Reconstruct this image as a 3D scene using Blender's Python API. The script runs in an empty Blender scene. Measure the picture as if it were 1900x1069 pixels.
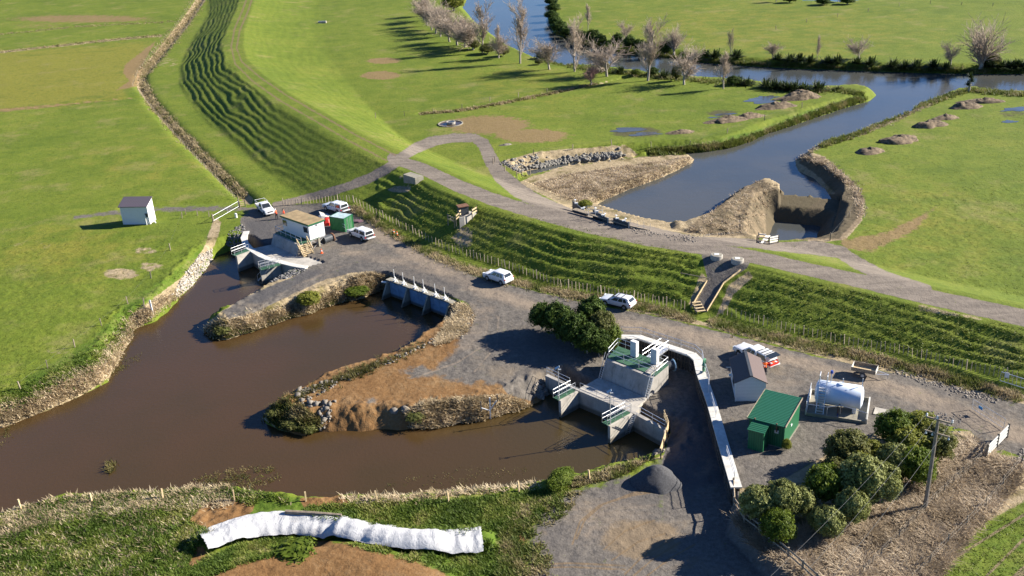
import bpy, bmesh, math, random
import numpy as np
from mathutils import Vector, Matrix
from mathutils.bvhtree import BVHTree
R = math.radians
random.seed(7); rng = np.random.default_rng(11)
SC = bpy.context.scene
COL = SC.collection

# ---------------------------------------------------------------- camera
FPX, CX, CY, TH, RO, CH = 1800.0, 950.0, 534.5, R(24.1), R(3.1), 55.0
F0 = np.array([0, math.cos(TH), -math.sin(TH)]); U0 = np.array([0, math.sin(TH), math.cos(TH)]); R0 = np.array([1.0, 0, 0])
CR = math.cos(RO)*R0 - math.sin(RO)*U0
CU = math.cos(RO)*U0 + math.sin(RO)*R0
CPOS = np.array([0, 0, CH])
cam = bpy.data.cameras.new('camera'); cam.lens = 36*FPX/1900; cam.sensor_width = 36; cam.clip_end = 9000; cam.clip_start = 1
camo = bpy.data.objects.new('camera', cam); COL.objects.link(camo)
camo.matrix_world = Matrix(((CR[0], CU[0], -F0[0], 0), (CR[1], CU[1], -F0[1], 0), (CR[2], CU[2], -F0[2], CH), (0, 0, 0, 1)))
SC.camera = camo

def ray(px, py):
    d = F0*FPX + CR*(px-CX) - CU*(py-CY)
    return d
def P(px, py, z=0.0):
    """point of the world plane of height z seen at that place of the photograph"""
    d = ray(px, py); t = (z-CH)/d[2]
    return Vector((d[0]*t, d[1]*t, z))
def P2(px, py, z=0.0):
    v = P(px, py, z); return (v.x, v.y)
def proj(x, y, z):
    dx, dy, dz = x, y, z-CH
    w = dy*F0[1]+dz*F0[2]
    u = dx*CR[0]+dy*CR[1]+dz*CR[2]
    v = dx*CU[0]+dy*CU[1]+dz*CU[2]
    return CX+FPX*u/w, CY-FPX*v/w

# ---------------------------------------------------------------- numeric helpers
def _h(ix, iy, s):
    n = (ix.astype(np.int64)*374761393 + iy.astype(np.int64)*668265263 + s*974711) & 0xffffffff
    n = ((n ^ (n >> 13))*1274126177) & 0xffffffff
    return ((n ^ (n >> 16)) & 0xffff)/65535.0
def vnoise(x, y, s=0):
    x = np.asarray(x, float); y = np.asarray(y, float)
    ix = np.floor(x); iy = np.floor(y); fx = x-ix; fy = y-iy
    fx = fx*fx*(3-2*fx); fy = fy*fy*(3-2*fy)
    a = _h(ix, iy, s); b = _h(ix+1, iy, s); c = _h(ix, iy+1, s); d = _h(ix+1, iy+1, s)
    return (a*(1-fx)+b*fx)*(1-fy) + (c*(1-fx)+d*fx)*fy
def fbm(x, y, o=4, s=0):
    t = 0; a = .5; n = 0
    for i in range(o):
        t = t + a*vnoise(x*2**i, y*2**i, s+i*7); n += a; a *= .5
    return t/n
def sstep(a, b, x):
    t = np.clip((x-a)/(b-a), 0, 1); return t*t*(3-2*t)
def seg_dist(X, Y, A, B):
    ax, ay = A; bx, by = B; dx, dy = bx-ax, by-ay
    L = dx*dx+dy*dy+1e-12
    t = np.clip(((X-ax)*dx+(Y-ay)*dy)/L, 0, 1)
    return np.hypot(X-ax-t*dx, Y-ay-t*dy), t
def poly_sd(X, Y, V, W=None):
    """signed distance (inside > 0) and width attribute of nearest edge"""
    n = len(V); D = np.full(X.shape, 1e9); Wn = np.ones(X.shape); ins = np.zeros(X.shape, bool)
    for i in range(n):
        A = V[i]; B = V[(i+1) % n]
        d, t = seg_dist(X, Y, A, B)
        m = d < D; D = np.where(m, d, D)
        if W is not None: Wn = np.where(m, W[i]*(1-t)+W[(i+1) % n]*t, Wn)
        if A[1] != B[1]:
            c = ((A[1] > Y) != (B[1] > Y)) & (X < (B[0]-A[0])*(Y-A[1])/(B[1]-A[1])+A[0])
            ins ^= c
    return np.where(ins, D, -D), Wn
def line_d(X, Y, V, W=None):
    D = np.full(X.shape, 1e9); S = np.zeros(X.shape); T = np.zeros(X.shape); Wn = np.ones(X.shape); acc = 0
    for i in range(len(V)-1):
        A, B = V[i], V[i+1]; d, t = seg_dist(X, Y, A, B); m = d < D
        L = math.hypot(B[0]-A[0], B[1]-A[1])
        cr = (B[0]-A[0])*(Y-A[1])-(B[1]-A[1])*(X-A[0])
        D = np.where(m, d, D); S = np.where(m, np.sign(cr), S); T = np.where(m, acc+t*L, T)
        if W is not None: Wn = np.where(m, W[i]*(1-t)+W[i+1]*t, Wn)
        acc += L
    return D, S, T, Wn

# ---------------------------------------------------------------- object helpers
def tag(o, label=None, cat=None, group=None, kind=None):
    if label: o['label'] = label
    if cat: o['category'] = cat
    if group: o['group'] = group
    if kind: o['kind'] = kind
    return o
def thing(name, label, cat, loc=(0, 0, 0), rz=0.0, group=None):
    o = bpy.data.objects.new(name, None); COL.objects.link(o)
    o.empty_display_size = .3
    o.location = loc; o.rotation_euler = (0, 0, rz)
    return tag(o, label, cat, group)
def children(o): return [c for c in bpy.data.objects if c.parent == o]
KIDS = {}
def mesh_obj(name, verts, faces, mat, parent=None, smooth=False):
    me = bpy.data.meshes.new(name); me.from_pydata([tuple(v) for v in verts], [], faces); me.update()
    if smooth: me.polygons.foreach_set('use_smooth', [True]*len(me.polygons))
    o = bpy.data.objects.new(name, me); COL.objects.link(o)
    for m in (mat if isinstance(mat, (list, tuple)) else [mat]): me.materials.append(m)
    if parent:
        o.parent = parent; KIDS.setdefault(parent.name, []).append(o)
    return o
def dup(o, loc, rz=0, sc=1.0, label=None, group=None, parent=None):
    c = o.copy(); COL.objects.link(c)
    if parent is None:
        c.location = loc; c.rotation_euler = (0, 0, rz); c.scale = (sc, sc, sc) if not isinstance(sc, tuple) else sc
        if label: c['label'] = label
        if group: c['group'] = group
    else: c.parent = parent
    for k in KIDS.get(o.name, []):
        kk = dup(k, None, parent=c); KIDS.setdefault(c.name, []).append(kk)
    return c

class MB:
    """collects simple shapes into one mesh"""
    def __init__(s, M=None): s.v = []; s.f = []; s.m = []; s.M = M; s.mi = 0
    def add(s, vs, fs):
        b = len(s.v)
        for v in vs:
            v = Vector(v)
            s.v.append(s.M @ v if s.M else v)
        for f in fs: s.f.append([b+i for i in f]); s.m.append(s.mi)
        return s
    def box(s, c, d, rz=0.0, T=None):
        hx, hy, hz = d[0]/2, d[1]/2, d[2]/2
        vs = [Vector((x, y, z)) for z in (-hz, hz) for x, y in ((-hx, -hy), (hx, -hy), (hx, hy), (-hx, hy))]
        if T is not None: vs = [T @ v for v in vs]
        elif rz:
            m = Matrix.Rotation(rz, 3, 'Z'); vs = [m @ v for v in vs]
        c = Vector(c)
        return s.add([v+c for v in vs], [(3, 2, 1, 0), (4, 5, 6, 7), (0, 1, 5, 4), (1, 2, 6, 5), (2, 3, 7, 6), (3, 0, 4, 7)])
    def bar(s, a, b, w, h=None, up=(0, 0, 1)):
        """rectangular bar from a to b"""
        a, b = Vector(a), Vector(b); h = h or w; d = (b-a)
        if d.length < 1e-6: return s
        d.normalize(); u = Vector(up)
        if abs(d.dot(u)) > .98: u = Vector((1, 0, 0))
        x = d.cross(u).normalized(); y = x.cross(d).normalized()
        q = [x*(-w/2)-y*(h/2), x*(w/2)-y*(h/2), x*(w/2)+y*(h/2), x*(-w/2)+y*(h/2)]
        return s.add([a+k for k in q]+[b+k for k in q], [(3, 2, 1, 0), (4, 5, 6, 7), (0, 1, 5, 4), (1, 2, 6, 5), (2, 3, 7, 6), (3, 0, 4, 7)])
    def tube(s, pts, r, n=6, caps=True):
        pts = [Vector(p) for p in pts]; rs = r if isinstance(r, (list, tuple)) else [r]*len(pts)
        vs = []; fs = []
        for i, p in enumerate(pts):
            d = (pts[min(i+1, len(pts)-1)]-pts[max(i-1, 0)])
            d = d.normalized() if d.length > 1e-9 else Vector((0, 0, 1))
            u = Vector((0, 0, 1)) if abs(d.z) < .95 else Vector((1, 0, 0))
            x = d.cross(u).normalized(); y = x.cross(d)
            for k in range(n):
                a = 2*math.pi*k/n; vs.append(p+(x*math.cos(a)+y*math.sin(a))*rs[i])
        for i in range(len(pts)-1):
            for k in range(n):
                k2 = (k+1) % n; fs.append((i*n+k, i*n+k2, (i+1)*n+k2, (i+1)*n+k))
        if caps: fs.append(tuple(range(n-1, -1, -1))); fs.append(tuple((len(pts)-1)*n+k for k in range(n)))
        return s.add(vs, fs)
    def prism(s, poly, z0, z1):
        """vertical prism of a plan outline; z0/z1 numbers or per-vertex lists"""
        n = len(poly); a = z0 if isinstance(z0, (list, tuple)) else [z0]*n; b = z1 if isinstance(z1, (list, tuple)) else [z1]*n
        ar = sum(poly[i][0]*poly[(i+1) % n][1]-poly[(i+1) % n][0]*poly[i][1] for i in range(n))
        if ar < 0: poly = poly[::-1]; a = a[::-1]; b = b[::-1]
        vs = [(p[0], p[1], a[i]) for i, p in enumerate(poly)]+[(p[0], p[1], b[i]) for i, p in enumerate(poly)]
        fs = [tuple(range(n-1, -1, -1)), tuple(range(n, 2*n))]+[(i, (i+1) % n, n+(i+1) % n, n+i) for i in range(n)]
        return s.add(vs, fs)
    def lathe(s, prof, c=(0, 0, 0), n=12, axis='Z'):
        vs = []; fs = []; c = Vector(c)
        for r_, z in prof:
            for k in range(n):
                a = 2*math.pi*k/n; q = (r_*math.cos(a), r_*math.sin(a), z)
                if axis == 'X': q = (q[2], q[0], q[1])
                if axis == 'Y': q = (q[0], q[2], q[1])
                vs.append(c+Vector(q))
        m = len(prof)
        for i in range(m-1):
            for k in range(n):
                k2 = (k+1) % n; fs.append((i*n+k, i*n+k2, (i+1)*n+k2, (i+1)*n+k))
        fs.append(tuple(range(n-1, -1, -1))); fs.append(tuple((m-1)*n+k for k in range(n)))
        return s.add(vs, fs)
    def band(s, pts, w, z0, z1):
        """wall of plan width w along a polyline of plan points, mitred"""
        n = len(pts); L = []; Rr = []
        for i in range(n):
            p = Vector(pts[i][:2]); a = Vector(pts[max(i-1, 0)][:2]); b = Vector(pts[min(i+1, n-1)][:2])
            d1 = (p-a).normalized() if i > 0 else (b-p).normalized(); d2 = (b-p).normalized() if i < n-1 else d1
            t = (d1+d2).normalized(); nn = Vector((-t.y, t.x)); k = 1/max(.4, nn.dot(Vector((-d1.y, d1.x))))
            L.append(p+nn*w/2*k); Rr.append(p-nn*w/2*k)
        za = z0 if isinstance(z0, (list, tuple)) else [z0]*n; zb = z1 if isinstance(z1, (list, tuple)) else [z1]*n
        vs = []
        for i in range(n): vs += [(L[i].x, L[i].y, za[i]), (Rr[i].x, Rr[i].y, za[i]), (Rr[i].x, Rr[i].y, zb[i]), (L[i].x, L[i].y, zb[i])]
        fs = [(0, 1, 2, 3), tuple(4*(n-1)+k for k in (3, 2, 1, 0))]
        for i in range(n-1):
            a = 4*i; b = a+4
            for k in range(4):
                k2 = (k+1) % 4; fs.append((a+k, b+k, b+k2, a+k2))
        return s.add(vs, fs)
    def build(s, name, mat, parent=None, world=False, smooth=False):
        vs = s.v
        if world and parent is not None: vs = [v-parent.location for v in vs]
        if not vs: return None
        o = mesh_obj(name, vs, s.f, mat, parent, smooth)
        if len(set(s.m)) > 1: o.data.polygons.foreach_set('material_index', s.m)
        return o

# ---------------------------------------------------------------- material helpers
class NT:
    def __init__(s, name):
        s.mat = bpy.data.materials.new(name); s.mat.use_nodes = True
        s.t = s.mat.node_tree; s.t.nodes.clear()
        s.out = s.t.nodes.new('ShaderNodeOutputMaterial')
        s._pos = None
    def set(s, sock, v):
        if v is None: return
        if isinstance(v, bpy.types.NodeSocket): s.t.links.new(v, sock)
        elif isinstance(v, (tuple, list)) and len(v) == 3 and sock.type == 'RGBA': sock.default_value = (*v, 1)
        else: sock.default_value = v
    def node(s, typ, **kw):
        n = s.t.nodes.new(typ)
        for k, v in kw.items(): setattr(n, k, v)
        return n
    def pos(s):
        if s._pos is None: s._pos = s.node('ShaderNodeNewGeometry').outputs['Position']
        return s._pos
    def obj(s): return s.node('ShaderNodeTexCoord').outputs['Object']
    def mapping(s, vec, scale=(1, 1, 1), rot=(0, 0, 0)):
        n = s.node('ShaderNodeMapping'); s.set(n.inputs['Vector'], vec); n.inputs['Scale'].default_value = scale; n.inputs['Rotation'].default_value = rot
        return n.outputs[0]
    def noise(s, scale, detail=3, rough=.55, vec=None, dist=0.0):
        n = s.node('ShaderNodeTexNoise'); s.set(n.inputs['Vector'], vec if vec is not None else s.pos())
        n.inputs['Scale'].default_value = scale; n.inputs['Detail'].default_value = detail; n.inputs['Roughness'].default_value = rough; n.inputs['Distortion'].default_value = dist
        return n.outputs['Fac']
    def voro(s, scale, vec=None, feat='F1', out='Distance'):
        n = s.node('ShaderNodeTexVoronoi', feature=feat); s.set(n.inputs['Vector'], vec if vec is not None else s.pos()); n.inputs['Scale'].default_value = scale
        return n.outputs[out]
    def attr(s, name, out='Color'): return s.node('ShaderNodeAttribute', attribute_name=name).outputs[out]
    def sep(s, c):
        n = s.node('ShaderNodeSeparateColor'); s.set(n.inputs[0], c); return n.outputs
    def math(s, op, a, b=None, clamp=False):
        n = s.node('ShaderNodeMath', operation=op, use_clamp=clamp); s.set(n.inputs[0], a)
        if b is not None: s.set(n.inputs[1], b)
        return n.outputs[0]
    def mul(s, a, b): return s.math('MULTIPLY', a, b)
    def plus(s, a, b): return s.math('ADD', a, b)
    def mr(s, v, a, b, c=0.0, d=1.0, smooth=True):
        n = s.node('ShaderNodeMapRange'); n.interpolation_type = 'SMOOTHSTEP' if smooth else 'LINEAR'
        s.set(n.inputs[0], v); n.inputs[1].default_value = a; n.inputs[2].default_value = b; n.inputs[3].default_value = c; n.inputs[4].default_value = d
        return n.outputs[0]
    def mix(s, f, a, b, blend='MIX'):
        n = s.node('ShaderNodeMix', data_type='RGBA', blend_type=blend); s.set(n.inputs[0], f); s.set(n.inputs[6], a); s.set(n.inputs[7], b)
        return n.outputs[2]
    def ramp(s, f, stops):
        n = s.node('ShaderNodeValToRGB'); s.set(n.inputs[0], f); e = n.color_ramp.elements
        while len(e) < len(stops): e.new(.5)
        for i, (p, c) in enumerate(stops): e[i].position = p; e[i].color = (*c, 1)
        return n.outputs[0]
    def bump(s, h, strength=.5, dist=.1, normal=None):
        n = s.node('ShaderNodeBump'); n.inputs['Strength'].default_value = strength; n.inputs['Distance'].default_value = dist; s.set(n.inputs['Height'], h)
        if normal is not None: s.set(n.inputs['Normal'], normal)
        return n.outputs[0]
    def bsdf(s, col, rough=.8, normal=None, metal=0.0, spec=.3, **kw):
        n = s.node('ShaderNodeBsdfPrincipled'); s.set(n.inputs['Base Color'], col); s.set(n.inputs['Roughness'], rough)
        s.set(n.inputs['Metallic'], metal); s.set(n.inputs['Specular IOR Level'], spec)
        if normal is not None: s.set(n.inputs['Normal'], normal)
        for k, v in kw.items(): s.set(n.inputs[k], v)
        s.t.links.new(n.outputs[0], s.out.inputs[0]); return n
MATS = {}
def simple(name, col, rough=.6, var=.15, scale=3.0, metal=0.0, dirt=None, bump=0.0, spec=.3):
    if name in MATS: return MATS[name]
    t = NT(name); n = t.noise(scale, 4, .6, vec=t.obj())
    lo = tuple(max(0, c*(1-var)) for c in col); hi = tuple(min(1, c*(1+var)) for c in col)
    c = t.mix(t.mr(n, .3, .7), lo, hi)
    if dirt:
        d = t.mr(t.noise(scale*.7, 5, .7, vec=t.obj()), .5, .75); c = t.mix(t.mul(d, .6), c, dirt)
    nb = t.bump(t.noise(scale*6, 3, .6, vec=t.obj()), bump, .03) if bump else None
    t.bsdf(c, rough, nb, metal, spec); MATS[name] = t.mat
    return t.mat
# ================================================================ TERRAIN
WD, WR, WP = -1.8, -0.8, -2.4          # water levels: drain, river, pit pool
CREST = 5.2
def W2(pts, z): return [P2(a, b, z) for a, b in pts]
UP = [(100,300,.3),(50,200,.3),(300,100,.3),(50,450,.3),(250,500,.2),(100,650,.1),(0,760,.1),(-300,600,.2),(-300,200,.3),(100,0,.3),(200,-80,.3),(-400,-100,.3),
 (500,420,.4),(600,440,.5),(680,460,.7),(430,395,.3),(760,460,.9),(870,520,1.1),(950,560,1.3),(1100,590,1.6),(1300,620,1.9),(1500,680,2.0),(1700,720,2.0),(1900,800,2.0),(2100,850,2.0),
 (1450,780,2.0),(1600,800,2.0),(1700,760,2),(1380,840,2.0),(1330,700,2.0),(1600,900,1.7),(1450,930,1.9),(1750,900,1.6),(1650,1000,1.4),(1850,900,1.3),(1850,1000,1.0),(1950,1069,1.0),(1500,1040,1.3),(1700,1150,1.0),
 (470,570,.3),(560,530,.4),(900,640,.9),(800,680,.5),(700,740,.15),(950,700,.4),(870,740,.25),(600,760,.1),(820,600,.8),(720,512,.8),
 (200,980,.5),(600,960,.2),(800,960,.05),(1000,1000,0),(1200,1000,0),(400,1060,.9),(700,1080,.8),(100,1100,.9),(-200,1000,.5),(900,900,-.1),(400,930,.2),
 (350,250,.3),(300,150,.3),(450,320,.3),(560,360,.5),(655,376,.6),(900,490,.9),(1290,590,1.6),(1600,655,1.9),(1890,710,2.0),
 (900,180,1),(1100,220,1),(700,100,1),(560,60,1),(1700,350,1.2),(1850,450,1.3),(1600,200,1),(1850,250,1),(1300,210,1),(1500,60,1),(1800,50,1),(1200,30,1),(960,270,1.2),(1500,-60,1),(900,-60,1),(2200,100,1),(2200,400,1.2),(1050,380,1.4),(1300,440,1.6),(1560,470,1.6)]
UPX = np.array([P2(a, b, z) for a, b, z in UP]); UPZ = np.array([c for _, _, c in UP])
SUNK = [(1149,622,.3),(1186,624,.25),(1285,657.5,.25),(1295,667,.25),(1300,690,.25),(1308,712,.25),(1319,742,.25),(1342,822,.25),(1366.5,904,.25),(1374,955,1.2),(1440,1015,1.6),(1530,1090,1.6),(1600,1200,2),(900,1200,5),(900,900,5),(950,770,5),(965,690,6),(1060,652,6),(1120,640,4)]
SUNKV = [P2(a, b, 2.15 if w < .28 else 2.0 if w < 3 else .3) for a, b, w in SUNK]; SUNKW = [w for *_, w in SUNK]
LEV = [(395,-170),(440,-60),(462,0),(455,20),(441,55),(437,85),(444,112),(474,142),(524,178),(592,217),(652,252),(727,291),(790,317),(850,346),(920,373),(1000,397),(1100,424),(1200,444),(1300,457),(1400,476),(1500,500),(1600,521),(1700,545),(1800,566),(1900,588),(2060,625),(2300,690)]
LEVV = W2(LEV, CREST)
# brown drain: (px,py,bank width m) on the water; a 4th entry z means the rim at that height is given and the waterline lies w metres beyond it
DRAIN = [(-500,1000,3),(-60,838,2.5),(0,795,2.5),(34,781,2.5),(135,741,2.5),(202,709,2.5),(236,640,2.5),(256,607,2.5),(293,594,2),(320,569,2.5),(336,552,2.6),(377,505,2.6),(391,486,2.6),(404,474,2.0),(425,465,1.5),
 (447,466,.8),(468,462,.6),(490,476,.5),(506,488,.5),(512,498,1.2),(522,508,3.0),(526,518,3.0),(508,530,2.0),(490,546,1.6),(452,569,1.6),(424,586,1.6),(395,590,2.2),(378,612,2.2),(397,630,2.2),(424,631,2.2),(471,616,2.2),(525,596,2.2),(572,582,2.2),(640,559,2.2),(677,552,2.2),(705,540,1.6),
 (722,536,.4),(780,562,.4),(834,584,.4),(829,601,2.2),(815,618,2.2),(775,640,2),(745,662,2),(697,680,2),(645,692,2),(600,709,2),(545,735,2),(505,755,2),(484,775,2),(495,787,2.2),(525,797,2.4),(566,807,2.4),(590,802,2.2),(630,800,2),(697,798,2),(775,797,2),(832,790,2),(883,781,2),(923,773,2),(960,762,2.2),(1000,745,2.4),(1020,728,1.5),
 (1052,712,.4),(1110,738,.4),(1175,770,.4),(1215,792,.4),(1240,808,2.2),(1232,832,2.4),(1205,845,2.4,.05),(1135,864,2.4,.05),(1068,880,2.4,.05),(1000,893,2.4,.0),(933,903,2.4,.0),(845,912,2.4,.0),(765,918,2.4,.1),(690,923,2.4,.1),(630,922,2.4,.1),(569,925,2.4,.2),(518,918,2.4,.2),(431,908,2.4,.2),(370,905,2.4,.3),(303,914,2.4,.3),(236,917,2.4,.3),(111,920,2.4,.3),(57,937,2.4,.3),(0,952,2.4,.3),(-120,1000,2.4,.3),(-500,1200,3,.3)]
def wpoly(L, z):
    V = []; Wd = []
    for e in L:
        if len(e) == 4:
            a = P2(e[0], e[1], e[3]); V.append((a[0], a[1]+e[2]))
        else: V.append(P2(e[0], e[1], z))
        Wd.append(e[2])
    return V, Wd
DRV, DRW = wpoly(DRAIN, WD)
RIVER = [(872,-160,3),(866,-60,3),(866,0,2.5),(858,14,2.5),(880,40,2.5),(912,64,2.5),(935,82,2.5),(977,104,2),(1000,114,2),(1051,127,2),(1081,127,2),(1125,130,2),(1169,137,2),(1216,143,2),(1270,150,2),(1327,151,2),(1401,158,2),(1465,168,2),(1536,168,2),(1590,167,2),(1613,169,2),(1627,177,2),(1612,188,2.5),
 (1563,202,2.5),(1512,219,2.5),(1462,236,2.5),(1421,249,2.5),(1391,263,2.5),(1351,276,2.5),(1304,283,2.5),(1270,284,2.5),(1216,287,2.5),(1155,292,3),(1101,298,3.2),(1034,306,3.2),(990,315,3),(966,320,1.5),(964,329,.8),(980,332,1.0),(1000,328,1.0),(1034,319,1.0),(1074,309,1.0),(1135,301,1.0),(1202,295,1.0),(1266,293,1.2),(1287,296,1.8),(1285,302,1.8),(1260,314,2),(1219,333,2),(1169,351,2),(1130,368,2),(1100,382,1.8),
 (1080,387,.5),(1120,402,.5),(1175,419,.6),(1200,423,1.2),(1240,429,1.5),(1268,432,2),(1290,422,2.5),(1322,394,3),(1350,368,3.6),(1390,347,4.5),(1425,343,4.5),(1452,356,3.2),(1455,364,1.5),(1500,368,1.2),(1548,374,1.5),(1530,350,3),(1509,331,2.5),(1482,318,2.5),(1475,298,2.5),(1496,287,2),(1526,270,1.6),(1560,264,1.6),(1597,250,1.6),(1647,230,1.6),(1681,217,1.6),(1698,203,1.6),(1748,183,1.6),(1765,176,1.6),(1799,171,1.6),(1849,178,1.6),(1900,179,1.6),(2300,190,2),
 (2300,150,2),(1900,137,2.5),(1832,137,2.5),(1731,136,2.5),(1630,133,2.5),(1563,130,2.5),(1496,128,2.5),(1395,123,2.5),(1304,116,2.5),(1270,111,2.5),(1155,98,2.5),(1085,84,2.5),(1051,71,2.5),(1027,61,2.5),(1017,37,2.5),(1021,17,2.5),(1026,0,2.5),(1040,-60,3),(1060,-160,3)]
RVV, RVW = wpoly(RIVER, WR)
PIT = [(1438,411,3.6),(1480,415,3.2),(1523,419,4),(1524,438,3.5,1.3),(1506,444,2.5,1.3),(1460,447,2.5,1.3),(1424,442,3,1.3)]
PTV, PTW = wpoly(PIT, WP)
BEND = [(1480,-60,3),(1480,0,3),(1500,7,3),(1560,9,3),(1612,4,3),(1625,-60,3)]
BDV, BDW = wpoly(BEND, WR)
# raised ridges: points, top height above base, half width
RIDGES = [([(1300,424),(1335,388),(1372,358),(1400,344),(1420,348)], 0.75, 4.6, 1.0),
 ([(384,1011),(440,988),(520,972),(600,978),(680,992),(760,1005),(840,1006),(890,1000)], 1.05, 1.6, .2), ([(330,1110),(500,1070),(640,1050),(780,1090)], .9, 4.0, .6),
 ([(1170,540),(1250,557)], .35, 1.5, 1.2)]
RIDV = [(W2(a, z), hgt, w) for a, hgt, w, z in RIDGES]
DITCH = [(420,-90),(372,0),(345,40),(300,95),(262,140),(262,160),(285,195),(330,245),(390,305),(430,345),(462,372)]
DITV = W2(DITCH, .3)
DIT2 = [([(780,210),(850,205),(920,194),(1000,178),(1060,165),(1110,155),(1165,142)], .45, 1.0, 1), ([(0,97),(120,84),(200,75),(300,66)], .35, 1.2, .3), ([(0,64),(140,50),(250,44),(330,40)], .3, 1.2, .3), ([(-20,207),(90,197),(180,188),(270,180)], .3, 1.2, .3), ([(230,388),(300,380),(380,376),(440,372)], .3, 1.2, .3)]
DIT2V = [(W2(a, z), d, w) for a, d, w, z in DIT2]
CUTS = [(W2([(1447,360),(1560,370),(1545,424),(1446,416)], -.3), -.30), (W2([(958,334),(985,322),(1034,309),(1135,296),(1210,288),(1290,283),(1295,303),(1220,334),(1130,368),(1100,384),(1040,372)], .3), .30), (W2([(503,453),(553,472),(600,488),(568,495),(523,486),(484,473),(467,461)], .4), .24), (W2([(1112,698),(1140,690),(1205,720),(1202,742),(1176,765),(1072,724)], .2), .02)]
RGHV = W2([(-120,985),(0,962),(60,945),(250,925),(430,918),(560,940),(640,960),(540,960),(440,975),(375,1000),(340,1060),(300,1180),(-200,1180)], .4)
DFV = W2([(1385,960),(1500,985),(1600,960),(1690,900),(1760,850),(1800,812),(1860,850),(1890,870),(1800,985),(1740,1060),(1690,1110),(1560,1110),(1480,1060),(1400,1000)], 1.5)
PUD = [(1165,247,7),(1180,243,6)]

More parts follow.
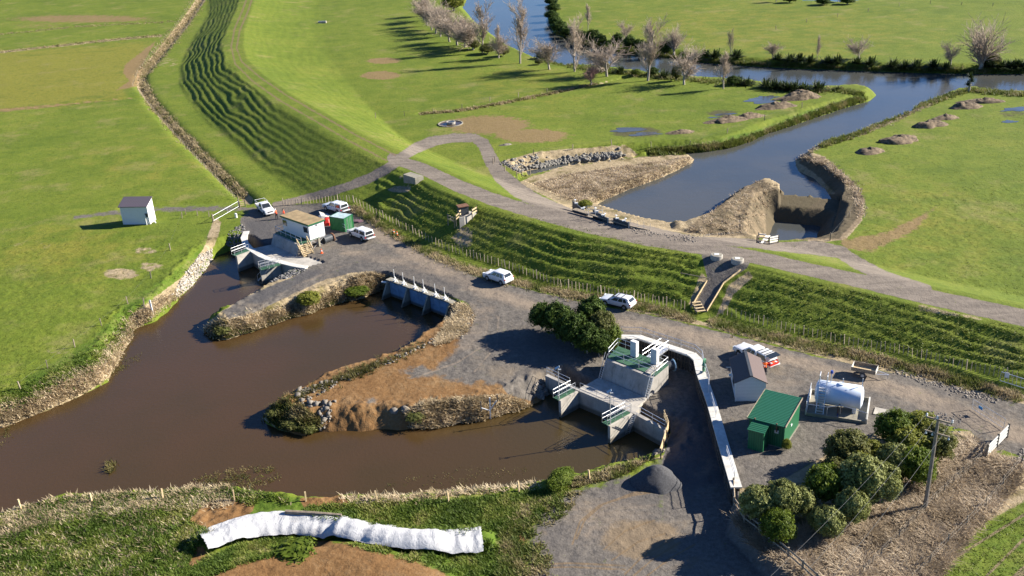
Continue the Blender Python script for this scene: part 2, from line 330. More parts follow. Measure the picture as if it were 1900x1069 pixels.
RAMPW = [P2(742,296,5.2),P2(715,315,4.6),P2(680,333,3.2),P2(640,348,2),P2(590,362,1),P2(540,374,.5)]
CHUTE = [P2(a, b, z) for a, b, z in ((1302,474,5.2),(1395,480,5.2),(1345,523,3.5),(1312,580,1.8),(1282,576,1.8),(1312,520,3.8))]
def bb(V, m):
    a = np.array(V); return a[:, 0].min()-m, a[:, 0].max()+m, a[:, 1].min()-m, a[:, 1].max()+m
def inbb(X, Y, V, m):
    a, b, c, d = bb(V, m); return (X > a) & (X < b) & (Y > c) & (Y < d)
def height(X, Y, detail=True):
    X = np.asarray(X, float); Y = np.asarray(Y, float)
    num = np.zeros(X.shape); den = np.zeros(X.shape)
    for (a, b), z in zip(UPX, UPZ):
        w = 1/(((X-a)**2+(Y-b)**2)+16)**1.6; num += w*z; den += w
    h = num/den
    sd, w = poly_sd(X, Y, SUNKV, SUNKW)
    m = np.clip(sd/w+.0, 0, 1); m = m*m*(3-2*m)
    h = h*(1-m)
    h = h+ (fbm(X/9, Y/9, 3, 3)-.5)*.25
    if detail: h = h+(fbm(X/.9, Y/.9, 3, 4)-.5)*.13*(Y < 150)
    for V, hh, w in RIDV:
        k = inbb(X, Y, V, w*2)
        if k.any():
            d = line_d(X[k], Y[k], V)[0]; d = d*(1+.5*(vnoise(X[k]/1.3, Y[k]/1.3, 5)-.5))
            h[k] += hh*np.clip(1-(d/w)**2, 0, 1)**.8*(1 if hh < 1.5 else 1)
    for V, dd, w in [(DITV, 1.1, 1.7)]+DIT2V:
        k = inbb(X, Y, V, w*3)
        if k.any():
            d = line_d(X[k], Y[k], V)[0]; h[k] -= dd*np.exp(-(d/w)**2*1.3)
    # stopbank
    D, S, T, _ = line_d(X, Y, LEVV)
    near = S < 0
    top = 2.3
    Dn = np.where(near, 10.5+5*sstep(760, 620, proj(X, Y, 2.0+0*X)[0]), 12.0+16*sstep(760, 560, proj(X, Y, 2.0+0*X)[0]))
    t = np.clip((D-top)/Dn, 0, 1); prof = 1-t
    prof = np.where(t < .12, 1-t*t/.24, np.where(t > .88, (1-t)**2/.24, prof+.06*(1-2*t)*0+0))
    prof = np.where((t >= .12) & (t <= .88), 1-(.06+(t-.12)*(.88/.76)), prof)
    ease = sstep(760, 620, proj(X, Y, 2.0+0*X)[0]); prof = np.where(near, prof, prof*(1-ease)+ease*np.clip(1-t, 0, 1)**1.8)
    lev = h+(CREST-h)*np.clip(prof, 0, 1)
    if detail:
        left = sstep(760, 640, proj(X, Y, lev)[0])
        wob = (fbm(T/15, D/6, 4, 21)-.5)*(2.8-.9*left)+(vnoise(T/3, D/3, 22)-.5)*.25
        N = 6.2+2.0*left
        ph = (1-prof)*N+wob
        s = ph-np.floor(ph); k0 = .34+.08*left
        sh = np.where(s < k0, s/k0, (1-s)/(1-k0))*k0*1.15
        wide = np.where(left > .5, sstep(60, 75, T)*0+1, 1)
        amp = .55+.6*sstep(.35, .62, fbm(T/9, D/5, 3, 33))
        xq = proj(X, Y, lev)[0]; fade = sstep(590, 430, xq); amp = np.where(left > .5, (.22+.75*fade)*np.where(t > .55, .75+.25*fade, 1)*(.7+.5*vnoise(T/18, D/6, 35)), amp)
        env = sstep(.02, .10, t)*sstep(1, .9, t)
        dr_ = line_d(X, Y, RAMPW)[0]; env = env*sstep(1.8, 3.2, dr_); cd = poly_sd(X, Y, CHUTE)[0]; env = env*sstep(.2, -.8, cd)
        dn = (CREST-h)/N
        lev = lev+np.where(near, sh*dn*amp*.88*env, .25*sh*dn*env)
        lev = lev+np.where(near, .035, .02)*env*(fbm(X/.9, Y/.9, 3, 44)-.5)*2
    h = np.where((D < top+Dn), np.maximum(lev, h), h)
    base = h
    # water basins
    for V, Wd, z, lum in ((DRV, DRW, WD, .30), (RVV, RVW, WR, .16), (BDV, BDW, WR, .2), (PTV, PTW, WP, .12)):
        k = inbb(X, Y, V, 8)
        if not k.any(): continue
        sd, w = poly_sd(X[k], Y[k], V, Wd)
        x, y = X[k], Y[k]
        out = -sd
        soft = w > 1
        wob = np.where(soft, (fbm(x/2.2, y/2.2, 3, 8)-.5)*(.9 if z == WD else .5), 0)
        out = out+np.where(np.abs(out) < 6, wob, 0)
        t = out/w
        hb = np.where(t <= 0, z-np.minimum(-out*.7, 1.2)-.03, z+(np.maximum(base[k], z+.3)-z)*np.clip(t, 0, 1)**.85)
        lumps = np.where(soft, lum*(fbm(x/.8, y/.8, 3, 9)-.5)*2*sstep(0, .3, t)*sstep(2.0, .9, t), 0)
        hb = np.where(t < 1, hb, base[k])+lumps
        h[k] = np.where(t < 1, np.minimum(h[k]+lumps*0, hb), h[k]+lumps)
        base = h.copy()
    k = inbb(X, Y, RGHV, 3)
    if k.any():
        sd, _ = poly_sd(X[k], Y[k], RGHV); h[k] += np.clip(sd/2, 0, 1)*(.42*(fbm(X[k]/1.5, Y[k]/1.5, 3, 17)-.5)+.20*(vnoise(X[k]/.55, Y[k]/.55, 18)-.5))
    k = inbb(X, Y, DFV, 3)
    if k.any():
        sd, _ = poly_sd(X[k], Y[k], DFV); h[k] += np.clip(sd/2, 0, 1)*(.55*(fbm(X[k]/1.3, Y[k]/2.2, 3, 19)-.5)+.22*(vnoise(X[k]/.6, Y[k]/.6, 20)-.5))
    for V, z in CUTS:
        k = inbb(X, Y, V, 2)
        if k.any():
            sd, _ = poly_sd(X[k], Y[k], V); h[k] = np.where(sd > -.15, np.minimum(h[k], z), h[k])
    return h

def axis(a, b, step, ext, grow=1.25):
    c = list(np.arange(a, b+.1, step)); s = step; lo = []; x = a
    while x > a-ext[0]: s *= grow; x -= s; lo.append(x)
    s = step; hi = []; x = c[-1]
    while x < b+ext[1]: s *= grow; x += s; hi.append(x)
    return np.array(lo[::-1]+c+hi)
STEP = 2.4
gx = axis(-60, 1960, STEP, (700, 700)); gy = axis(-6, 1085, STEP, (0, 300))
gy = np.concatenate([np.linspace(-150, -9, 36), gy])
PXg, PYg = np.meshgrid(gx, gy)
d = F0[None, None, :]*FPX + CR[None, None, :]*(PXg-CX)[..., None] - CU[None, None, :]*(PYg-CY)[..., None]
tt = -CH/np.minimum(d[..., 2], -1.0)
GX = d[..., 0]*tt; GY = d[..., 1]*tt
GH = height(GX, GY)
QX, QY = proj(GX, GY, GH)      # where each ground point lies on the photograph: lets the cover be drawn from traced outlines
ny, nx = GX.shape
# ---------------------------------------------------------------- ground cover outlines
def mpoly(pts, soft=6.0):
    out = np.zeros(QX.shape, np.float32); a = np.array(pts); m = soft*2
    k = (QX > a[:, 0].min()-m) & (QX < a[:, 0].max()+m) & (QY > a[:, 1].min()-m) & (QY < a[:, 1].max()+m)
    if k.any():
        sd, _ = poly_sd(QX[k], QY[k], pts); out[k] = np.clip(.5+sd/(2*soft), 0, 1)
    return out
def mline(pts, soft=3.0, wd=None):
    """pts: (px,py,halfwidth px)"""
    V = [(p[0], p[1]) for p in pts]; Wd = [p[2] for p in pts] if wd is None else [wd]*len(pts)
    out = np.zeros(QX.shape, np.float32); a = np.array(V); m = soft*2+max(Wd)
    k = (QX > a[:, 0].min()-m) & (QX < a[:, 0].max()+m) & (QY > a[:, 1].min()-m) & (QY < a[:, 1].max()+m)
    if k.any():
        D, _, _, w = line_d(QX[k], QY[k], V, Wd); out[k] = np.clip(.5+(w-D)/(2*soft), 0, 1)
    return out
def mell(x, y, a, b, soft=.5):
    r = np.hypot((QX-x)/a, (QY-y)/b); return np.clip((1+soft-r)/(2*soft), 0, 1).astype(np.float32)
def mx(*a):
    o = a[0]
    for b in a[1:]: o = np.maximum(o, b)
    return o
YARD = [(446,405),(470,388),(520,381),(600,377),(648,380),(690,412),(752,452),(822,488),(880,512),(960,532),(1050,554),(1110,567),(1200,583),(1290,604),(1400,632),(1500,658),(1600,680),(1700,702),(1800,727),(1900,750),(2200,840),
 (2200,960),(1960,900),(1900,848),(1858,835),(1836,838),(1800,800),(1760,790),(1735,800),(1640,800),(1560,830),(1470,880),(1420,905),(1372,905),(1375,960),(1440,1020),(1530,1090),(1600,1200),(1230,1200),(1230,850),
 (1245,800),(1100,735),(1020,715),(985,745),(945,735),(920,700),(870,695),(838,700),(850,660),(872,620),(880,585),(868,562),(832,548),(765,525),(715,512),(690,504),(650,507),(600,520),(545,545),(475,580),(425,592),(412,578),(450,553),(490,536),(545,513),(575,493),(560,480),(470,470),(448,440)]
gravel = mpoly(YARD, 5)
gravel = mx(gravel, mpoly([(1235,855),(1130,895),(1050,918),(1000,945),(985,1000),(985,1069),(1000,1200),(1240,1200)], 38))
TRK = [(727,293,9),(790,316,11),(850,345,12),(920,372,12),(1000,397,11),(1100,424,11),(1200,445,11),(1300,460,12),(1400,477,12),(1500,500,12),(1600,522,13),(1700,546,14),(1800,568,15),(1900,590,16),(2100,640,18)]
LOOP = [(738,296,8),(770,276,10),(800,263,10),(840,256,8),(880,256,8),(898,268,11),(910,295,13),(928,325,14),(960,352,14),(1000,375,12),(1060,398,10),(1130,415,11),(1200,431,12),(1290,447,8),(1380,450,8),(1450,458,9),(1510,460,13),(1560,468,12),(1590,488,12),(1640,513,11),(1720,538,10)]
RAMP = [(742,296,9),(715,315,9),(680,333,9),(640,348,8),(590,362,7),(540,374,6),(510,380,5)]
MH = [(1302,474),(1345,470),(1395,480),(1386,498),(1345,523),(1330,552),(1312,580),(1286,576),(1300,545),(1313,518),(1308,498)]
gravel = mx(gravel, mline(TRK, 3), mline(LOOP, 4), mline(RAMP, 4), mpoly(MH, 2))
gravel = mx(gravel, .98*mpoly([(800,690),(840,655),(868,600),(960,590),(970,720),(905,712),(850,712)], 26), .75*mell(780,690,40,14,.9), .6*mell(690,745,30,12,.9))
track_m = mx(mline(TRK, 3), mline(LOOP, 4), mline(RAMP, 4))
yd = mx(.95*mell(1190,1000,95,55,.7), .75*mell(1085,945,95,26,.9), .8*mell(1265,1045,120,36,.8), .75*mell(1010,985,50,60,.9), .6*mell(1130,905,60,14,.9), .55*mell(1240,945,40,22,.9), .5*mell(1330,985+50,50,30,.9))
gravel = mx(gravel, .62*mline([(140,404,6),(200,396,7),(300,389,7),(400,387,7),(470,388,6)], 5), .5*mell(470,392,40,12))
dirt = mx(.8*mpoly([(476,766),(545,712),(625,676),(720,638),(790,596),(826,545),(885,580),(905,640),(1010,700),(1018,748),(925,785),(700,806),(555,816)], 6), .62*mell(965,1000,30,70,.9), .5*mell(1010,925,60,16,.9), mpoly([(560,745),(620,712),(700,690),(770,672),(830,655),(868,620),(890,640),(880,668),(850,690),(905,690),(912,715),(860,735),(790,745),(745,765),(745,790),(700,797),(625,800),(575,800),(600,770)], 14),
 .9*mpoly([(350,1069),(420,1030),(520,1003),(600,1000),(680,1015),(790,1045),(850,1075),(800,1200),(300,1200)], 14), .85*mpoly([(345,968),(378,932),(430,922),(475,935),(465,955),(430,978),(395,988)], 9), .9*mpoly([(556,925),(632,918),(650,932),(630,944),(565,945)], 6), mell(362,1028,20,26), .75*mell(1180,1000,100,50,.9), .6*mell(1085,940,90,30,.9), .5*mell(880,590,10,6), .6*mell(1260,1040,130,40,.9), .55*mell(1010,985,50,60,.9), .5*mell(1130,905,60,16,.9))
dry = mx(.9*mpoly([(368,610),(440,556),(480,528),(540,508),(600,505),(700,500),(725,520),(722,548),(640,566),(420,640),(380,632)], 5), .8*mpoly([(1195,856),(1240,840),(1232,800),(1245,805),(1240,850)], 5), mline([(0,772,26),(60,752,26),(135,715,24),(200,680,22),(235,625,14),(262,585,10),(300,555,10)], 14), mline([(300,555,10),(345,520,9),(385,465,8),(398,430,9),(402,415,8)], 6),
 mline(DITCH, 4, 8), mpoly([(1370,905),(1420,900),(1480,875),(1560,825),(1640,800),(1730,800),(1800,800),(1800,960),(1400,1000)], 6), .9*mpoly([(1375,955),(1420,930),(1560,940),(1690,860),(1760,845),(1800,800),(1850,840),(1900,850),(1960,900),(1800,985),(1740,1060),(1700,1130),(1600,1150),(1480,1050)], 10),
 mpoly([(960,340),(980,330),(1034,314),(1130,297),(1200,290),(1280,286),(1292,300),(1230,335),(1160,362),(1100,385),(1040,378)], 4), mpoly([(1232,436),(1275,385),(1345,320),(1405,300),(1465,335),(1450,380),(1430,440),(1340,444)], 6),
 .9*mpoly([(1468,300),(1490,278),(1530,290),(1580,335),(1604,370),(1600,410),(1570,445),(1500,452),(1480,400),(1520,370)], 4), .85*mpoly([(925,300),(1000,280),(1100,272),(1160,268),(1190,290),(1000,320),(960,322)], 5),
 mline([(380,622,10),(470,600,12),(560,572,12),(640,545,14),(690,528,16)], 6), .9*mpoly([(690,505),(720,512),(720,545),(640,552),(650,515)], 5), mpoly([(835,560),(865,563),(878,585),(866,618),(830,640),(800,640),(828,600)], 5),
 .8*mline([(480,765,10),(560,735,8),(640,702,6),(740,668,6),(800,640,8)], 5), .85*mpoly([(480,775),(520,745),(560,750),(600,780),(585,810),(520,800)], 6), .95*mpoly([(745,760),(800,740),(870,735),(940,730),(985,750),(925,778),(840,795),(760,800)], 7),
 .8*mline([(660,388,6),(720,428,7),(780,465,8),(860,500,8),(960,525,5),(1100,560,3),(1300,600,5),(1420,630,6),(1550,662,8),(1650,682,10),(1750,708,12),(1900,748,16)], 5),
 .75*mline([(1040,381,10),(1090,386,16),(1140,402,18),(1200,418,18),(1270,430,14),(1290,436,8),(1400,440,8)], 4), .55*mline([(1050,540,6),(1120,557,6)], 4),
 .6*mell(665,505,40,14), .7*mline([(0,97,3),(120,84,3),(200,75,3),(300,66,3)], 3), .55*mline([(0,64,2),(140,50,2),(330,40,2)], 3), .6*mline([(780,213,2),(920,195,3),(1110,156,3),(1165,142,2)], 3),
 .75*mell(225,508,38,12), .55*mell(280,495,30,12), .55*mell(270,465,30,8), .4*mell(60,455,60,20), .45*mell(110,650,40,12), .4*mpoly([(0,930),(240,905),(430,905),(420,940),(200,960),(0,1010)], 10),
 .5*mline([(420,262,6),(520,285,4),(640,330,5)], 8), .45*mell(310,115,40,14), .35*mell(330,180,40,10),.4*mell(400,18,30,5),.4*mell(385,38,30,5),
 .6*mpoly([(1300,500),(1318,520),(1298,560),(1285,575),(1275,565)], 4), .75*mpoly([(1390,500),(1350,528),(1338,560),(1325,590),(1345,580),(1365,545),(1400,515)], 5), .6*mpoly([(1700,560),(1790,580),(1880,605),(1700,580)], 6),
 .5*mline([(745,330,10),(765,345,8)], 8), .8*mell(742,352,26,7), .7*mell(860,440,22,24))
pink = mx(mell(706,140,36,8), .9*mell(712,113,34,6), .8*mell(905,232,90,20), .85*mell(985,252,75,14), mpoly([(232,120),(290,75),(270,110),(255,160),(215,168),(240,150),(228,135)], 6), .7*mline([(-20,207,5),(90,197,4),(180,188,3),(270,180,2)], 4), .6*mell(150,35,180,10), .45*mell(70,48,80,8),.5*mell(740,255+5,60,1),.35*mell(15,125,30,8),.35*mell(170,165,70,14),.3*mell(1380,215,60,14),.3*mell(450,60,30,6),.8*mpoly([(1560,440),(1640,430),(1740,380),(1770,350),(1700,430),(1620,470),(1560,462)], 14),.4*mell(1130,345-120,70,8))
lush = mx(.55*mell(985,935,60,30,.9), .6*mell(985,1020,50,50,.9), mpoly([(-100,960),(60,935),(250,915),(430,910),(560,925),(700,930),(860,925),(1000,905),(1130,870),(1210,850),(1140,885),(1040,905),(980,940),(945,1000),(950,1069),(840,1075),(700,1010),(560,995),(400,1000),(340,1060),(330,1200),(-200,1200)], 10), .7*mline([(400,420,12),(370,470,12),(320,520,14),(250,560,16),(180,640,20),(60,710,20)], 14), .8*mline([(1215,280,8),(1310,270,8),(1400,250,8),(1500,212,8),(1600,180,6)], 5), .5*mpoly([(1700,1200),(1745,1060),(1900,905),(2100,800),(2100,1200)], 6),.7*mpoly([(640,560),(650,540),(690,530),(685,550)], 4))
yellow = mx(mpoly([(-100,98),(120,86),(280,75),(250,140),(230,185),(100,198),(-100,215)], 14), .5*mell(1400,60,400,70), .4*mell(300,300,200,60),.5*mell(1560,380,60,60), .7*mell(120,470,160,60,.9), .6*mell(1750,420,160,80,.9), .5*mell(950,160,200,60,.9))
RUTL = [(690,428),(760,472),(850,522),(960,562),(1080,592),(1250,618),(1400,652),(1550,692),(1700,737),(1820,782),(1910,815)]
pale = mx(*[.85*mline([(x-s*2, y+s*w, 2.2) for (x, y), w in zip(RUTL, (5,6,7,7,8,8,8,9,10,12,13))], 2.5) for s in (-1, -.2, .7)], .7*mline([(870,560,2),(905,590,2),(900,640,2),(850,672,2),(760,705,2)], 2), .7*mline([(885,556,2),(925,590,2),(922,640,2),(880,690,2)], 2), .6*mline([(470,570,3),(560,525,3),(640,492,3),(720,480,3)], 3), .55*mell(1120,960,120,60,.8), .5*mell(1450,720,60,40,.8), .5*mell(1560,690,90,20,.8), mline([(690,425,10),(760,470,14),(850,520,14),(960,560,12),(1080,590,12),(1250,615,14),(1400,650,12),(1550,690,12),(1700,735,14),(1820,780,18),(1900,810,20)], 16), .8*mline([(640,470,10),(720,480,12),(800,505,10)], 14), .5*mpoly([(870,560),(940,550),(900,640),(820,680)], 16), .7*mline([(1160,1010,8),(1110,980,6)], 10), .6*mline([(1090,990,14),(1140,940,10),(1190,915,10),(1240,900,8)], 12), .8*track_m)
ARCS = [[(1070,1000),(1085,965),(1120,935),(1175,915),(1232,905)],[(1062,1010),(1076,968),(1112,938),(1170,920),(1230,911)],[(1160,1065),(1195,1030),(1250,1000)],[(1175,1069),(1215,1035),(1262,1006)],[(1200,1069),(1245,1035),(1290,1010)],[(1120,1020),(1160,985),(1215,965)],[(1135,1040),(1185,1005),(1235,990)],[(950,1050),(1060,1045),(1160,1050)],[(950,1056),(1060,1052),(1160,1057)]]
ruts = mx(*[.9*mline([(x, y, 1.6) for x, y in L], 2) for L in ARCS], *[mline([(p[0]+s*a, p[1]+s*b, 1.4) for p, (a, b) in zip(L, D)], 2.2) for s in (-1, 1) for L, D in (([(462,0),(455,20),(440,55),(434,88),(442,116),(474,146),(524,181),(592,220),(652,255),(725,293)], [(5,0),(5,1),(5,1),(5,1),(6,-2),(6,-4),(6,-5),(6,-5),(7,-5),(8,-5)]),)])
ruts2 = mx(mline([(1640,1110,2.5),(1780,1030,2.5),(1900,955,2.5)], 2), mline([(1830,1069,2.5),(1900,1000,2.5)], 2), .7*mline([(1080,980,1.5),(1110,950,1.5),(1160,925,1.5),(1230,905,1.5)], 2), .5*mline([(640,730,1.5),(740,700,1.5),(830,668,1.5),(880,610,1.5),(900,570,1.5)], 2), .5*mline([(660,735,1.5),(760,702,1.5),(850,668,1.5),(905,610,1.5)], 2),
 .5*mline([(1530,462,2),(1640,440,2),(1720,400,2),(1760,350,2)], 2), .5*mline([(1520,452,2),(1600,430,2),(1700,385,2)], 2))
mud = mx(.60*yd, .9*mell(1190,1000,80,40,.8), .62*mpoly([(1255,436),(1300,395),(1370,340),(1410,325),(1450,350),(1430,440),(1340,444)], 8), .9*mpoly([(1432,352),(1560,362),(1585,345),(1606,372),(1598,412),(1560,447),(1420,446),(1405,420),(1425,380)], 8), .5*mpoly([(1490,285),(1530,290),(1585,340),(1560,370),(1520,330)], 8), mpoly([(1870,1075),(1900,1050),(2000,1000),(2000,1200),(1800,1200)], 6), ruts2)
wet = mx(.52*mpoly([(1255,436),(1300,395),(1370,340),(1410,325),(1450,350),(1430,440),(1340,444)], 8), .85*mpoly([(1425,350),(1560,360),(1580,345),(1600,372),(1590,410),(1556,445),(1420,444),(1418,400)], 8), .8*mpoly([(1478,300),(1500,288),(1560,330),(1596,372),(1560,372),(1520,330)], 5), .7*mell(1180,245,60,12), .6*mell(1340,210,40,8), .5*mell(1420,188,30,7), .5*mell(1880,210,40,14))
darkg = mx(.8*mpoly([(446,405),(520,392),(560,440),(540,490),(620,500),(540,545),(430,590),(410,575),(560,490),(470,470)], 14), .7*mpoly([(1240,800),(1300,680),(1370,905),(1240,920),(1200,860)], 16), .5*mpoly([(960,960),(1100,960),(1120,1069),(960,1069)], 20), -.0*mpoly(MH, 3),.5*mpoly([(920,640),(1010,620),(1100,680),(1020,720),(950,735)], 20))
# ---------------------------------------------------------------- mesh, cut along cover borders into ground objects that share one material
verts = np.stack([GX, GY, GH], -1).reshape(-1, 3)
TERR_BVH = BVHTree.FromPolygons([tuple(v) for v in verts.tolist()], [(j*nx+i+nx, j*nx+i+1+nx, j*nx+i+1, j*nx+i) for j in range(ny-1) for i in range(nx-1)])
dx_ = np.gradient(GX, axis=1), np.gradient(GY, axis=1), np.gradient(GH, axis=1); dy_ = np.gradient(GX, axis=0), np.gradient(GY, axis=0), np.gradient(GH, axis=0)
NRM = np.cross(np.stack(dx_, -1), np.stack(dy_, -1)); NRM /= np.linalg.norm(NRM, axis=-1, keepdims=True)+1e-9
NRM = np.where(NRM[..., 2:3] < 0, -NRM, NRM).reshape(-1, 3)
A1 = np.stack([gravel, dirt, dry, lush], -1).reshape(-1, 4).astype(np.float32)
A2 = np.stack([pale, mx(pink), yellow, mx(mud)], -1).reshape(-1, 4).astype(np.float32)
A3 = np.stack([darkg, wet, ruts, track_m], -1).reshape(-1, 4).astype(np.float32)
def fc(a): return (a[:-1, :-1]+a[1:, :-1]+a[:-1, 1:]+a[1:, 1:])/4
cls = np.zeros((ny-1, nx-1), int)
Dl, Sl, _, _ = line_d(GX, GY, LEVV)
bank = fc(np.where(Sl < 0, Dl < 13, Dl < 14).astype(float)) > .5
cls[bank] = 1
cls[fc(dry) > .45] = 3
cls[fc(dirt) > .5] = 4
cls[(fc(gravel) > .5)] = 2
cls[(fc(gravel) > .5) & (fc(track_m) > .5)] = 5
# ---------------------------------------------------------------- ground material
t = NT('ground_cover')
c1, a1 = t.attr('cover_a'), t.attr('cover_a', 'Alpha'); c2, a2 = t.attr('cover_b'), t.attr('cover_b', 'Alpha'); c3, a3 = t.attr('cover_c'), t.attr('cover_c', 'Alpha')
gv, di, dr = t.sep(c1)[0:3]; pa, pk, ye = t.sep(c2)[0:3]; dk, we, ru = t.sep(c3)[0:3]
nL = t.noise(.035, 3, .55); nM = t.noise(.22, 4, .6); nS = t.noise(1.3, 4, .65); nF = t.noise(5.0, 3, .7); nE = t.noise(.7, 5, .65)
nG = t.noise(2.2, 5, .75)
def edge(m, k=.55, lo=.42, hi=.6):
    return t.mr(t.plus(m, t.mul(t.math('SUBTRACT', nE, .5), k)), lo, hi)
g = t.ramp(t.plus(t.mul(nL, .45), t.mul(nM, .55)), [(.30, (.066, .100, .009)), (.5, (.102, .134, .014)), (.72, (.148, .160, .024))])
g = t.mix(t.mul(t.mr(t.plus(ye, t.mul(t.math('SUBTRACT', nM, .5), 1.2)), .25, .9), .8), g, (.165, .150, .024))
g = t.mix(t.mul(t.mr(nS, .45, .75), .65), g, (.048, .078, .009)); g = t.mix(t.mul(t.mr(nF, .5, .8), .5), g, (.15, .16, .04))
g = t.mix(t.mul(t.mr(t.noise(.09, 6, .7), .53, .70), .5), g, (.20, .17, .065)); g = t.mix(t.mul(t.mr(t.noise(.05, 5, .65, vec=t.mapping(t.pos(), (1, 2.2, 1), (0, 0, R(30)))), .55, .7), .45), g, (.055, .088, .010))
lu = t.ramp(t.plus(t.mul(nM, .5), t.mul(nG, .5)), [(.3, (.030, .065, .006)), (.5, (.07, .11, .012)), (.66, (.15, .145, .045)), (.8, (.22, .18, .08))])
g = t.mix(edge(a1, .4), g, lu)
st = t.ramp(t.plus(t.mul(nS, .5), t.mul(nF, .5)), [(.25, (.11, .085, .045)), (.48, (.25, .195, .115)), (.7, (.40, .32, .21))])
st = t.mix(t.mr(nM, .52, .7), st, (.10, .085, .03))
col = t.mix(edge(dr, .75), g, st)
pkc = t.mix(nS, (.13, .075, .035), (.24, .16, .09))
col = t.mix(t.mul(edge(pk, .8), .8), col, pkc)
dc = t.ramp(t.plus(t.mul(nM, .45), t.mul(nG, .55)), [(.28, (.085, .042, .016)), (.48, (.165, .090, .036)), (.62, (.20, .125, .06)), (.8, (.26, .20, .13))])
col = t.mix(edge(di, .8), col, dc)
gr = t.mix(t.mr(nG, .3, .7), (.080, .071, .061), (.140, .124, .106))
gr = t.mix(t.mr(nF, .55, .8), gr, (.18, .165, .145))
road = t.mapping(t.pos(), (.16, .75, .3), (0, 0, R(35)))
nR = t.noise(1.0, 5, .7, vec=road)
gr = t.mix(t.mul(t.mr(t.plus(pa, t.mul(t.math('SUBTRACT', nR, .5), 1.0)), .3, .8), .8), gr, (.215, .170, .125))
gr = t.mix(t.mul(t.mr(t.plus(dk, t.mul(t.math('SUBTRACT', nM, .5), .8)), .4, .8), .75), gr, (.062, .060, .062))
gr = t.mix(t.mul(t.mr(t.noise(.16, 5, .7), .54, .68), .55), gr, (.175, .14, .10))
gr = t.mix(t.mul(t.mr(t.noise(.075, 5, .6), .5, .66), .55), gr, (.070, .066, .064))
gr = t.mix(a3, gr, t.mix(t.mr(nR, .3, .7), (.125, .105, .086), (.20, .168, .135)))
gr = t.mix(t.mul(t.mr(t.noise(.5, 4, .7), .64, .72), .5), gr, (.085, .10, .02))
col = t.mix(edge(gv, .85, .40, .62), col, gr)
col = t.mix(t.mul(edge(a2, .5), .85), col, t.mix(nS, (.105, .076, .045), (.225, .17, .11)))
col = t.mix(t.mul(edge(ru, .9, .3, .6), .75), col, (.15, .105, .06))
col = t.mix(t.mul(edge(we, .6), .8), col, (.06, .05, .03))
hard = edge(gv, .55)
hh = t.plus(t.mul(nF, .35), t.mul(nS, 1.0))
bs = t.node('ShaderNodeMix', data_type='FLOAT'); t.set(bs.inputs[0], hard); bs.inputs[2].default_value = .62; bs.inputs[3].default_value = .55
b = t.node('ShaderNodeBump'); b.inputs['Distance'].default_value = .22; t.set(b.inputs['Height'], hh); t.set(b.inputs['Strength'], bs.outputs[0])
t.bsdf(col, .9, b.outputs[0], spec=.12)
GROUND_MAT = t.mat
def ground_piece(name, k):
    jj, ii = np.nonzero(cls == k)
    q = np.stack([(jj+1)*nx+ii, (jj+1)*nx+ii+1, jj*nx+ii+1, jj*nx+ii], 1)
    used, inv = np.unique(q, return_inverse=True); inv = inv.reshape(q.shape)
    me = bpy.data.meshes.new(name); nv = len(used); nf = len(q)
    me.vertices.add(nv); me.vertices.foreach_set('co', verts[used].astype(np.float32).ravel())
    me.loops.add(nf*4); me.loops.foreach_set('vertex_index', inv.astype(np.int32).ravel())
    me.polygons.add(nf); me.polygons.foreach_set('loop_start', np.arange(0, nf*4, 4, dtype=np.int32)); me.polygons.foreach_set('loop_total', np.full(nf, 4, np.int32))
    me.update(calc_edges=True); me.validate()
    me.polygons.foreach_set('use_smooth', np.ones(nf, bool))
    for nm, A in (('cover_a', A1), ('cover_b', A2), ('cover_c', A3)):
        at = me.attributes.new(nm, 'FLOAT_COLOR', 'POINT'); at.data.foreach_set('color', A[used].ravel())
    me.normals_split_custom_set_from_vertices([tuple(n) for n in NRM[used].tolist()])
    me.materials.append(GROUND_MAT)
    o = bpy.data.objects.new(name, me); COL.objects.link(o); o['kind'] = 'structure'
    return o
for nm, k in (('ground', 0), ('stopbank', 1), ('gravel_yard', 2), ('dry_grass_bank', 3), ('bare_earth', 4), ('gravel_track', 5)): ground_piece(nm, k)
fg = MB().box((0, 2000, -9), (9000, 9000, .2)).build('far_ground', simple('far_grass', (.09, .13, .015), .9)); fg['kind'] = 'structure'

# ---------------------------------------------------------------- water
def water_mat(name, col, deep, ripple, scale, rough=.04):
    t = NT(name); n = t.noise(.05, 3, .6); c = t.mix(t.mr(n, .35, .65), col, deep)
    w = t.mapping(t.pos(), (1, 1, 1), (0, 0, R(20)))
    if name == 'drain_water':
        sx = t.node('ShaderNodeSeparateXYZ'); t.set(sx.inputs[0], t.pos()); c = t.mix(t.mr(sx.outputs[0], -14, 12), c, (.044, .032, .012))
    h = t.plus(t.noise(scale, 3, .6, vec=w), t.mul(t.noise(scale*4, 2, .6, vec=w), .4))
    t.bsdf(c, rough, t.bump(h, ripple, .05), spec=.5, IOR=1.33); return t.mat
M_DRAIN = water_mat('drain_water', (.054, .031, .0125), (.046, .029, .011), .40, 2.2)
M_RIVER = water_mat('river_water', (.064, .064, .056), (.050, .055, .054), .40, .8, .12)
def water(name, V, z, mat, grow=1.2):
    c = np.mean(V, 0); n = len(V); bm = bmesh.new()
    x0, x1, y0, y1 = bb(V, 3)
    # one level sheet over the whole basin, the banks stand up through it
    vs = [bm.verts.new((v[0], v[1], z)) for v in grown(V, grow)]
    f = bm.faces.new(vs); bmesh.ops.triangulate(bm, faces=[f]); bmesh.ops.recalc_face_normals(bm, faces=bm.faces)
    for f in bm.faces:
        if f.normal.z < 0: f.normal_flip()
    me = bpy.data.meshes.new(name); bm.to_mesh(me); bm.free(); me.materials.append(mat)
    o = bpy.data.objects.new(name, me); COL.objects.link(o); o['kind'] = 'structure'; return o
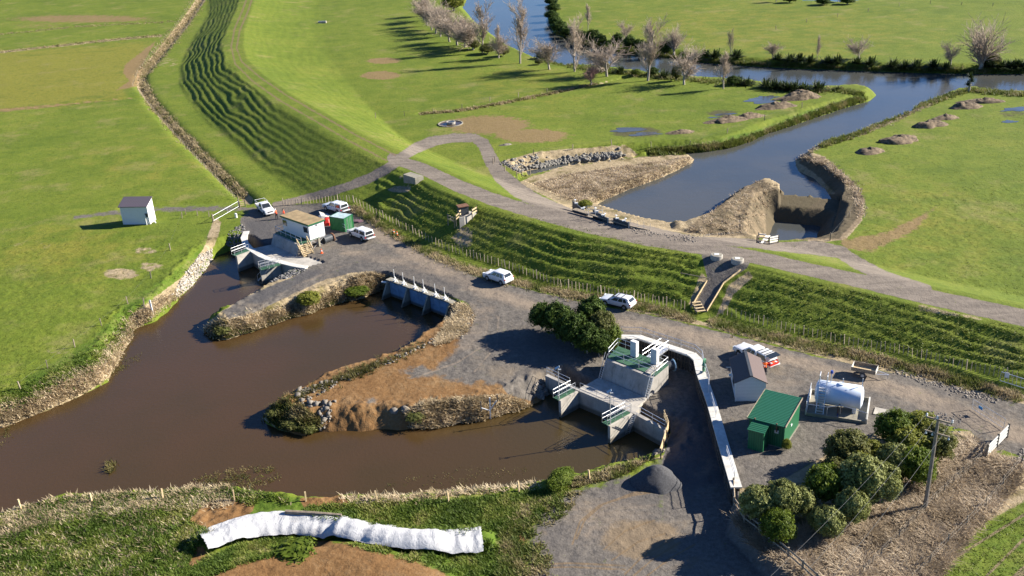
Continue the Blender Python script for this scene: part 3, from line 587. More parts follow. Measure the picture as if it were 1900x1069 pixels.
def grown(V, g):
    V = [Vector(v) for v in V]; n = len(V); ar = sum(V[i].x*V[(i+1) % n].y-V[(i+1) % n].x*V[i].y for i in range(n)); sg = 1 if ar > 0 else -1; out = []
    for i in range(n):
        d = (V[(i+1) % n]-V[i-1]); d = d.normalized() if d.length > 1e-6 else Vector((1, 0)); out.append(V[i]+Vector((d.y, -d.x))*g*sg)
    return out
water('drain_water', DRV, WD, M_DRAIN, .5); water('river_water', RVV, WR, M_RIVER, .5); water('river_water', BDV, WR, M_RIVER, .5); water('pit_water', PTV, WP, M_RIVER, .4)

# ---------------------------------------------------------------- light
EL, AZ = R(27.5), R(10)
sd_ = Vector((math.cos(EL)*math.cos(AZ), math.cos(EL)*math.sin(AZ), math.sin(EL)))
L = bpy.data.lights.new('sun', 'SUN'); L.energy = 5.0; L.angle = R(.53); L.color = (1, .93, .82)
lo = bpy.data.objects.new('sun', L); COL.objects.link(lo); lo.rotation_euler = (-sd_).to_track_quat('-Z', 'Y').to_euler(); lo.location = sd_*200
w = bpy.data.worlds.new('World'); SC.world = w; w.use_nodes = True; wt = w.node_tree
sky = wt.nodes.new('ShaderNodeTexSky'); sky.sky_type = 'NISHITA'; sky.sun_disc = False; sky.sun_elevation = EL; sky.sun_rotation = R(90)-AZ
sky.air_density = 1.0; sky.dust_density = .1; sky.ozone_density = 3.0
bg = next(n for n in wt.nodes if n.type == 'BACKGROUND'); bg.inputs[1].default_value = .05; tint = wt.nodes.new('ShaderNodeMix'); tint.data_type = 'RGBA'; tint.blend_type = 'MULTIPLY'; tint.inputs[0].default_value = 1; tint.inputs[7].default_value = (.52, .74, 1.10, 1)
wt.links.new(sky.outputs[0], tint.inputs[6]); wt.links.new(tint.outputs[2], bg.inputs[0])
SC.view_settings.view_transform = 'Standard'; SC.view_settings.look = 'None'; SC.view_settings.gamma = 1; SC.view_settings.exposure = 1.6

# ---------------------------------------------------------------- placing on the ground
def G(px, py):
    """ground point under that place of the photograph"""
    dd = Vector(ray(px, py)).normalized(); h = TERR_BVH.ray_cast(Vector(CPOS), dd)
    return h[0] if h[0] is not None else P(px, py, 0)
def Z(x, y):
    h = TERR_BVH.ray_cast(Vector((x, y, 60)), Vector((0, 0, -1))); return h[0].z if h[0] is not None else 0.0
# ================================================================ OBJECT MATERIALS
def striped(name, col, dark, period, axis='X', rough=.5, w=.5, bump=.5, metal=0.0, var=.12):
    """ribs or boards along one local axis"""
    t = NT(name); o = t.node('ShaderNodeSeparateXYZ'); t.set(o.inputs[0], t.obj())
    s = t.math('FRACT', t.math('DIVIDE', o.outputs['XYZ'.index(axis)], period))
    k = t.mr(t.math('ABSOLUTE', t.math('SUBTRACT', s, .5)), .5*w-.12, .5*w+.12)
    n = t.noise(2.2, 5, .65, vec=t.obj())
    c = t.mix(t.mul(k, .55), col, dark); c = t.mix(t.mul(t.mr(n, .5, .8), .35), c, tuple(x*.6 for x in col))
    t.bsdf(c, rough, t.bump(k, bump, .04), metal); return t.mat
def concrete(name, col, stain=(.06, .055, .045), form=0.0):
    t = NT(name); n = t.noise(.8, 5, .7, vec=t.obj()); f = t.noise(9, 3, .6, vec=t.obj())
    c = t.mix(t.mr(n, .35, .7), col, tuple(x*.72 for x in col)); c = t.mix(t.mul(t.mr(f, .55, .8), .3), c, tuple(x*.5 for x in col))
    v = t.mapping(t.obj(), (1.6, 1.6, .12)); s = t.mr(t.noise(1.4, 4, .7, vec=v), .52, .72)
    c = t.mix(t.mul(s, .55 if form else .3), c, stain)
    wz = t.node('ShaderNodeSeparateXYZ'); t.set(wz.inputs[0], t.pos()); c = t.mix(t.mul(t.mr(t.plus(wz.outputs[2], t.mul(n, .35)), -.85, -1.25), .75), c, (.055, .045, .03))
    t.bsdf(c, .85, t.bump(f, .25, .02), spec=.2); return t.mat
M = dict(
 conc=concrete('pale_concrete', (.40, .37, .32)), conc2=concrete('board_marked_concrete', (.33, .31, .28), form=1), concw=concrete('white_concrete', (.55, .53, .48), (.25, .23, .2)), concd=concrete('old_concrete', (.26, .24, .19)),
 white=simple('white_paint', (.62, .62, .60), .4, .05, 2, dirt=(.45, .42, .36)), wclad=striped('white_cladding', (.66, .66, .65), (.52, .52, .52), .19, 'X', .4), wcladz=striped('white_weatherboard', (.66, .66, .66), (.42, .42, .43), .17, 'Z', .45),
 steel=simple('galvanised_steel', (.55, .56, .57), .35, .1, 8, metal=.55), dsteel=simple('dark_steel', (.05, .055, .06), .5, .2, 5), wood=simple('weathered_timber', (.22, .18, .13), .85, .3, 6, bump=.3), woodp=simple('pale_new_timber', (.46, .35, .20), .75, .2, 6, bump=.2), woodw=simple('white_painted_timber', (.62, .60, .54), .6, .12, 6),
 post=simple('grey_fence_timber', (.30, .25, .18), .85, .25, 8), greend=striped('green_grating', (.040, .11, .06), (.022, .06, .035), .12, 'X', .7), gclad=striped('green_cladding', (.02, .125, .055), (.010, .07, .03), .22, 'X', .45), groof=striped('green_roof_ribs', (.022, .105, .055), (.011, .06, .033), .24, 'Y', .35, bump=.8),
 gcont=striped('green_container_ribs', (.03, .15, .05), (.015, .075, .025), .28, 'X', .5, bump=1.0), ctop=simple('faded_container_roof', (.33, .42, .43), .6, .15, 2, dirt=(.2, .16, .12)),
 broof=striped('brown_roof_sheet', (.11, .075, .065), (.07, .05, .045), .25, 'Y', .6), droof=striped('purple_grey_roof', (.10, .085, .10), (.06, .05, .06), .3, 'X', .6), hroof=simple('rusty_tan_roof', (.26, .19, .10), .7, .25, .9, dirt=(.16, .17, .09)),
 glass=simple('dark_window', (.02, .025, .03), .08, .1, 2, spec=.6), tank=simple('sky_tinted_tank', (.56, .62, .70), .4, .05, 1.2, dirt=(.40, .40, .40)), blue=simple('blue_plastic', (.02, .06, .30), .5), red=simple('red_plastic', (.55, .03, .02), .5, .2), orange=simple('orange_plastic', (.75, .13, .03), .5), cone=simple('orange_cone', (.8, .11, .02), .5),  # tank: blue of the sky fill is put into its base colour
 rust=simple('rusty_brown_steel', (.14, .07, .04), .8, .3, 5), gate_skylit=concrete('skylit_grey_gate_steel', (.13, .22, .33), (.05, .06, .07)), hose=simple('green_hose', (.10, .26, .14), .6), pile=simple('dark_gravel_pile', (.055, .055, .058), .95, .3, 7, bump=.6), dirtm=simple('brown_spoil', (.125, .092, .058), .95, .6, 1.6, bump=.9), rock=simple('grey_rock', (.165, .145, .12), .9, .4, 1.2, bump=.5), rockd=simple('dark_rock', (.12, .115, .11), .9, .4, 1.5, bump=.5),  # gate steel: blue skylight on shaded grey is painted into the colour
 cloth=simple('white_ground_cloth', (.50, .50, .50), .7, .04, 1.5, dirt=(.6, .56, .50)), wire=simple('fence_wire', (.09, .09, .085), .5), grey=simple('grey_cabinet', (.42, .48, .50), .45, .05), purple=simple('purple_tarp', (.14, .08, .10), .8), logm=simple('old_log', (.20, .16, .12), .9, .3, 3),
 crib=striped('dark_crib_timber', (.075, .065, .055), (.02, .018, .016), .3, 'X', .9))
def cloth_mat():
    t = NT('draped_white_cloth'); f = t.noise(1.8, 5, .75, vec=t.mapping(t.pos(), (1, .5, 1), (0, 0, R(20))), dist=1.2); d = t.mr(t.noise(.6, 5, .7), .55, .75)
    c = t.mix(t.mul(d, .5), (.41, .41, .41), (.28, .24, .19)); t.bsdf(c, .75, t.bump(f, .55, .18), spec=.1); return t.mat
M['cloth_'] = cloth_mat()
def col4(px): return px
def front(pl, pr, z=None):
    """front bottom edge seen in the photograph -> centre, rotation and width of a building's near wall"""
    a = P(*pl, z) if z is not None else G(*pl); b = P(*pr, z) if z is not None else G(*pr)
    zz = z if z is not None else min(a.z, b.z)-.05
    return Vector(((a.x+b.x)/2, (a.y+b.y)/2, zz)), math.atan2(b.y-a.y, b.x-a.x), math.hypot(b.x-a.x, b.y-a.y)
def railing(mb, pts, h=1.05, sp=1.4, rails=(1.0, .52), r=.03, n=5):
    """posts and rails along 3-d foot points"""
    pts = [Vector(p) for p in pts]
    for i in range(len(pts)-1):
        a, b = pts[i], pts[i+1]; k = max(1, round((b-a).length/sp))
        for j in range(k+(1 if i == len(pts)-2 else 0)):
            p = a.lerp(b, j/k); mb.tube([p, p+Vector((0, 0, h))], r*.9, n)
    for f in rails: mb.tube([p+Vector((0, 0, h*f)) for p in pts], r, n)
    return mb
def hexa(mb, lo, hi):
    """solid between two corner loops of equal length (same order, seen from above anticlockwise)"""
    n = len(lo); ar = sum(lo[i][0]*lo[(i+1) % n][1]-lo[(i+1) % n][0]*lo[i][1] for i in range(n))
    if ar < 0: lo = lo[::-1]; hi = hi[::-1]
    return mb.add(list(lo)+list(hi), [tuple(range(n-1, -1, -1)), tuple(range(n, 2*n))]+[(i, (i+1) % n, n+(i+1) % n, n+i) for i in range(n)])
def at_z(v, z): return Vector((v[0], v[1], z))
# ================================================================ BUILDINGS
# white pump shed in the left paddock
c, rz, wd = front((229, 417), (279, 416.5))
t = thing('pump_shed', 'small white shed with a dark sloping roof standing alone in the left paddock', 'shed', c, rz)
dp = 2.3; hf, hb = 3.3, 4.1
mb = MB(); hw = wd/2
mb.add([(-hw,0,0),(hw,0,0),(hw,dp,0),(-hw,dp,0),(-hw,0,hf),(hw,0,hf),(hw,dp,hb),(-hw,dp,hb)], [(3,2,1,0),(0,1,5,4),(1,2,6,5),(2,3,7,6),(3,0,4,7),(4,5,6,7)])
mb.build('wall', M['wclad'], t)
r = MB(); sl = (hb-hf)/dp
r.add([(-hw-.2,-.25,hf-.25*sl+.02),(hw+.12,-.25,hf-.25*sl+.02),(hw+.12,dp+.15,hb+.15*sl+.02),(-hw-.2,dp+.15,hb+.15*sl+.02),(-hw-.2,-.25,hf-.25*sl+.12),(hw+.12,-.25,hf-.25*sl+.12),(hw+.12,dp+.15,hb+.15*sl+.12),(-hw-.2,dp+.15,hb+.15*sl+.12)], [(3,2,1,0),(0,1,5,4),(1,2,6,5),(2,3,7,6),(3,0,4,7),(4,5,6,7)])
r.build('roof', M['droof'], t)
MB().tube([(hw-.55,-.18,0),(hw-.55,-.18,1.75),(hw-.35,-.05,1.9)], .09, 8).build('pipe', M['white'], t)
MB().box((hw-.28,-.06,1.75),(.5,.16,.6)).build('meter_box', M['dsteel'], t)
MB().tube([(hw+.05,.8,1.0),(hw+.35,.8,1.0),(hw+.4,.75,.35),(hw+.75,.55,.12)], .12, 8).build('pipe', M['white'], t)
MB().box((0, dp/2, .04), (wd+.15, dp+.15, .14)).build('base_slab', M['concd'], t)

# cabin on stilts beside the curved basin
c, rz, wd = front((526.6, 428), (576, 445.5), 2.05)
hutM = Matrix.Translation(c) @ Matrix.Rotation(rz, 4, 'Z')
e = P(607, 437, 2.05); hdp = max(2.6, (e-P(576, 445.5, 2.05)).length); hw = wd/2; HUT = (c, rz, wd, hdp)
t = thing('cabin', 'white cabin on steel legs with a flat rusty tan roof above the curved basin', 'cabin', c, rz)
MB().box((0, hdp/2, 1.2), (wd, hdp, 2.4)).build('wall', M['wclad'], t)
rf = MB(); rf.box((0, hdp/2, 2.52), (wd+.35, hdp+.35, .14)); rf.build('roof', M['hroof'], t)
MB().box((0, -.19, 2.42), (wd+.4, .06, .22)).build('fascia', M['gclad'], t)
MB().box((wd/2+.19, hdp/2, 2.42), (.06, hdp+.3, .22)).build('fascia', M['gclad'], t)
for x in (-hw+.7, hw-.85):
    f = MB().box((x, -.025, 1.5), (1.15, .07, 1.0)).build('window', M['woodw'], t)
    MB().box((x, -.05, 1.5), (1.05, .05, .9)).build('pane', M['glass'], f)
MB().box((wd/2+.03, hdp*.5, 2.0), (.06, .22, .2)).build('vent', M['dsteel'], t)
MB().box((0, hdp/2, -.12), (wd-.05, hdp-.05, .22)).build('floor_frame', M['steel'], t)
for x in (-hw+.15, 0, hw-.15):
    for y in (.2, hdp-.2): MB().tube([(x, y, -.23), (x, y, -1.75)], .07, 6).build('leg', M['steel'], t)
MB().bar((hw-.15, .2, -1.7), (hw-.15, hdp-.2, -.25), .07).bar((hw-.15, hdp-.2, -1.7), (hw-.15, .2, -.25), .07).build('brace', M['steel'], t)
# outlet pipe lying behind the cabin
a = P(600, 446, 1.1); b = P(617, 440, 1.1)
t = thing('outlet_pipe', 'dark steel outlet pipe sticking out from under the white cabin', 'pipe', a)
mb = MB(); mb.tube([a, b], .58, 14); mb.build('pipe_barrel', M['dsteel'], t, True)
MB().tube([b-(b-a).normalized()*.12, b+(b-a).normalized()*.06], .72, 14).build('flange', M['rust'], t, True)
for q in (.2, .8):
    p = a.lerp(b, q); MB().box((p.x, p.y, .72), (.3, 1.0, .75), .3).build('support', M['concd'], t, True)

# ---------------------------------------------------------------- left pump station
o = P(515, 470, .4)
t = thing('pump_station', 'concrete pump station with a curved white coping and sloping basin below the white cabin', 'pump station', o)
DZ = 1.9
fa, fb = P(507.3, 434, DZ), P(555, 455, DZ); ga, gb = P(503, 454.5, .42), P(551, 475, .42)
bk = (hutM.to_3x3() @ Vector((0, 1, 0)))
mb = MB(); back = bk*(hdp+1.0)
hexa(mb, [ga, gb, at_z(fb+bk*.7, .2), at_z(fa+bk*.7, .2)], [fa, fb, fb+bk*.7, fa+bk*.7]); mb.build('sloping_wall', M['conc2'], t, True)
mb = MB(); hexa(mb, [fa+bk*.35+Vector((0,0,.003)), fb+bk*.35+Vector((0,0,.003)), fb+back+Vector((0,0,.003)), fa+back+Vector((0,0,.003))], [p+Vector((0, 0, .1)) for p in (fa+bk*.35, fb+bk*.35, fb+back, fa+back)]); mb.build('deck', M['greend'], t, True)
for q in (0, .33, .66, 1):
    for d in (1.2, hdp+.8):
        p = fa.lerp(fb, q)+bk*d; MB().box((p.x, p.y, 1.0), (.3, .3, 1.8), rz).build('column', M['concd'], t, True)
fl = [P(503, 454, .40), P(551, 474.5, .40), P(585, 478, .40), P(600, 490, .40), P(565, 497, .40), P(523, 487, .40), P(484, 474, .40), P(466, 462, .40)]
hexa(MB(), [at_z(p, -.1) for p in fl], fl).build('basin_floor', M['conc'], t, True)
rim = [(457, 429), (452, 441), (456, 452), (464, 461), (474, 467.5), (484, 474), (498, 480), (515, 484), (530, 488), (546, 492), (560, 494.5), (569, 495.5)]
RZ = .8
rp = [P(a, b, RZ) for a, b in rim]
MB().band(rp, .55, -2.4, RZ-.14).build('curved_wall', M['conc'], t, True)
MB().band(rp, .95, RZ-.14, RZ).build('coping', M['concw'], t, True)
def wing(t, a, b, z, w=.4, plat=.9, side=1, zb=-2.6):
    """wall running out over the water with a grating walkway and rails"""
    a = P(*a, z); b = P(*b, z); d = (b-a).normalized(); n = Vector((-d.y, d.x, 0))*side
    MB().band([a, b], w, zb, z-.02).build('wing_wall', M['conc'], t, True)
    q = [a+n*.1+d*.2, b+n*.1+d*.15, b+n*(plat+.1)+d*.15, a+n*(plat+.1)+d*.2]
    hexa(MB(), [at_z(p, z+.002) for p in q], [at_z(p, z+.09) for p in q]).build('walkway', M['greend'], t, True)
    m = MB(); railing(m, [at_z(q[0], z+.09), at_z(q[1], z+.09), at_z(q[2], z+.09), at_z(q[3], z+.09)], 1.0, 1.1); m.build('railing', M['steel'], t, True)
    return a, b, d, n
wing(t, (465, 465), (438, 475), RZ, side=-1, plat=.8)
a, b, d, n = wing(t, (519, 488), (482, 497.5), RZ, side=1, plat=.9)
# stairs from the right walkway to the water
s0 = P(503, 495.5, RZ); s1 = P(482, 519, -1.55); mb = MB(); dd = (s1-s0); nn = Vector((-dd.y, dd.x, 0)).normalized()*.45
for s in (-1, 1):
    mb.bar(s0+nn*s, s1+nn*s, .06, .16); mb.tube([s0+nn*s+Vector((0, 0, .9)), s1+nn*s+Vector((0, 0, .9))], .03, 5)
    for q in (0, .5, 1): p = s0.lerp(s1, q)+nn*s; mb.tube([p, p+Vector((0, 0, .9))], .028, 5)
for k in range(1, 9):
    p = s0.lerp(s1, k/9); mb.bar(p-nn, p+nn, .22, .04)
mb.build('steps', M['steel'], t, True)
mb = MB(); railing(mb, [fa+bk*.5+Vector((0, 0, .1)), fb+bk*.5+Vector((0, 0, .1))], 1.0, 1.5); railing(mb, [fa+bk*.5+Vector((0, 0, .1)), fa+back+Vector((0, 0, .1))], 1.0, 1.5); mb.build('railing', M['steel'], t, True)
# timber steps up to the deck
s1 = P(573, 474, .5); s0 = P(561, 452, DZ+.1); mb = MB(); dd = s1-s0; nn = Vector((-dd.y, dd.x, 0)).normalized()*.85
for s in (-1, 1):
    mb.bar(s0+nn*s, s1+nn*s, .08, .24)
    mb.bar(s0+nn*s+Vector((0, 0, 1)), s1+nn*s+Vector((0, 0, 1)), .09, .07)
    for q in (0, .55, 1): p = s0.lerp(s1, q)+nn*s; mb.bar(p, p+Vector((0, 0, 1)), .09)
for k in range(1, 8):
    p = s0.lerp(s1, k/7.3); mb.bar(p-nn, p+nn, .30, .06)
mb.build('timber_steps', M['woodp'], t, True)
mb = MB(); railing(mb, [P(621, 419, .9), P(641, 428, .9)], 1.0, 1.2); g = thing('handrail', 'short galvanised handrail in front of the green container', 'handrail', P(621, 419, .9)); mb.build('rail', M['steel'], g, True)

# green shipping container
c, rz, wd = front((641, 430.5), (656, 422))
t = thing('container', 'small dark green shipping container with a faded roof beside the white cabin', 'container', c, rz)
L_ = 2.9; W_ = 2.2; Hc = 2.3
for nm, cc, dm, rr in (('end_panel', (0, .04, Hc/2), (W_, .08, Hc), 0), ('end_panel', (0, L_-.04, Hc/2), (W_, .08, Hc), 0)): MB().box(cc, dm).build(nm, M['gcont'], t)
for s in (-1, 1):
    sp = MB().box((0, 0, 0), (L_-.17, .08, Hc-.06)).build('side_panel', M['gcont'], t); sp.location = (s*(W_/2-.042), L_/2, Hc/2); sp.rotation_euler = (0, 0, R(90))
MB().box((0, L_/2, Hc+.02), (W_-.05, L_-.05, .07)).build('roof', M['ctop'], t)
for x in (-W_/2, W_/2):
    for y in (0, L_): MB().box((x, y, Hc/2), (.13, .13, Hc+.06)).build('corner_post', M['gclad'], t)
for z in (.07, Hc): MB().box((0, -.012, z), (W_, .12, .13)).build('edge_rail', M['gclad'], t); MB().box((0, L_+.012, z), (W_, .12, .13)).build('edge_rail', M['gclad'], t)
for x in (-.5, -.25, .25, .5): MB().tube([(x, -.05, .15), (x, -.05, Hc-.1)], .022, 5).build('lock_bar', M['steel'], t)

# ---------------------------------------------------------------- floodgates, skylight blue put into the gate colour
ZT = .65
A, B = P(721.5, 520.5, ZT), P(836, 562, ZT); dv = (B-A); Lg = dv.length; ux = dv.normalized(); nv = Vector((ux.y, -ux.x, 0))
t = thing('floodgate', 'concrete floodgate wall with six skylight-tinted grey gates and white lifting screws in the brown pond', 'floodgate', A, math.atan2(ux.y, ux.x))
MB().box((Lg/2, .35, (-2.6)/2-.0), (Lg+.8, .6, 2.6)).build('wall', M['concd'], t)
MB().box((Lg/2, .30, .06), (Lg+.9, 1.0, .12)).build('coping', M['concd'], t)
for i in range(6):
    x = Lg*(i+.5)/6+(.12 if i % 2 == 0 else -.12)
    g = MB().box((x, -.05, -1.15), (Lg/6-.28, .14, 2.1)).build('gate', M['gate_skylit'], t)
    for z in (-.15, -1.15, -2.1): MB().box((x, -.14, z), (Lg/6-.28, .05, .09)).build('rib', M['gate_skylit'], g)
    s = MB(); s.tube([(x, .1, .12), (x, .1, 1.95)], .045, 6); s.build('lifting_screw', M['white'], t)
    h = MB(); h.box((x, .1, .3), (.34, .3, .36))
    for a in range(4): h.bar((x, .1, .42), (x+.5*math.cos(a*1.57+.5), .1+.5*math.sin(a*1.57+.5), .5), .06)
    h.bar((x+.1, .1, .9), (x+.75, .1, .15), .05); h.build('gearbox', M['white'], t)
for i in range(4):
    x = Lg*i/3; m = MB(); m.add([(x-.13, .1, 0), (x+.13, .1, 0), (x+.13, -.35, 0), (x-.13, -.35, 0), (x-.13, .1, -2.6), (x+.13, .1, -2.6), (x+.13, -1.7, -2.6), (x-.13, -1.7, -2.6)], [(0,1,2,3),(7,6,5,4),(1,0,4,5),(2,1,5,6),(3,2,6,7),(0,3,7,4)]); m.build('buttress', M['concd'], t)
MB().tube([(-.9, -.6, -.25), (.1, -.1, -.25)], .14, 8).build('pipe', M['white'], t)

# ---------------------------------------------------------------- right pump station
o = P(1170, 700, .2); DZ = 2.3
t = thing('pump_station', 'concrete pump station with two tall cabinets on its green railed deck', 'pump station', o)
FL, FR, BR, BL = P(1124.5, 667.5, DZ), P(1212, 702, DZ), P(1240.5, 678, DZ), P(1147, 643, DZ)
fl, fr, br, bl = P(1113.5, 701, .2), P(1198, 738, .2), P(1242, 705, .2), P(1131, 676, .2)
bl = at_z(BL, .2); br = at_z(BR, .2)
hexa(MB(), [at_z(fl, -.3), at_z(fr, -.3), at_z(br, -.3), at_z(bl, -.3)], [FL, FR, BR, BL]).build('chamber', M['conc2'], t, True)
q = [FL.lerp(BL, .13), FR.lerp(BR, .13), BR, BL]
hexa(MB(), [at_z(p, DZ+.003) for p in q], [at_z(p, DZ+.07) for p in q]).build('deck', M['greend'], t, True)
q = [FL.lerp(FR, .80).lerp(BL.lerp(BR, .80), .1), FL.lerp(FR, .93).lerp(BL.lerp(BR, .93), .1), FL.lerp(FR, .93).lerp(BL.lerp(BR, .93), .95), FL.lerp(FR, .80).lerp(BL.lerp(BR, .80), .95)]
hexa(MB(), [at_z(p, DZ+.02) for p in q], [at_z(p, DZ+.16) for p in q]).build('hatch_cover', M['conc'], t, True)
ap = [P(1112, 700, .2), P(1200, 739, .2), P(1176, 762, .2), P(1074, 722, .2)]
hexa(MB(), [at_z(p, -.2) for p in ap], ap).build('apron', M['conc'], t, True)
dk = DZ+.07
mb = MB(); up = lambda p: at_z(p, dk)
railing(mb, [up(FL.lerp(BL, .2)), up(FL.lerp(BL, .98)), up(BL.lerp(BR, .30))], 1.05, 1.3); railing(mb, [up(FL.lerp(FR, .02).lerp(BL, .16)), up(FL.lerp(FR, .97).lerp(BR, .16))], 1.05, 2.2)
railing(mb, [up(FR.lerp(BR, .2)), up(FR.lerp(BR, .95)), up(BL.lerp(BR, .72))], 1.05, 1.3); mb.build('railing', M['steel'], t, True)
for (pl, pr) in (((1169.5, 660), (1180, 664)), ((1207, 674.5), (1218, 678.5))):
    c, rz, wd = front(pl, pr, dk); m4 = Matrix.Translation(c) @ Matrix.Rotation(rz, 4, 'Z')
    cab = MB(m4).box((0, .25, .95), (wd, .5, 1.9)).build('cabinet', M['white'], t, True)
    MB(m4).box((0, -.012, .97), (wd-.06, .03, 1.75)).build('door', M['grey'], cab) if False else None
    dmb = MB(m4); dmb.box((0, -.014, .97), (wd-.08, .03, 1.72)); dv_ = [v-t.location for v in dmb.v]; mesh_obj('door', dv_, dmb.f, M['grey'], cab)
# bridge to the retaining wall
ba, bb_ = P(1199, 668, dk), P(1233, 645, 2.2); d = (bb_-ba).normalized(); n = Vector((-d.y, d.x, 0))*.5
hexa(MB(), [p-Vector((0, 0, .18)) for p in (ba-n, bb_-n, bb_+n, ba+n)], [ba-n, bb_-n, bb_+n, ba+n]).build('bridge', M['steel'], t, True)
mb = MB(); railing(mb, [ba-n, bb_-n], 1.05, 1.2); railing(mb, [ba+n, bb_+n], 1.05, 1.2); mb.build('railing', M['steel'], t, True)
pa = P(1232, 681, 1.35); pd = Vector((.93, .25, 0)).normalized(); pb = pa+pd*1.1
MB().tube([pa-pd*.6, pb], .55, 16).build('pipe', M['dsteel'], t, True); MB().tube([pb, pb+pd*.12], .72, 16).build('flange', M['gate_skylit'], t, True)
for top, bot in ((P(1211, 702, DZ), P(1199, 739, .2)), (P(1125, 668, DZ), P(1113, 702, .2))):
    m = MB(); dd = (bot-top); sd = Vector((-dd.y, dd.x, 0)).normalized()*.22; off = Vector((0, -.12, .05))
    for s in (-1, 1): m.bar(top+sd*s+off+Vector((0, 0, .9)), bot+sd*s+off, .05)
    for k in range(1, 9): p = top.lerp(bot, k/9)+off; m.bar(p-sd, p+sd, .04)
    m.build('ladder', M['steel'], t, True)
# outlet wall and wing walls
t2 = thing('outlet_wall', 'concrete outlet wall with railed wing walls standing in the brown drain', 'retaining wall', P(1100, 738, .3))
ZW = .35
wl = [P(1014, 695.5, ZW), P(1072, 722, ZW), P(1176, 765, ZW), P(1234, 796, ZW)]
MB().band(wl, .45, -2.6, ZW).build('wall', M['conc2'], t2, True)
d = (wl[2]-wl[1]).normalized(); n = Vector((-d.y, d.x, 0))
q = [wl[1]+n*.2, wl[2]+n*.2, wl[2]+n*1.2, wl[1]+n*1.2]
hexa(MB(), [at_z(p, -.2) for p in q], [at_z(p, ZW-.03) for p in q]).build('walkway', M['conc'], t2, True)
wing(t2, (1071, 725.5), (1038.5, 743), ZW, side=-1, plat=.75, w=.35)
wing(t2, (1173, 766.5), (1130, 790), ZW, side=-1, plat=.75, w=.35)
mb = MB(); railing(mb, [wl[0]+n*.05, wl[1]-d*1.2+n*.05], .95, 1.6); railing(mb, [wl[1]+d*.4-n*.05, wl[2]-d*.3-n*.05], .95, 2.4, r=.022); railing(mb, [wl[2]+d*.8, wl[3]], .95, 1.7); mb.build('railing', M['steel'], t2, True)
m = MB(); top, bot = P(1178, 768, ZW+.9), P(1162, 809, WD-.3); sd = Vector((.85, .5, 0)).normalized()*.3
for s in (-1, 1): m.bar(top+sd*s, bot+sd*s, .05)
for k in range(1, 10): p = top.lerp(bot, k/10); m.bar(p-sd, p+sd, .04)
m.build('ladder', M['steel'], t2, True)
# lamp posts with small panels
for i, (px, py, lab) in enumerate(((1037.5, 741, 'slim steel lamp post with a small panel on the left wing wall'), (1132.5, 787, 'slim steel lamp post with a small panel on the middle wing wall'))):
    a = P(px, py, ZW); g = thing('lamp_post', lab, 'lamp post', a, 0, 'lamp posts on the outlet walls')
    MB().tube([(0, 0, 0), (0, 0, 3.9)], [.06, .045], 8).build('pole', M['steel'], g)
    MB().box((-.1, 0, 3.95), (.55, .4, .05), T=Matrix.Rotation(R(-28), 3, 'Y')).build('panel', M['grey'], g)
    MB().box((.16, -.05, 3.72), (.3, .16, .1)).build('lamp_head', M['steel'], g)
# timber barrier at the end of the outlet wall
g = thing('timber_barrier', 'pale new timber barrier at the right end of the outlet wall', 'barrier', P(1234, 795, .2))
bp = [P(1233, 776, .35), P(1242, 797, .3), P(1226, 848, .15)]
m = MB()
for i in range(2):
    a, b = bp[i], bp[i+1]; k = max(1, round((b-a).length/1.4))
    for j in range(k+1): p = a.lerp(b, j/k); MB().bar(p-Vector((0, 0, .5)), p+Vector((0, 0, 1.0)), .12).build('post', M['wood'], g, True)
for z in (.3, .6, .9):
    m = MB()
    for i in range(2): m.bar(bp[i]+Vector((-.08, 0, z)), bp[i+1]+Vector((-.08, 0, z)), .05, .2)
    m.build('rail', M['woodp'], g, True)

# ---------------------------------------------------------------- retaining wall with white walkway
cp = [(1153, 624.5), (1186, 625), (1285, 657.5), (1295, 667), (1300, 690), (1308, 712), (1319, 742), (1342, 822), (1366.5, 904)]
CZ = 2.15; cpw = [P(a, b, CZ) for a, b in cp]
t = thing('retaining_wall', 'dark timber crib retaining wall topped by a white walkway around the sunken yard', 'retaining wall', cpw[4])
MB().band(cpw, .62, -.4, CZ-.16).build('crib', M['crib'], t, True)
MB().band(cpw, 1.02, CZ-.16, CZ).build('walkway', M['concw'], t, True)
m = MB()
for i in range(len(cpw)-1):
    a, b = cpw[i], cpw[i+1]; L_ = (b-a).length; d = (b-a)/L_; n = Vector((d.y, -d.x, 0)); k = int(L_/.42)
    for j in range(k):
        p = a+d*(j+.5)*L_/k+n*.34; m.tube([at_z(p, -.4), at_z(p+n*random.uniform(-.03, .05), CZ-.2)], random.uniform(.09, .15), 5)
    for z in (.5, 1.2): m.bar(at_z(a+n*.44, z), at_z(b+n*.44, z), .08, .14)
m.build('poles', M['crib'], t, True)
def off(i, s):
    a = cpw[max(i-1, 0)]; b = cpw[min(i+1, len(cpw)-1)]; d = (b-a).normalized(); return cpw[i]+Vector((-d.y, d.x, 0))*s
m = MB(); railing(m, [off(i, .42) for i in range(0, 3)], 1.05, 2.0); railing(m, [off(2, .42), off(3, .45), off(4, .42), off(5, .42), cpw[5].lerp(cpw[6], .6)], 1.05, 1.6)
a, b = cpw[6], cpw[7]; railing(m, [a.lerp(b, .0), a.lerp(b, .42)], .9, 3); a, b = cpw[7], cpw[8]; railing(m, [a.lerp(b, .25), a.lerp(b, .85)], .9, 3)
m.build('railing', M['steel'], t, True)
g = thing('hose_reel', 'green hose coiled over the railing at the bend of the white walkway', 'hose', P(1306, 690, CZ), R(70))
m = MB()
for k in range(4): m.tube([(.62*math.cos(q*math.pi/8), .06*k-.1, .85+.72*math.sin(q*math.pi/8)) for q in range(17)], .045, 5)
m.build('hose', M['hose'], g); MB().box((0, 0, .85), (.12, .5, .12)).build('bracket', M['steel'], g)

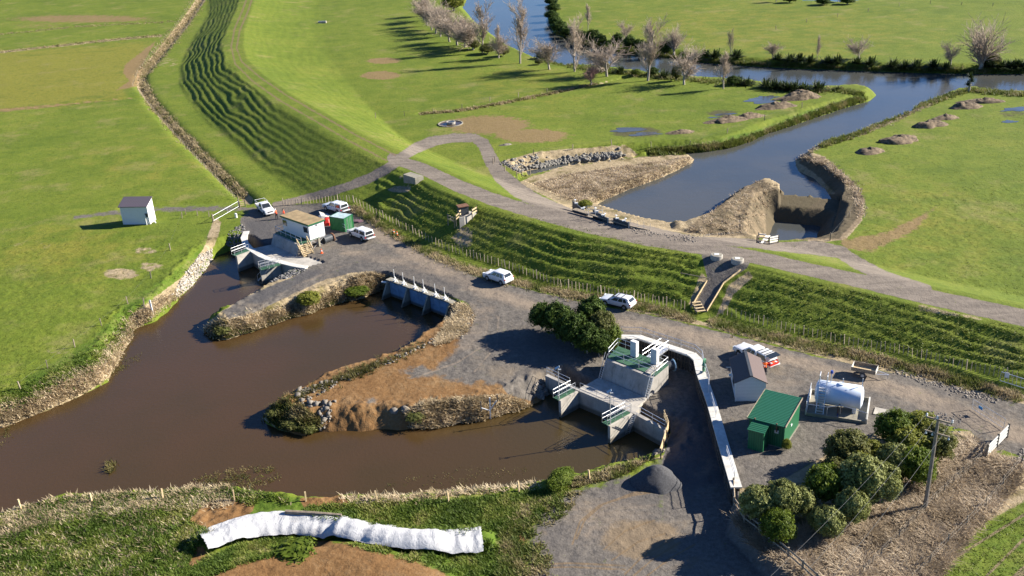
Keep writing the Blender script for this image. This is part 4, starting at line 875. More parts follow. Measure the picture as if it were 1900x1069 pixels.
# ---------------------------------------------------------------- sheds of the upper yard
c, rz, wd = front((1364.6, 744.5), (1418, 744))
t = thing('garden_shed', 'pale grey shed with a brown gable roof by the yard road', 'shed', c, rz)
hw = wd/2; dp = 5.0; h0 = 2.35; rr = .75
m = MB(); m.add([(-hw,0,0),(hw,0,0),(hw,0,h0),(0,0,h0+rr),(-hw,0,h0),(-hw,dp,0),(hw,dp,0),(hw,dp,h0),(0,dp,h0+rr),(-hw,dp,h0)], [(0,1,2,3,4),(9,8,7,6,5),(1,6,7,2),(5,0,4,9),(0,5,6,1)]); m.build('wall', M['wcladz'], t)
for s, mm in ((-1, 'roof'), (1, 'roof')):
    m = MB(); e = .22; q = [(0, -e, h0+rr+.02), (0, dp+e, h0+rr+.02), (s*(hw+e), dp+e, h0-e*rr/hw+.02), (s*(hw+e), -e, h0-e*rr/hw+.02)]
    hexa(m, q, [(x, y, z+.08) for x, y, z in q]); m.build('roof', M['broof'], t)
MB().bar((0, -.25, h0+rr+.1), (0, dp+.25, h0+rr+.1), .3, .07).build('ridge', M['dsteel'], t)
f = MB().box((-hw-.02, 1.9, 1.35), (.07, 1.5, .95)).build('window', M['white'], t); MB().box((-hw-.045, 1.9, 1.35), (.05, 1.35, .8)).build('pane', M['glass'], f)
MB().box((-hw-.3, 4.2, 1.75), (.55, .06, .06)).build('bracket', M['white'], t); MB().box((-hw-.15, 4.0, .9), (.3, .3, .2)).build('vent', M['white'], t)
for x in (-hw-.015, hw+.015): MB().box((x, -.015, h0/2), (.1, .1, h0)).build('corner_trim', M['white'], t)

c, rz, wd = front((1388, 815), (1453.5, 832))
t = thing('green_shed', 'green metal shed with a ribbed green roof and a small lean-to in front', 'shed', c, rz)
hw = wd/2; dp = 4.7; hf, hb = 2.55, 2.95
m = MB(); m.add([(-hw,0,0),(hw,0,0),(hw,dp,0),(-hw,dp,0),(-hw,0,hf),(hw,0,hf),(hw,dp,hb),(-hw,dp,hb)], [(3,2,1,0),(0,1,5,4),(1,2,6,5),(2,3,7,6),(3,0,4,7),(4,5,6,7)]); m.build('wall', M['gclad'], t)
q = [(-hw-.12,-.3,hf-.02),(hw+.12,-.3,hf-.02),(hw+.12,dp+.2,hb+.04),(-hw-.12,dp+.2,hb+.04)]
hexa(MB(), q, [(x, y, z+.1) for x, y, z in q]).build('roof', M['groof'], t)
for s in (-1, 1): MB().bar((s*(hw+.14), -.3, hf+.06), (s*(hw+.14), dp+.2, hb+.12), .05, .2).build('barge_board', M['wood'], t)
x0 = -hw*.28
lt = MB().box((x0, -.8, 1.12), (1.5, 1.56, 2.24)).build('lean_to', M['gclad'], t)
q = [(x0-.85,-1.72,2.2),(x0+.85,-1.72,2.2),(x0+.85,-.02,2.48),(x0-.85,-.02,2.48)]
hexa(MB(), q, [(x, y, z+.07) for x, y, z in q]).build('lean_to_roof', M['groof'], lt)
for x in (-hw+.6, hw-.75):
    v = MB().box((x, -.06, 1.75), (.38, .1, .32)).build('vent', M['concw'], t); MB().tube([(x+.02, -.16, 1.8), (x+.02, -.2, 2.75)], .07, 6).build('flue', M['rust'], v)
MB().box((hw+.02, dp*.45, 1.5), (.05, .3, .2)).build('sign', M['white'], t)
MB().box((0, dp/2, .05), (wd+.2, dp+.2, .12)).build('base_slab', M['concd'], t)

# ---------------------------------------------------------------- fuel tank in its bund
ca, cb_ = P(1513, 728, 3.4), P(1601, 741, 3.4)
g0 = (ca+cb_)/2; rz = math.atan2((cb_-ca).y, (cb_-ca).x)
gz = Z(g0.x, g0.y)-.02
t = thing('fuel_tank', 'large pale skylight-tinted cylindrical tank with a ladder lying in a walled bund', 'tank', (g0.x, g0.y, gz), rz)
LX = (cb_-ca).length/2+.6; LY = 2.25; RT = 1.2; ZC = 1.62; TL = (cb_-ca).length/2-.15
m = MB(); m.lathe([(.15, -TL-.22), (.75, -TL-.16), (RT-.05, -TL), (RT, -TL+.06), (RT, TL-.06), (RT-.05, TL), (.75, TL+.16), (.15, TL+.22)], (0, .1, ZC), 32, 'X'); m.build('tank_body', M['tank'], t, smooth=True)
for x in (-1.6, 1.6): MB().box((x, .1, .45), (.35, 1.6, .9)).build('saddle', M['tank'], t)
MB().box((0, 0, .03), (LX*2, LY*2, .12)).build('bund_floor', M['concd'], t)
for (x, y, w_, d_, hh, mm) in ((-LX, 0, .14, 2*LY, .6, 'concw'), (LX, 0, .14, 2*LY, .6, 'concw'), (0, -LY, 2*LX-.2, .14, .35, 'concd'), (0, LY, 2*LX-.2, .14, .5, 'concd')): MB().box((x, y, hh/2), (w_, d_, hh)).build('bund_wall', M[mm], t)
m = MB(); railing(m, [(-LX, -LY, .3), (-LX*.3, -LY, .3), (.35, -LY*.75, .4), (LX, -LY, .3)], 1.0, 1.6, rails=(1.0,)); railing(m, [(-LX, -LY, .6), (-LX, LY*.8, .6)], .9, 1.3); m.build('railing', M['steel'], t)
m = MB(); lx = -TL+.55
for s in (-.36, .36): m.bar((lx+s, -2.2, 0), (lx+s, -.72, ZC+RT+.05), .08, .12); m.tube([(lx+s, -.72, ZC+RT), (lx+s, -.6, ZC+RT+.95), (lx+s, .35, ZC+RT+.95), (lx+s, .35, ZC+RT-.05)], .04, 5)
for k in range(1, 11): z = k/11; m.bar((lx-.36, -2.2+1.48*z, z*(ZC+RT)), (lx+.36, -2.2+1.48*z, z*(ZC+RT)), .16, .05)
m.build('ladder', M['steel'], t)
for x, h, mm in ((-.9, 1.0, 'white'), (.25, .6, 'white'), (2.1, .9, 'white')): MB().tube([(x, .2, ZC+RT-.04), (x, .2, ZC+RT+h)], .05, 6).build('vent_pipe', M[mm], t)
MB().lathe([(.13, 0), (.15, .1), (.13, .3)], (-.9, .2, ZC+RT+1.0), 8).build('vent_cap', M['blue'], t); MB().lathe([(.32, 0), (.3, .12)], (.1, .1, ZC+RT-.03), 12).build('hatch', M['tank'], t)
g = thing('fuel_hose', 'brown looped fuel hose on a short stand in front of the tank', 'hose', G(1553, 773))
m = MB(); m.tube([(0, 0, 0), (0, 0, 1.25)], .05, 6); m.build('stand', M['dsteel'], g)
m = MB(); m.tube([(-.05, 0, 1.2), (.12, -.05, 1.45), (.3, -.05, 1.2), (.3, -.05, .6), (.12, -.05, .25), (0, -.05, .5), (.05, -.05, .9)], .05, 6); m.build('hose', M['rust'], g); MB().tube([(-.02, -.06, .0), (.05, -.06, .45)], .04, 5).build('nozzle', M['blue'], g)

# trailer
c = (G(1580, 697)+G(1621, 705))/2; rz = math.atan2((G(1621, 705)-G(1580, 697)).y, (G(1621, 705)-G(1580, 697)).x)
t = thing('trailer', 'small empty box trailer with grey sides parked behind the tank', 'trailer', c, rz)
MB().box((0, .75, .62), (2.5, 1.45, .07)).build('tray', M['woodp'], t)
for nm, cc, dm in (('side', (0, .03, .83), (2.5, .05, .42)), ('side', (0, 1.47, .83), (2.5, .05, .42)), ('tailgate', (-1.24, .75, .83), (.05, 1.36, .42)), ('headboard', (1.24, .75, .83), (.05, 1.36, .42))): MB().box(cc, dm).build(nm, M['concw'] if nm in ('tailgate', 'headboard') else M['wood'], t)
MB().bar((1.25, .3, .55), (2.5, .75, .52), .07).bar((1.25, 1.2, .55), (2.5, .75, .52), .07).tube([(2.4, .75, .5), (2.4, .75, .05)], .04, 6).build('drawbar', M['steel'], t)
for y in (-.12, 1.62):
    wl_ = MB().lathe([(.1, -.1), (.31, -.09), (.33, -.04), (.33, .04), (.31, .09), (.1, .1)], (0, y, .33), 14, 'Y').build('wheel', M['dsteel'], t)
    MB().lathe([(.03, -.105), (.17, -.103), (.17, .103), (.03, .105)], (0, y, .33), 12, 'Y').build('rim', M['steel'], wl_)
q = [G(1624, 756.5), G(1678, 767.5), G(1675, 780), G(1620, 769)]
g = thing('concrete_pad', 'flat pale concrete pad on the gravel right of the tank', 'slab', q[0]); zz = max(p.z for p in q)+.06
hexa(MB(), [at_z(p, zz-.4) for p in q], [at_z(p, zz) for p in q]).build('slab', M['conc'], g, True)
# ================================================================ VEHICLES
def car_paint(name, col):
    t = NT(name); n = t.noise(1.5, 4, .6, vec=t.obj()); z = t.node('ShaderNodeSeparateXYZ'); t.set(z.inputs[0], t.obj())
    dirt = t.mul(t.mr(z.outputs[2], .75, .25), t.mr(n, .35, .7)); c = t.mix(t.mul(dirt, .7), col, (.22, .18, .14))
    t.bsdf(c, t.mr(n, .3, .7, .18, .3), spec=.5, **{'Coat Weight': .5}); return t.mat
M['paint'] = car_paint('white_car_paint', (.60, .60, .60)); M['paint2'] = car_paint('silver_white_car_paint', (.52, .54, .57))
M['tyre'] = simple('tyre_rubber', (.02, .02, .02), .85); M['rim'] = simple('alloy_rim', (.42, .43, .45), .35, .1, metal=.7); M['black'] = simple('black_plastic', (.02, .02, .022), .6); M['lamp'] = simple('lamp_lens', (.6, .62, .62), .1, .05, spec=.6); M['tail'] = simple('red_lamp_lens', (.35, .01, .01), .2, spec=.6); M['plate'] = simple('number_plate', (.65, .65, .62), .5)
def arch(xc, r, zb, n=7): return [(xc+r*math.cos(math.pi*k/(n-1)), zb+r*math.sin(math.pi*k/(n-1))*1.0) for k in range(n)]
def extr(prof, w, wt=None, zt=None):
    """side outline (x,z), extruded to the vehicle's width; points above zt pulled in to wt"""
    m = MB(); n = len(prof); vs = []
    for s in (-1, 1):
        for x, z in prof:
            k = w if wt is None or z < zt else wt
            tap = 1-.10*max(0, abs(x)/2.6-.75)/.25
            vs.append((x, s*k*tap, z))
    m.add(vs, [tuple(range(n-1, -1, -1)), tuple(range(n, 2*n))]+[(i, (i+1) % n, n+(i+1) % n, n+i) for i in range(n)]); return m
def bevel(o, w=.05, seg=2):
    b = o.modifiers.new('bevel', 'BEVEL'); b.width = w; b.segments = seg; b.limit_method = 'ANGLE'; b.angle_limit = R(28)
    o.data.polygons.foreach_set('use_smooth', [True]*len(o.data.polygons)); return o
def quad_on(A, B, C, D, u0, u1, v0, v1, off):
    """patch of the face A(bottom rear) B(bottom front) C(top front) D(top rear)"""
    A, B, C, D = map(Vector, (A, B, C, D))
    f = lambda u, v: (A.lerp(B, u)).lerp(D.lerp(C, u), v)
    n = (B-A).cross(D-A).normalized()*off
    q = [f(u0, v0), f(u1, v0), f(u1, v1), f(u0, v1)]
    return MB().add([p+n for p in q]+[p-n*1.5 for p in q], [(0, 1, 2, 3), (7, 6, 5, 4), (0, 4, 5, 1), (1, 5, 6, 2), (2, 6, 7, 3), (3, 7, 4, 0)])
def glasshouse(t, x0, x1, t0, t1, zb, zt, wb, wt, sides, mat, name='cabin', front=True, rear=True):
    """frustum between belt and roof with window panes; sides = list of (u0,u1) along the flank"""
    lo = [(x0, -wb, zb), (x1, -wb, zb), (x1, wb, zb), (x0, wb, zb)]; hi = [(t0, -wt, zt), (t1, -wt, zt), (t1, wt, zt), (t0, wt, zt)]
    m = MB(); hexa(m, lo, hi); c = bevel(m.build(name, mat, t), .06)
    for u0, u1 in sides:
        quad_on(lo[0], lo[1], hi[1], hi[0], u0, u1, .08, .86, .012).build('window', M['glass'], t)
        quad_on(lo[2], lo[3], hi[3], hi[2], 1-u1, 1-u0, .08, .86, .012).build('window', M['glass'], t)
    if front: quad_on(lo[1], lo[2], hi[2], hi[1], .07, .93, .06, .92, .012).build('windscreen', M['glass'], t)
    if rear: quad_on(lo[3], lo[0], hi[0], hi[3], .10, .90, .18, .86, .012).build('rear_window', M['glass'], t)
    return c
def wheels(t, xf, xr, tr, r, zc):
    for x in (xf, xr):
        for s in (-1, 1):
            w = MB().lathe([(r*.55, -.11), (r*.93, -.115), (r, -.07), (r, .07), (r*.93, .115), (r*.55, .11)], (x, s*tr, zc), 18, 'Y').build('wheel', M['tyre'], t, smooth=False)
            MB().lathe([(.03, -.118), (r*.6, -.116), (r*.6, .116), (.03, .118)], (x, s*tr, zc), 12, 'Y').build('rim', M['rim'], w)
def lamps(t, xf, xr, w, zf, zr, tall=.22):
    for s in (-1, 1):
        MB().box((xf, s*(w-.22), zf), (.14, .36, .16)).build('headlight', M['lamp'], t)
        MB().box((xr, s*(w-.09), zr), (.12, .16, tall)).build('taillight', M['tail'], t)
def mirrors(t, x, w, z):
    for s in (-1, 1): MB().box((x, s*(w+.10), z), (.10, .20, .15)).build('mirror', M['black'], t)
def ute(lab, loc, rz, kind='canopy', mat='paint', rear_open=True, lift=False, grp=None):
    t = thing('utility_truck', lab, 'truck', loc, rz, grp)
    W = .91; zb = .42
    top = [(2.62, .55), (2.64, .80), (2.52, 1.00), (1.15, 1.13), (-.80, 1.13)]
    if kind == 'flat': top += [(-.82, .72), (-2.55, .72), (-2.55, .5)]
    else: top += [(-2.55, 1.13), (-2.58, .52)]
    prof = top+[(-2.1, .48)]+arch(-1.50, .46, .45)[::-1][0:0]+[(-1.50-.46, .45)]+[(p[0], p[1]) for p in arch(-1.50, .46, .45)[::-1][1:]]+[(1.65-.46, .42)]+arch(1.65, .46, .45)[::-1][1:]+[(2.5, .45)]
    bevel(extr(prof, W).build('body', M[mat], t), .05)
    MB().box((-.0, 0, .5), (4.6, 1.5, .3)).build('underbody', M['black'], t)
    glasshouse(t, -.82, 1.12, -.72, .28, 1.12, 1.76, W-.03, W-.20, [(.05, .40), (.44, .86)], M[mat], 'cab', rear=(kind == 'flat'))
    wheels(t, 1.65, -1.50, .80, .37, .37); lamps(t, 2.56, -2.53, W, .88, .88); mirrors(t, .82, W, 1.2)
    bevel(MB().box((2.62, 0, .55), (.16, 1.7, .26)).build('front_bumper', M[mat], t), .04); MB().box((2.645, 0, .82), (.03, .9, .18)).build('grille', M['black'], t)
    MB().box((2.71, 0, .55), (.02, .42, .12)).build('number_plate', M['plate'], t)
    if kind == 'canopy':
        glasshouse(t, -2.53, -.83, -2.40, -.86, 1.12, 1.80, W-.02, W-.17, [(.10, .88)], M[mat], 'canopy', front=False, rear=not (rear_open and lift))
        if rear_open:
            bevel(MB().box((-2.83, 0, .74), (.56, 1.5, .07)).build('tailgate', M[mat], t), .02)
            MB().box((-2.56, 0, .93), (.06, 1.46, .36)).build('load_space', M['black'], t)
            if lift: MB().box((-2.72, 0, 1.83), (.75, 1.45, .04), T=Matrix.Rotation(R(-8), 3, 'Y')).build('canopy_door', M['glass'], t)
        for x in (-2.1, -1.6, -1.05): MB().box((x, 0, 1.86), (.06, 1.5, .05)).build('roof_bar', M['black' if lift else 'steel'], t)
    else:
        MB().box((-1.72, 0, .86), (1.9, 1.86, .10)).build('tray', M['steel'], t)
        for s in (-1, 1): MB().box((-1.72, s*.92, 1.02), (1.9, .03, .24)).build('tray_side', M['paint'], t)
        MB().box((-2.66, 0, 1.02), (.03, 1.84, .24)).build('tray_side', M['paint'], t)
        for x in (-.80, -2.62):
            m = MB(); m.tube([(x, -.85, .9), (x, -.85, 1.75), (x, .85, 1.75), (x, .85, .9)], .035, 6); m.build('rack_frame', M['white'], t)
        m = MB(); m.tube([(-.8, -.85, 1.72), (-2.62, -.85, 1.72)], .03, 6); m.build('rack_rail', M['white'], t)
        m = MB(); m.tube([(-.8, .85, 1.72), (-2.62, .85, 1.72)], .03, 6); m.build('rack_rail', M['white'], t)
    return t
def suv(lab, loc, rz, wagon=False, mat='paint'):
    t = thing('wagon' if wagon else 'sport_utility_car', lab, 'car', loc, rz)
    W = .90; L = 2.3 if wagon else 2.2; fa, ra = (1.38, -1.38) if wagon else (1.34, -1.33); r = .33 if wagon else .35
    hz = .92 if wagon else 1.0; bz = .98 if wagon else 1.06; zt = 1.47 if wagon else 1.64; ar = r+.07
    prof = [(L, .5), (L+.02, .72), (L-.12, hz-.08), (L-.5, hz), (1.0, bz), (-L+.12, bz+.04), (-L, bz-.22), (-L+.02, .42), (-L+.35, .3)]+[(ra-ar, .33)]+arch(ra, ar, .35)[::-1][1:]+arch(fa, ar, .35)[::-1]+[(L-.25, .30)]
    bevel(extr(prof, W).build('body', M[mat], t), .07, 3)
    MB().box((0, 0, .38), (4.0, 1.45, .25)).build('underbody', M['black'], t)
    x0, x1, t0, t1 = (-2.18, 1.05, -1.75, .22) if wagon else (-2.05, 1.02, -1.72, .20)
    glasshouse(t, x0, x1, t0, t1, bz-.01, zt, W-.04, W-.22, [(.14, .30), (.33, .55), (.58, .86)], M[mat], 'cabin')
    bevel(MB().box(((t0+t1)/2, 0, zt+.005), (t1-t0+.02, 2*(W-.24), .05)).build('roof', M[mat], t), .02)
    MB().box((t0-.07, 0, zt-.02), (.22, 1.25, .035)).build('spoiler', M[mat], t)
    wheels(t, fa, ra, .79, r, r); lamps(t, L-.07, -L+.08, W, hz-.14, bz-.10, .17); mirrors(t, .78, W-.05, bz+.08)
    MB().box((L+.01, 0, .62), (.05, .9, .2)).build('grille', M['black'], t); MB().box((-L-.01, 0, .74), (.03, .45, .12)).build('number_plate', M['plate'], t)
    for s in (-1, 1): MB().box((0, s*(W+.004), .36), (2.0, .02, .12)).build('sill', M['black'], t)
    if wagon:
        for x in (-.15, -.9): MB().box((x, 0, zt+.09), (.07, 1.3, .04)).build('roof_bar', M['black'], t)
        for s in (-1, 1): MB().box((-.7, s*.66, zt+.05), (1.7, .04, .05)).build('roof_rail', M['black'], t)
    return t
def between(front_px, rear_px, off=0.0):
    """centre and heading of a vehicle from the ground points under its near front and near rear wheel"""
    a, b = G(*front_px), G(*rear_px); h = math.atan2((a-b).y, (a-b).x); return a, b, h
def park(front_px, rear_px, wb_mid, side, track=.8):
    a, b, h = between(front_px, rear_px); m = (a+b)/2; n = Vector((-math.sin(h), math.cos(h), 0))*side*track
    m = m+n; f = Vector((math.cos(h), math.sin(h), 0)); m = m-f*wb_mid
    return (m.x, m.y, Z(m.x, m.y)+.01), h
# near wheels as they show: side=-1 puts the body to the right of the heading (the left wheels are the near ones)
loc, h = park((905, 521), (929.5, 529), .0, -1); suv('white sport utility car driving along the road just left of the dark bushes', loc, h)
loc, h = park((1124.5, 567), (1156.5, 574.5), .0, -1); suv('white station wagon with black roof bars parked on the road behind the dark bushes', loc, h, True, 'paint2')
loc, h = park((652.5, 440.5), (671, 447.5), .07, -1); ute('white utility truck with a canopy and lowered tailgate next to the green container', loc, h)
loc, h = park((605, 393), (628, 399), .07, -1); ute('silver white utility truck with a canopy parked behind the green container', loc, h, mat='paint2')
loc, h = park((494, 403), (477, 390), .07, 1); ute('white flatbed utility truck with a rack frame facing the cabin by the gate', loc, h, 'flat', rear_open=False)
loc, h = park((1368.5, 661.5), (1411, 684), .07, -1); u4 = ute('white utility truck with its canopy door lifted behind the pale grey shed', loc, h, lift=True)
mt = u4.matrix_basis.copy()
c = Matrix.Translation(u4.location) @ Matrix.Rotation(h, 4, 'Z')
q = c @ Vector((-2.85, .05, .78)); g = thing('tool_tray', 'pink red tray of tools on the lowered tailgate of the truck', 'tray', q, h)
m = MB(); m.box((0, 0, .03), (.45, 1.25, .06)); m.build('tray_base', M['red'], g)
for x, y, d, mm in ((-.2, 0, (.04, 1.25, .22), 'red'), (.2, 0, (.04, 1.25, .22), 'red')): MB().box((x, y, .14), d).build('tray_side', M[mm], g)
for y, mm in ((-.35, 'white'), (.0, 'cone'), (.3, 'grey')): MB().box((0, y, .16), (.25, .22, .2)).build('tool', M[mm], g)

# ================================================================ PEOPLE
def person(lab, loc, rz, lean=0.0, reach=0.0, shirt=(.85, .13, .02), trouser=(.015, .018, .03), hat=None, step=.12):
    t = thing('person', lab, 'person', loc, rz)
    V, E, Rr = [], [], []
    def v(p, r, par=None):
        V.append(Vector(p)); Rr.append(r)
        if par is not None: E.append((par, len(V)-1))
        return len(V)-1
    cl = lambda z, f: (f*lean*max(0, z-.95)*.9)
    X = lambda z, x=0: x+lean*max(0, z-.95)*.85
    pel = v((0, 0, .95), .145); wst = v((X(1.1), 0, 1.10), .135, pel); ch = v((X(1.32), 0, 1.32-.05*lean), .165, wst); nk = v((X(1.50), 0, 1.50-.10*lean), .065, ch)
    hd = v((X(1.60)+.02, 0, 1.60-.12*lean), .085, nk); v((X(1.70)+.03, 0, 1.71-.14*lean), .095, hd); v((X(1.62)+.12, 0, 1.61-.12*lean), .018, hd)
    for s in (-1, 1):
        hp = v((0, s*.10, .90), .105, pel); kn = v((.03+s*step*.5, s*.11, .49), .068, hp); an = v((s*step, s*.11, .09), .048, kn); v((s*step+.16, s*.12, .045), .042, an)
        sh = v((X(1.42), s*.19, 1.42-.07*lean), .072, ch); el = v((X(1.42)+.05+reach*.22, s*.26, 1.14+reach*.03), .048, sh); wr = v((X(1.42)+.16+reach*.42, s*(.24-.06*reach), .92+reach*.16), .034, el)
        pm = v((X(1.42)+.19+reach*.48, s*(.235-.06*reach), .86+reach*.15), .036, wr)
        for k in range(4): v((X(1.42)+.21+reach*.55+.006*k, s*(.235-.06*reach)+(k-1.5)*.02, .78+reach*.13+.006*abs(k-1.5)), .0095, pm)
        v((X(1.42)+.24+reach*.48, s*(.20-.06*reach), .83+reach*.15), .011, pm)
    me = bpy.data.meshes.new('person_frame'); me.from_pydata(V, E, []); ob = bpy.data.objects.new('person_frame', me); COL.objects.link(ob)
    sk = ob.modifiers.new('skin', 'SKIN'); sub = ob.modifiers.new('sub', 'SUBSURF'); sub.levels = sub.render_levels = 1
    for i, sv in enumerate(me.skin_vertices[0].data): sv.radius = (Rr[i], Rr[i]); sv.use_root = (i == 0)
    dg = bpy.context.evaluated_depsgraph_get(); dg.update(); bm_ = bpy.data.meshes.new_from_object(ob.evaluated_get(dg)); bm_.name = 'body'
    bpy.data.objects.remove(ob)
    b = bpy.data.objects.new('body', bm_); COL.objects.link(b); b.parent = t
    bm_.materials.clear()
    for mm in (simple('skin_tone', (.42, .25, .17), .6), simple('shirt_%02d%02d' % (int(shirt[0]*99), int(shirt[1]*99)), shirt, .8), simple('navy_trousers', trouser, .85), simple('boot_leather', (.03, .022, .015), .8), simple('reflective_tape', (.7, .7, .66), .4)): bm_.materials.append(mm)
    for p in bm_.polygons:
        c = p.center; r_ = abs(c.y)
        arm = r_ > .205 and c.z > .7
        k = 2
        if c.z < .11: k = 3
        elif arm: k = 1 if (c.z > 1.05) else 0
        elif c.z > 1.47-.10*lean: k = 0
        elif c.z > .93: k = 4 if 1.10 < c.z < 1.15 else 1
        p.material_index = k; p.use_smooth = True
    hx, hz = X(1.70)+.03, 1.71-.14*lean
    if hat: MB().lathe([(.125, -.02), (.118, .03), (.09, .10), (.03, .125)], (hx, 0, hz+.02), 14).build('hard_hat', simple('hat_%02d' % int(hat[2]*99), hat, .4), t)
    else: MB().lathe([(.10, -.06), (.112, .0), (.095, .07), (.03, .105)], (hx-.02, 0, hz+.02), 14).build('hair', simple('brown_hair', (.05, .03, .02), .9), t)
    return t
p = G(1419, 695.5); person('person in an orange jacket and dark trousers leaning into the back of the white truck', (p.x, p.y, p.z+.01), R(85), .45, .9)
p = G(514, 406.5); person('person in an orange jacket standing in front of the flatbed truck', (p.x, p.y, p.z+.01), R(150), .1, .2, shirt=(.80, .10, .03), hat=(.7, .7, .68))
p = P(528.5, 404.5, .5); person('person in an orange jacket half hidden behind the rusty tan cabin roof', (p.x, p.y, Z(p.x, p.y)+.01), R(200), .1, .2, shirt=(.80, .09, .03))
# ================================================================ SMALL THINGS
def cone(px, py, lab, grp):
    p = G(px, py); t = thing('traffic_cone', lab, 'traffic cone', p, 0, grp)
    MB().lathe([(.19, .03), (.16, .06), (.035, .75)], (0, 0, 0), 12).build('cone_body', M['cone'], t); MB().box((0, 0, .02), (.42, .42, .04)).build('base', M['cone'], t)
    MB().lathe([(.118, .33), (.085, .5)], (0, 0, 0), 12).build('band', M['white'], t); return t
cone(731, 434, 'orange traffic cone under the toe fence, left one of the pair on the road', 'traffic cones'); cone(737, 437.5, 'orange traffic cone under the toe fence, right one of the pair on the road', 'traffic cones'); cone(597, 470, 'orange traffic cone at the foot of the pale timber steps', 'traffic cones')
def mound(name, lab, cat, px, py, a, b, h, rot, mat, grp=None, seed=0, rough=.35, n=40):
    c = G(px, py); t = thing(name, lab, cat, (c.x, c.y, c.z), 0, grp); vs = []; fs = []; m = n//2
    for j in range(m+1):
        rr = j/m
        for i in range(n):
            th = 2*math.pi*i/n; x = rr*a*math.cos(th); y = rr*b*math.sin(th); xx = x*math.cos(rot)-y*math.sin(rot); yy = x*math.sin(rot)+y*math.cos(rot)
            k = float(1+.5*(vnoise((xx+seed*17)/1.5, (yy+seed*5)/1.5, 61)-.5)); xx *= k; yy *= k
            z = h*max(0, 1-rr**1.35)*float(1+rough*1.6*(fbm((xx+seed*31)/1.1, (yy+seed)/1.1, 3, 62)-.5))+rough*.35*float(fbm((xx+seed*13)/.35, yy/.35, 2, 63)-.5)*(1-rr**4)
            vs.append((xx, yy, Z(c.x+xx, c.y+yy)-c.z+z-.12*rr**6))
    for j in range(m):
        for i in range(n): fs.append((j*n+i, (j+1)*n+i, (j+1)*n+(i+1) % n, j*n+(i+1) % n))
    mesh_obj('mound', vs, fs, mat, t, True); return t
mound('gravel_heap', 'heap of dark grey gravel dumped beside the shaded yard', 'gravel heap', 1216, 893, 2.4, 2.1, 1.75, .2, M['pile'], None, 2, .14)
for i, (px, py, a, b, h, rot, lab) in enumerate(((1262,246,3.4,1.4,.8,.1,'low brown spoil heap beside the blue puddle'), (1352,224,5.2,2.0,1.3,.3,'long pale brown spoil heap left of the twin puddles'), (1390,217,3.4,1.8,1.3,.3,'brown spoil heap touching the right end of the long one'), (1440,199,4.6,2.2,1.6,.2,'brown spoil heap between the puddle and the flax row'), (1482,182,5.2,2.6,2.2,.1,'tall dark spoil heap in front of the flax row'),
  (1614,282,3.0,1.9,1.1,.2,'small dark spoil heap nearest the pit in the right paddock'), (1668,262,4.6,2.2,1.6,.2,'largest brown spoil heap second from the pit'), (1724,233,3.6,2.0,1.4,.2,'dark spoil heap third from the pit in the right paddock'), (1754,220,3.6,1.5,1.1,.2,'low spoil heap joined to the third one from the pit'), (1790,199,3.6,2.1,1.6,.2,'dark spoil heap nearest the cabbage tree'), (1824,190,5.0,1.7,1.2,-.1,'long flat spoil heap right of the cabbage tree'))):
    mound('spoil_heap', lab, 'spoil heap', px, py, a*1.05, b, h*.82, rot, M['dirtm'], 'spoil heaps dug from the river inlet', i+3, .5)
mound('rubble_heap', 'small broken rubble heap in the grass by the looped track', 'rubble', 940, 269, 1.6, .6, .35, .2, M['rock'], None, 30, .5)
# white cloth over the earth bund
ctr = [(377, 1006), (410, 993), (440, 983), (480, 973), (520, 967), (560, 967), (600, 972), (640, 980), (680, 988), (720, 996), (760, 1002), (800, 1005), (840, 1005), (870, 1002), (895, 999)]
pts = [G(a, b) for a, b in ctr]; NW = 22; rows = []; acc = 0
fine = []
for i in range(len(pts)-1):
    for k in range(10): fine.append(pts[i].lerp(pts[i+1], k/10))
fine.append(pts[-1])
for i, p in enumerate(fine):
    d = (fine[min(i+4, len(fine)-1)]-fine[max(i-4, 0)]); d.z = 0; d.normalize(); n = Vector((-d.y, d.x, 0)); row = []
    zb_ = min(Z(p.x+n.x*1.9, p.y+n.y*1.9), Z(p.x-n.x*1.9, p.y-n.y*1.9)); zm = max(Z(p.x, p.y), zb_+.75)
    for j in range(NW+1):
        u = (j/NW-.5)*2.7; x, y = p.x+n.x*u, p.y+n.y*u
        e = 1 if 0 < j < NW else .0
        w = float(fbm(i*.10, u*.8, 3, 71)-.5)*.16+abs(float(vnoise(i*.5+u*.5, u*.35, 72)-.5))*.20+abs(float(vnoise(i*.22-u*1.1, u*1.3, 73)-.5))*.16
        row.append((x+float(vnoise(i*.4, j, 74)-.5)*.12, y+(float(vnoise(i*.35, 3, 75)-.5)*.15 if e == 0 else 0), max(Z(x, y)+.05, zb_+(zm-zb_)*max(0, 1-(u/1.5)**2)**.7+.06)+w*.75))
    rows.append(row)
vs = [v for r_ in rows for v in r_]; w_ = NW+1
fs = [(i*w_+j, (i+1)*w_+j, (i+1)*w_+j+1, i*w_+j+1) for i in range(len(rows)-1) for j in range(NW)]
o = mesh_obj('ground_cloth', vs, fs, M['cloth_'], None, True); tag(o, 'long white cloth draped over the curved earth bund in the foreground', 'cloth')
a, b = G(530, 953), G(634, 959); m = MB(); m.tube([a+Vector((0, 0, .18)), a.lerp(b, .5)+Vector((0, 0, .2)), b+Vector((0, 0, .16))], [.2, .19, .15], 8); tag(m.build('log', M['logm']), 'long weathered log lying along the far side of the white cloth', 'log')
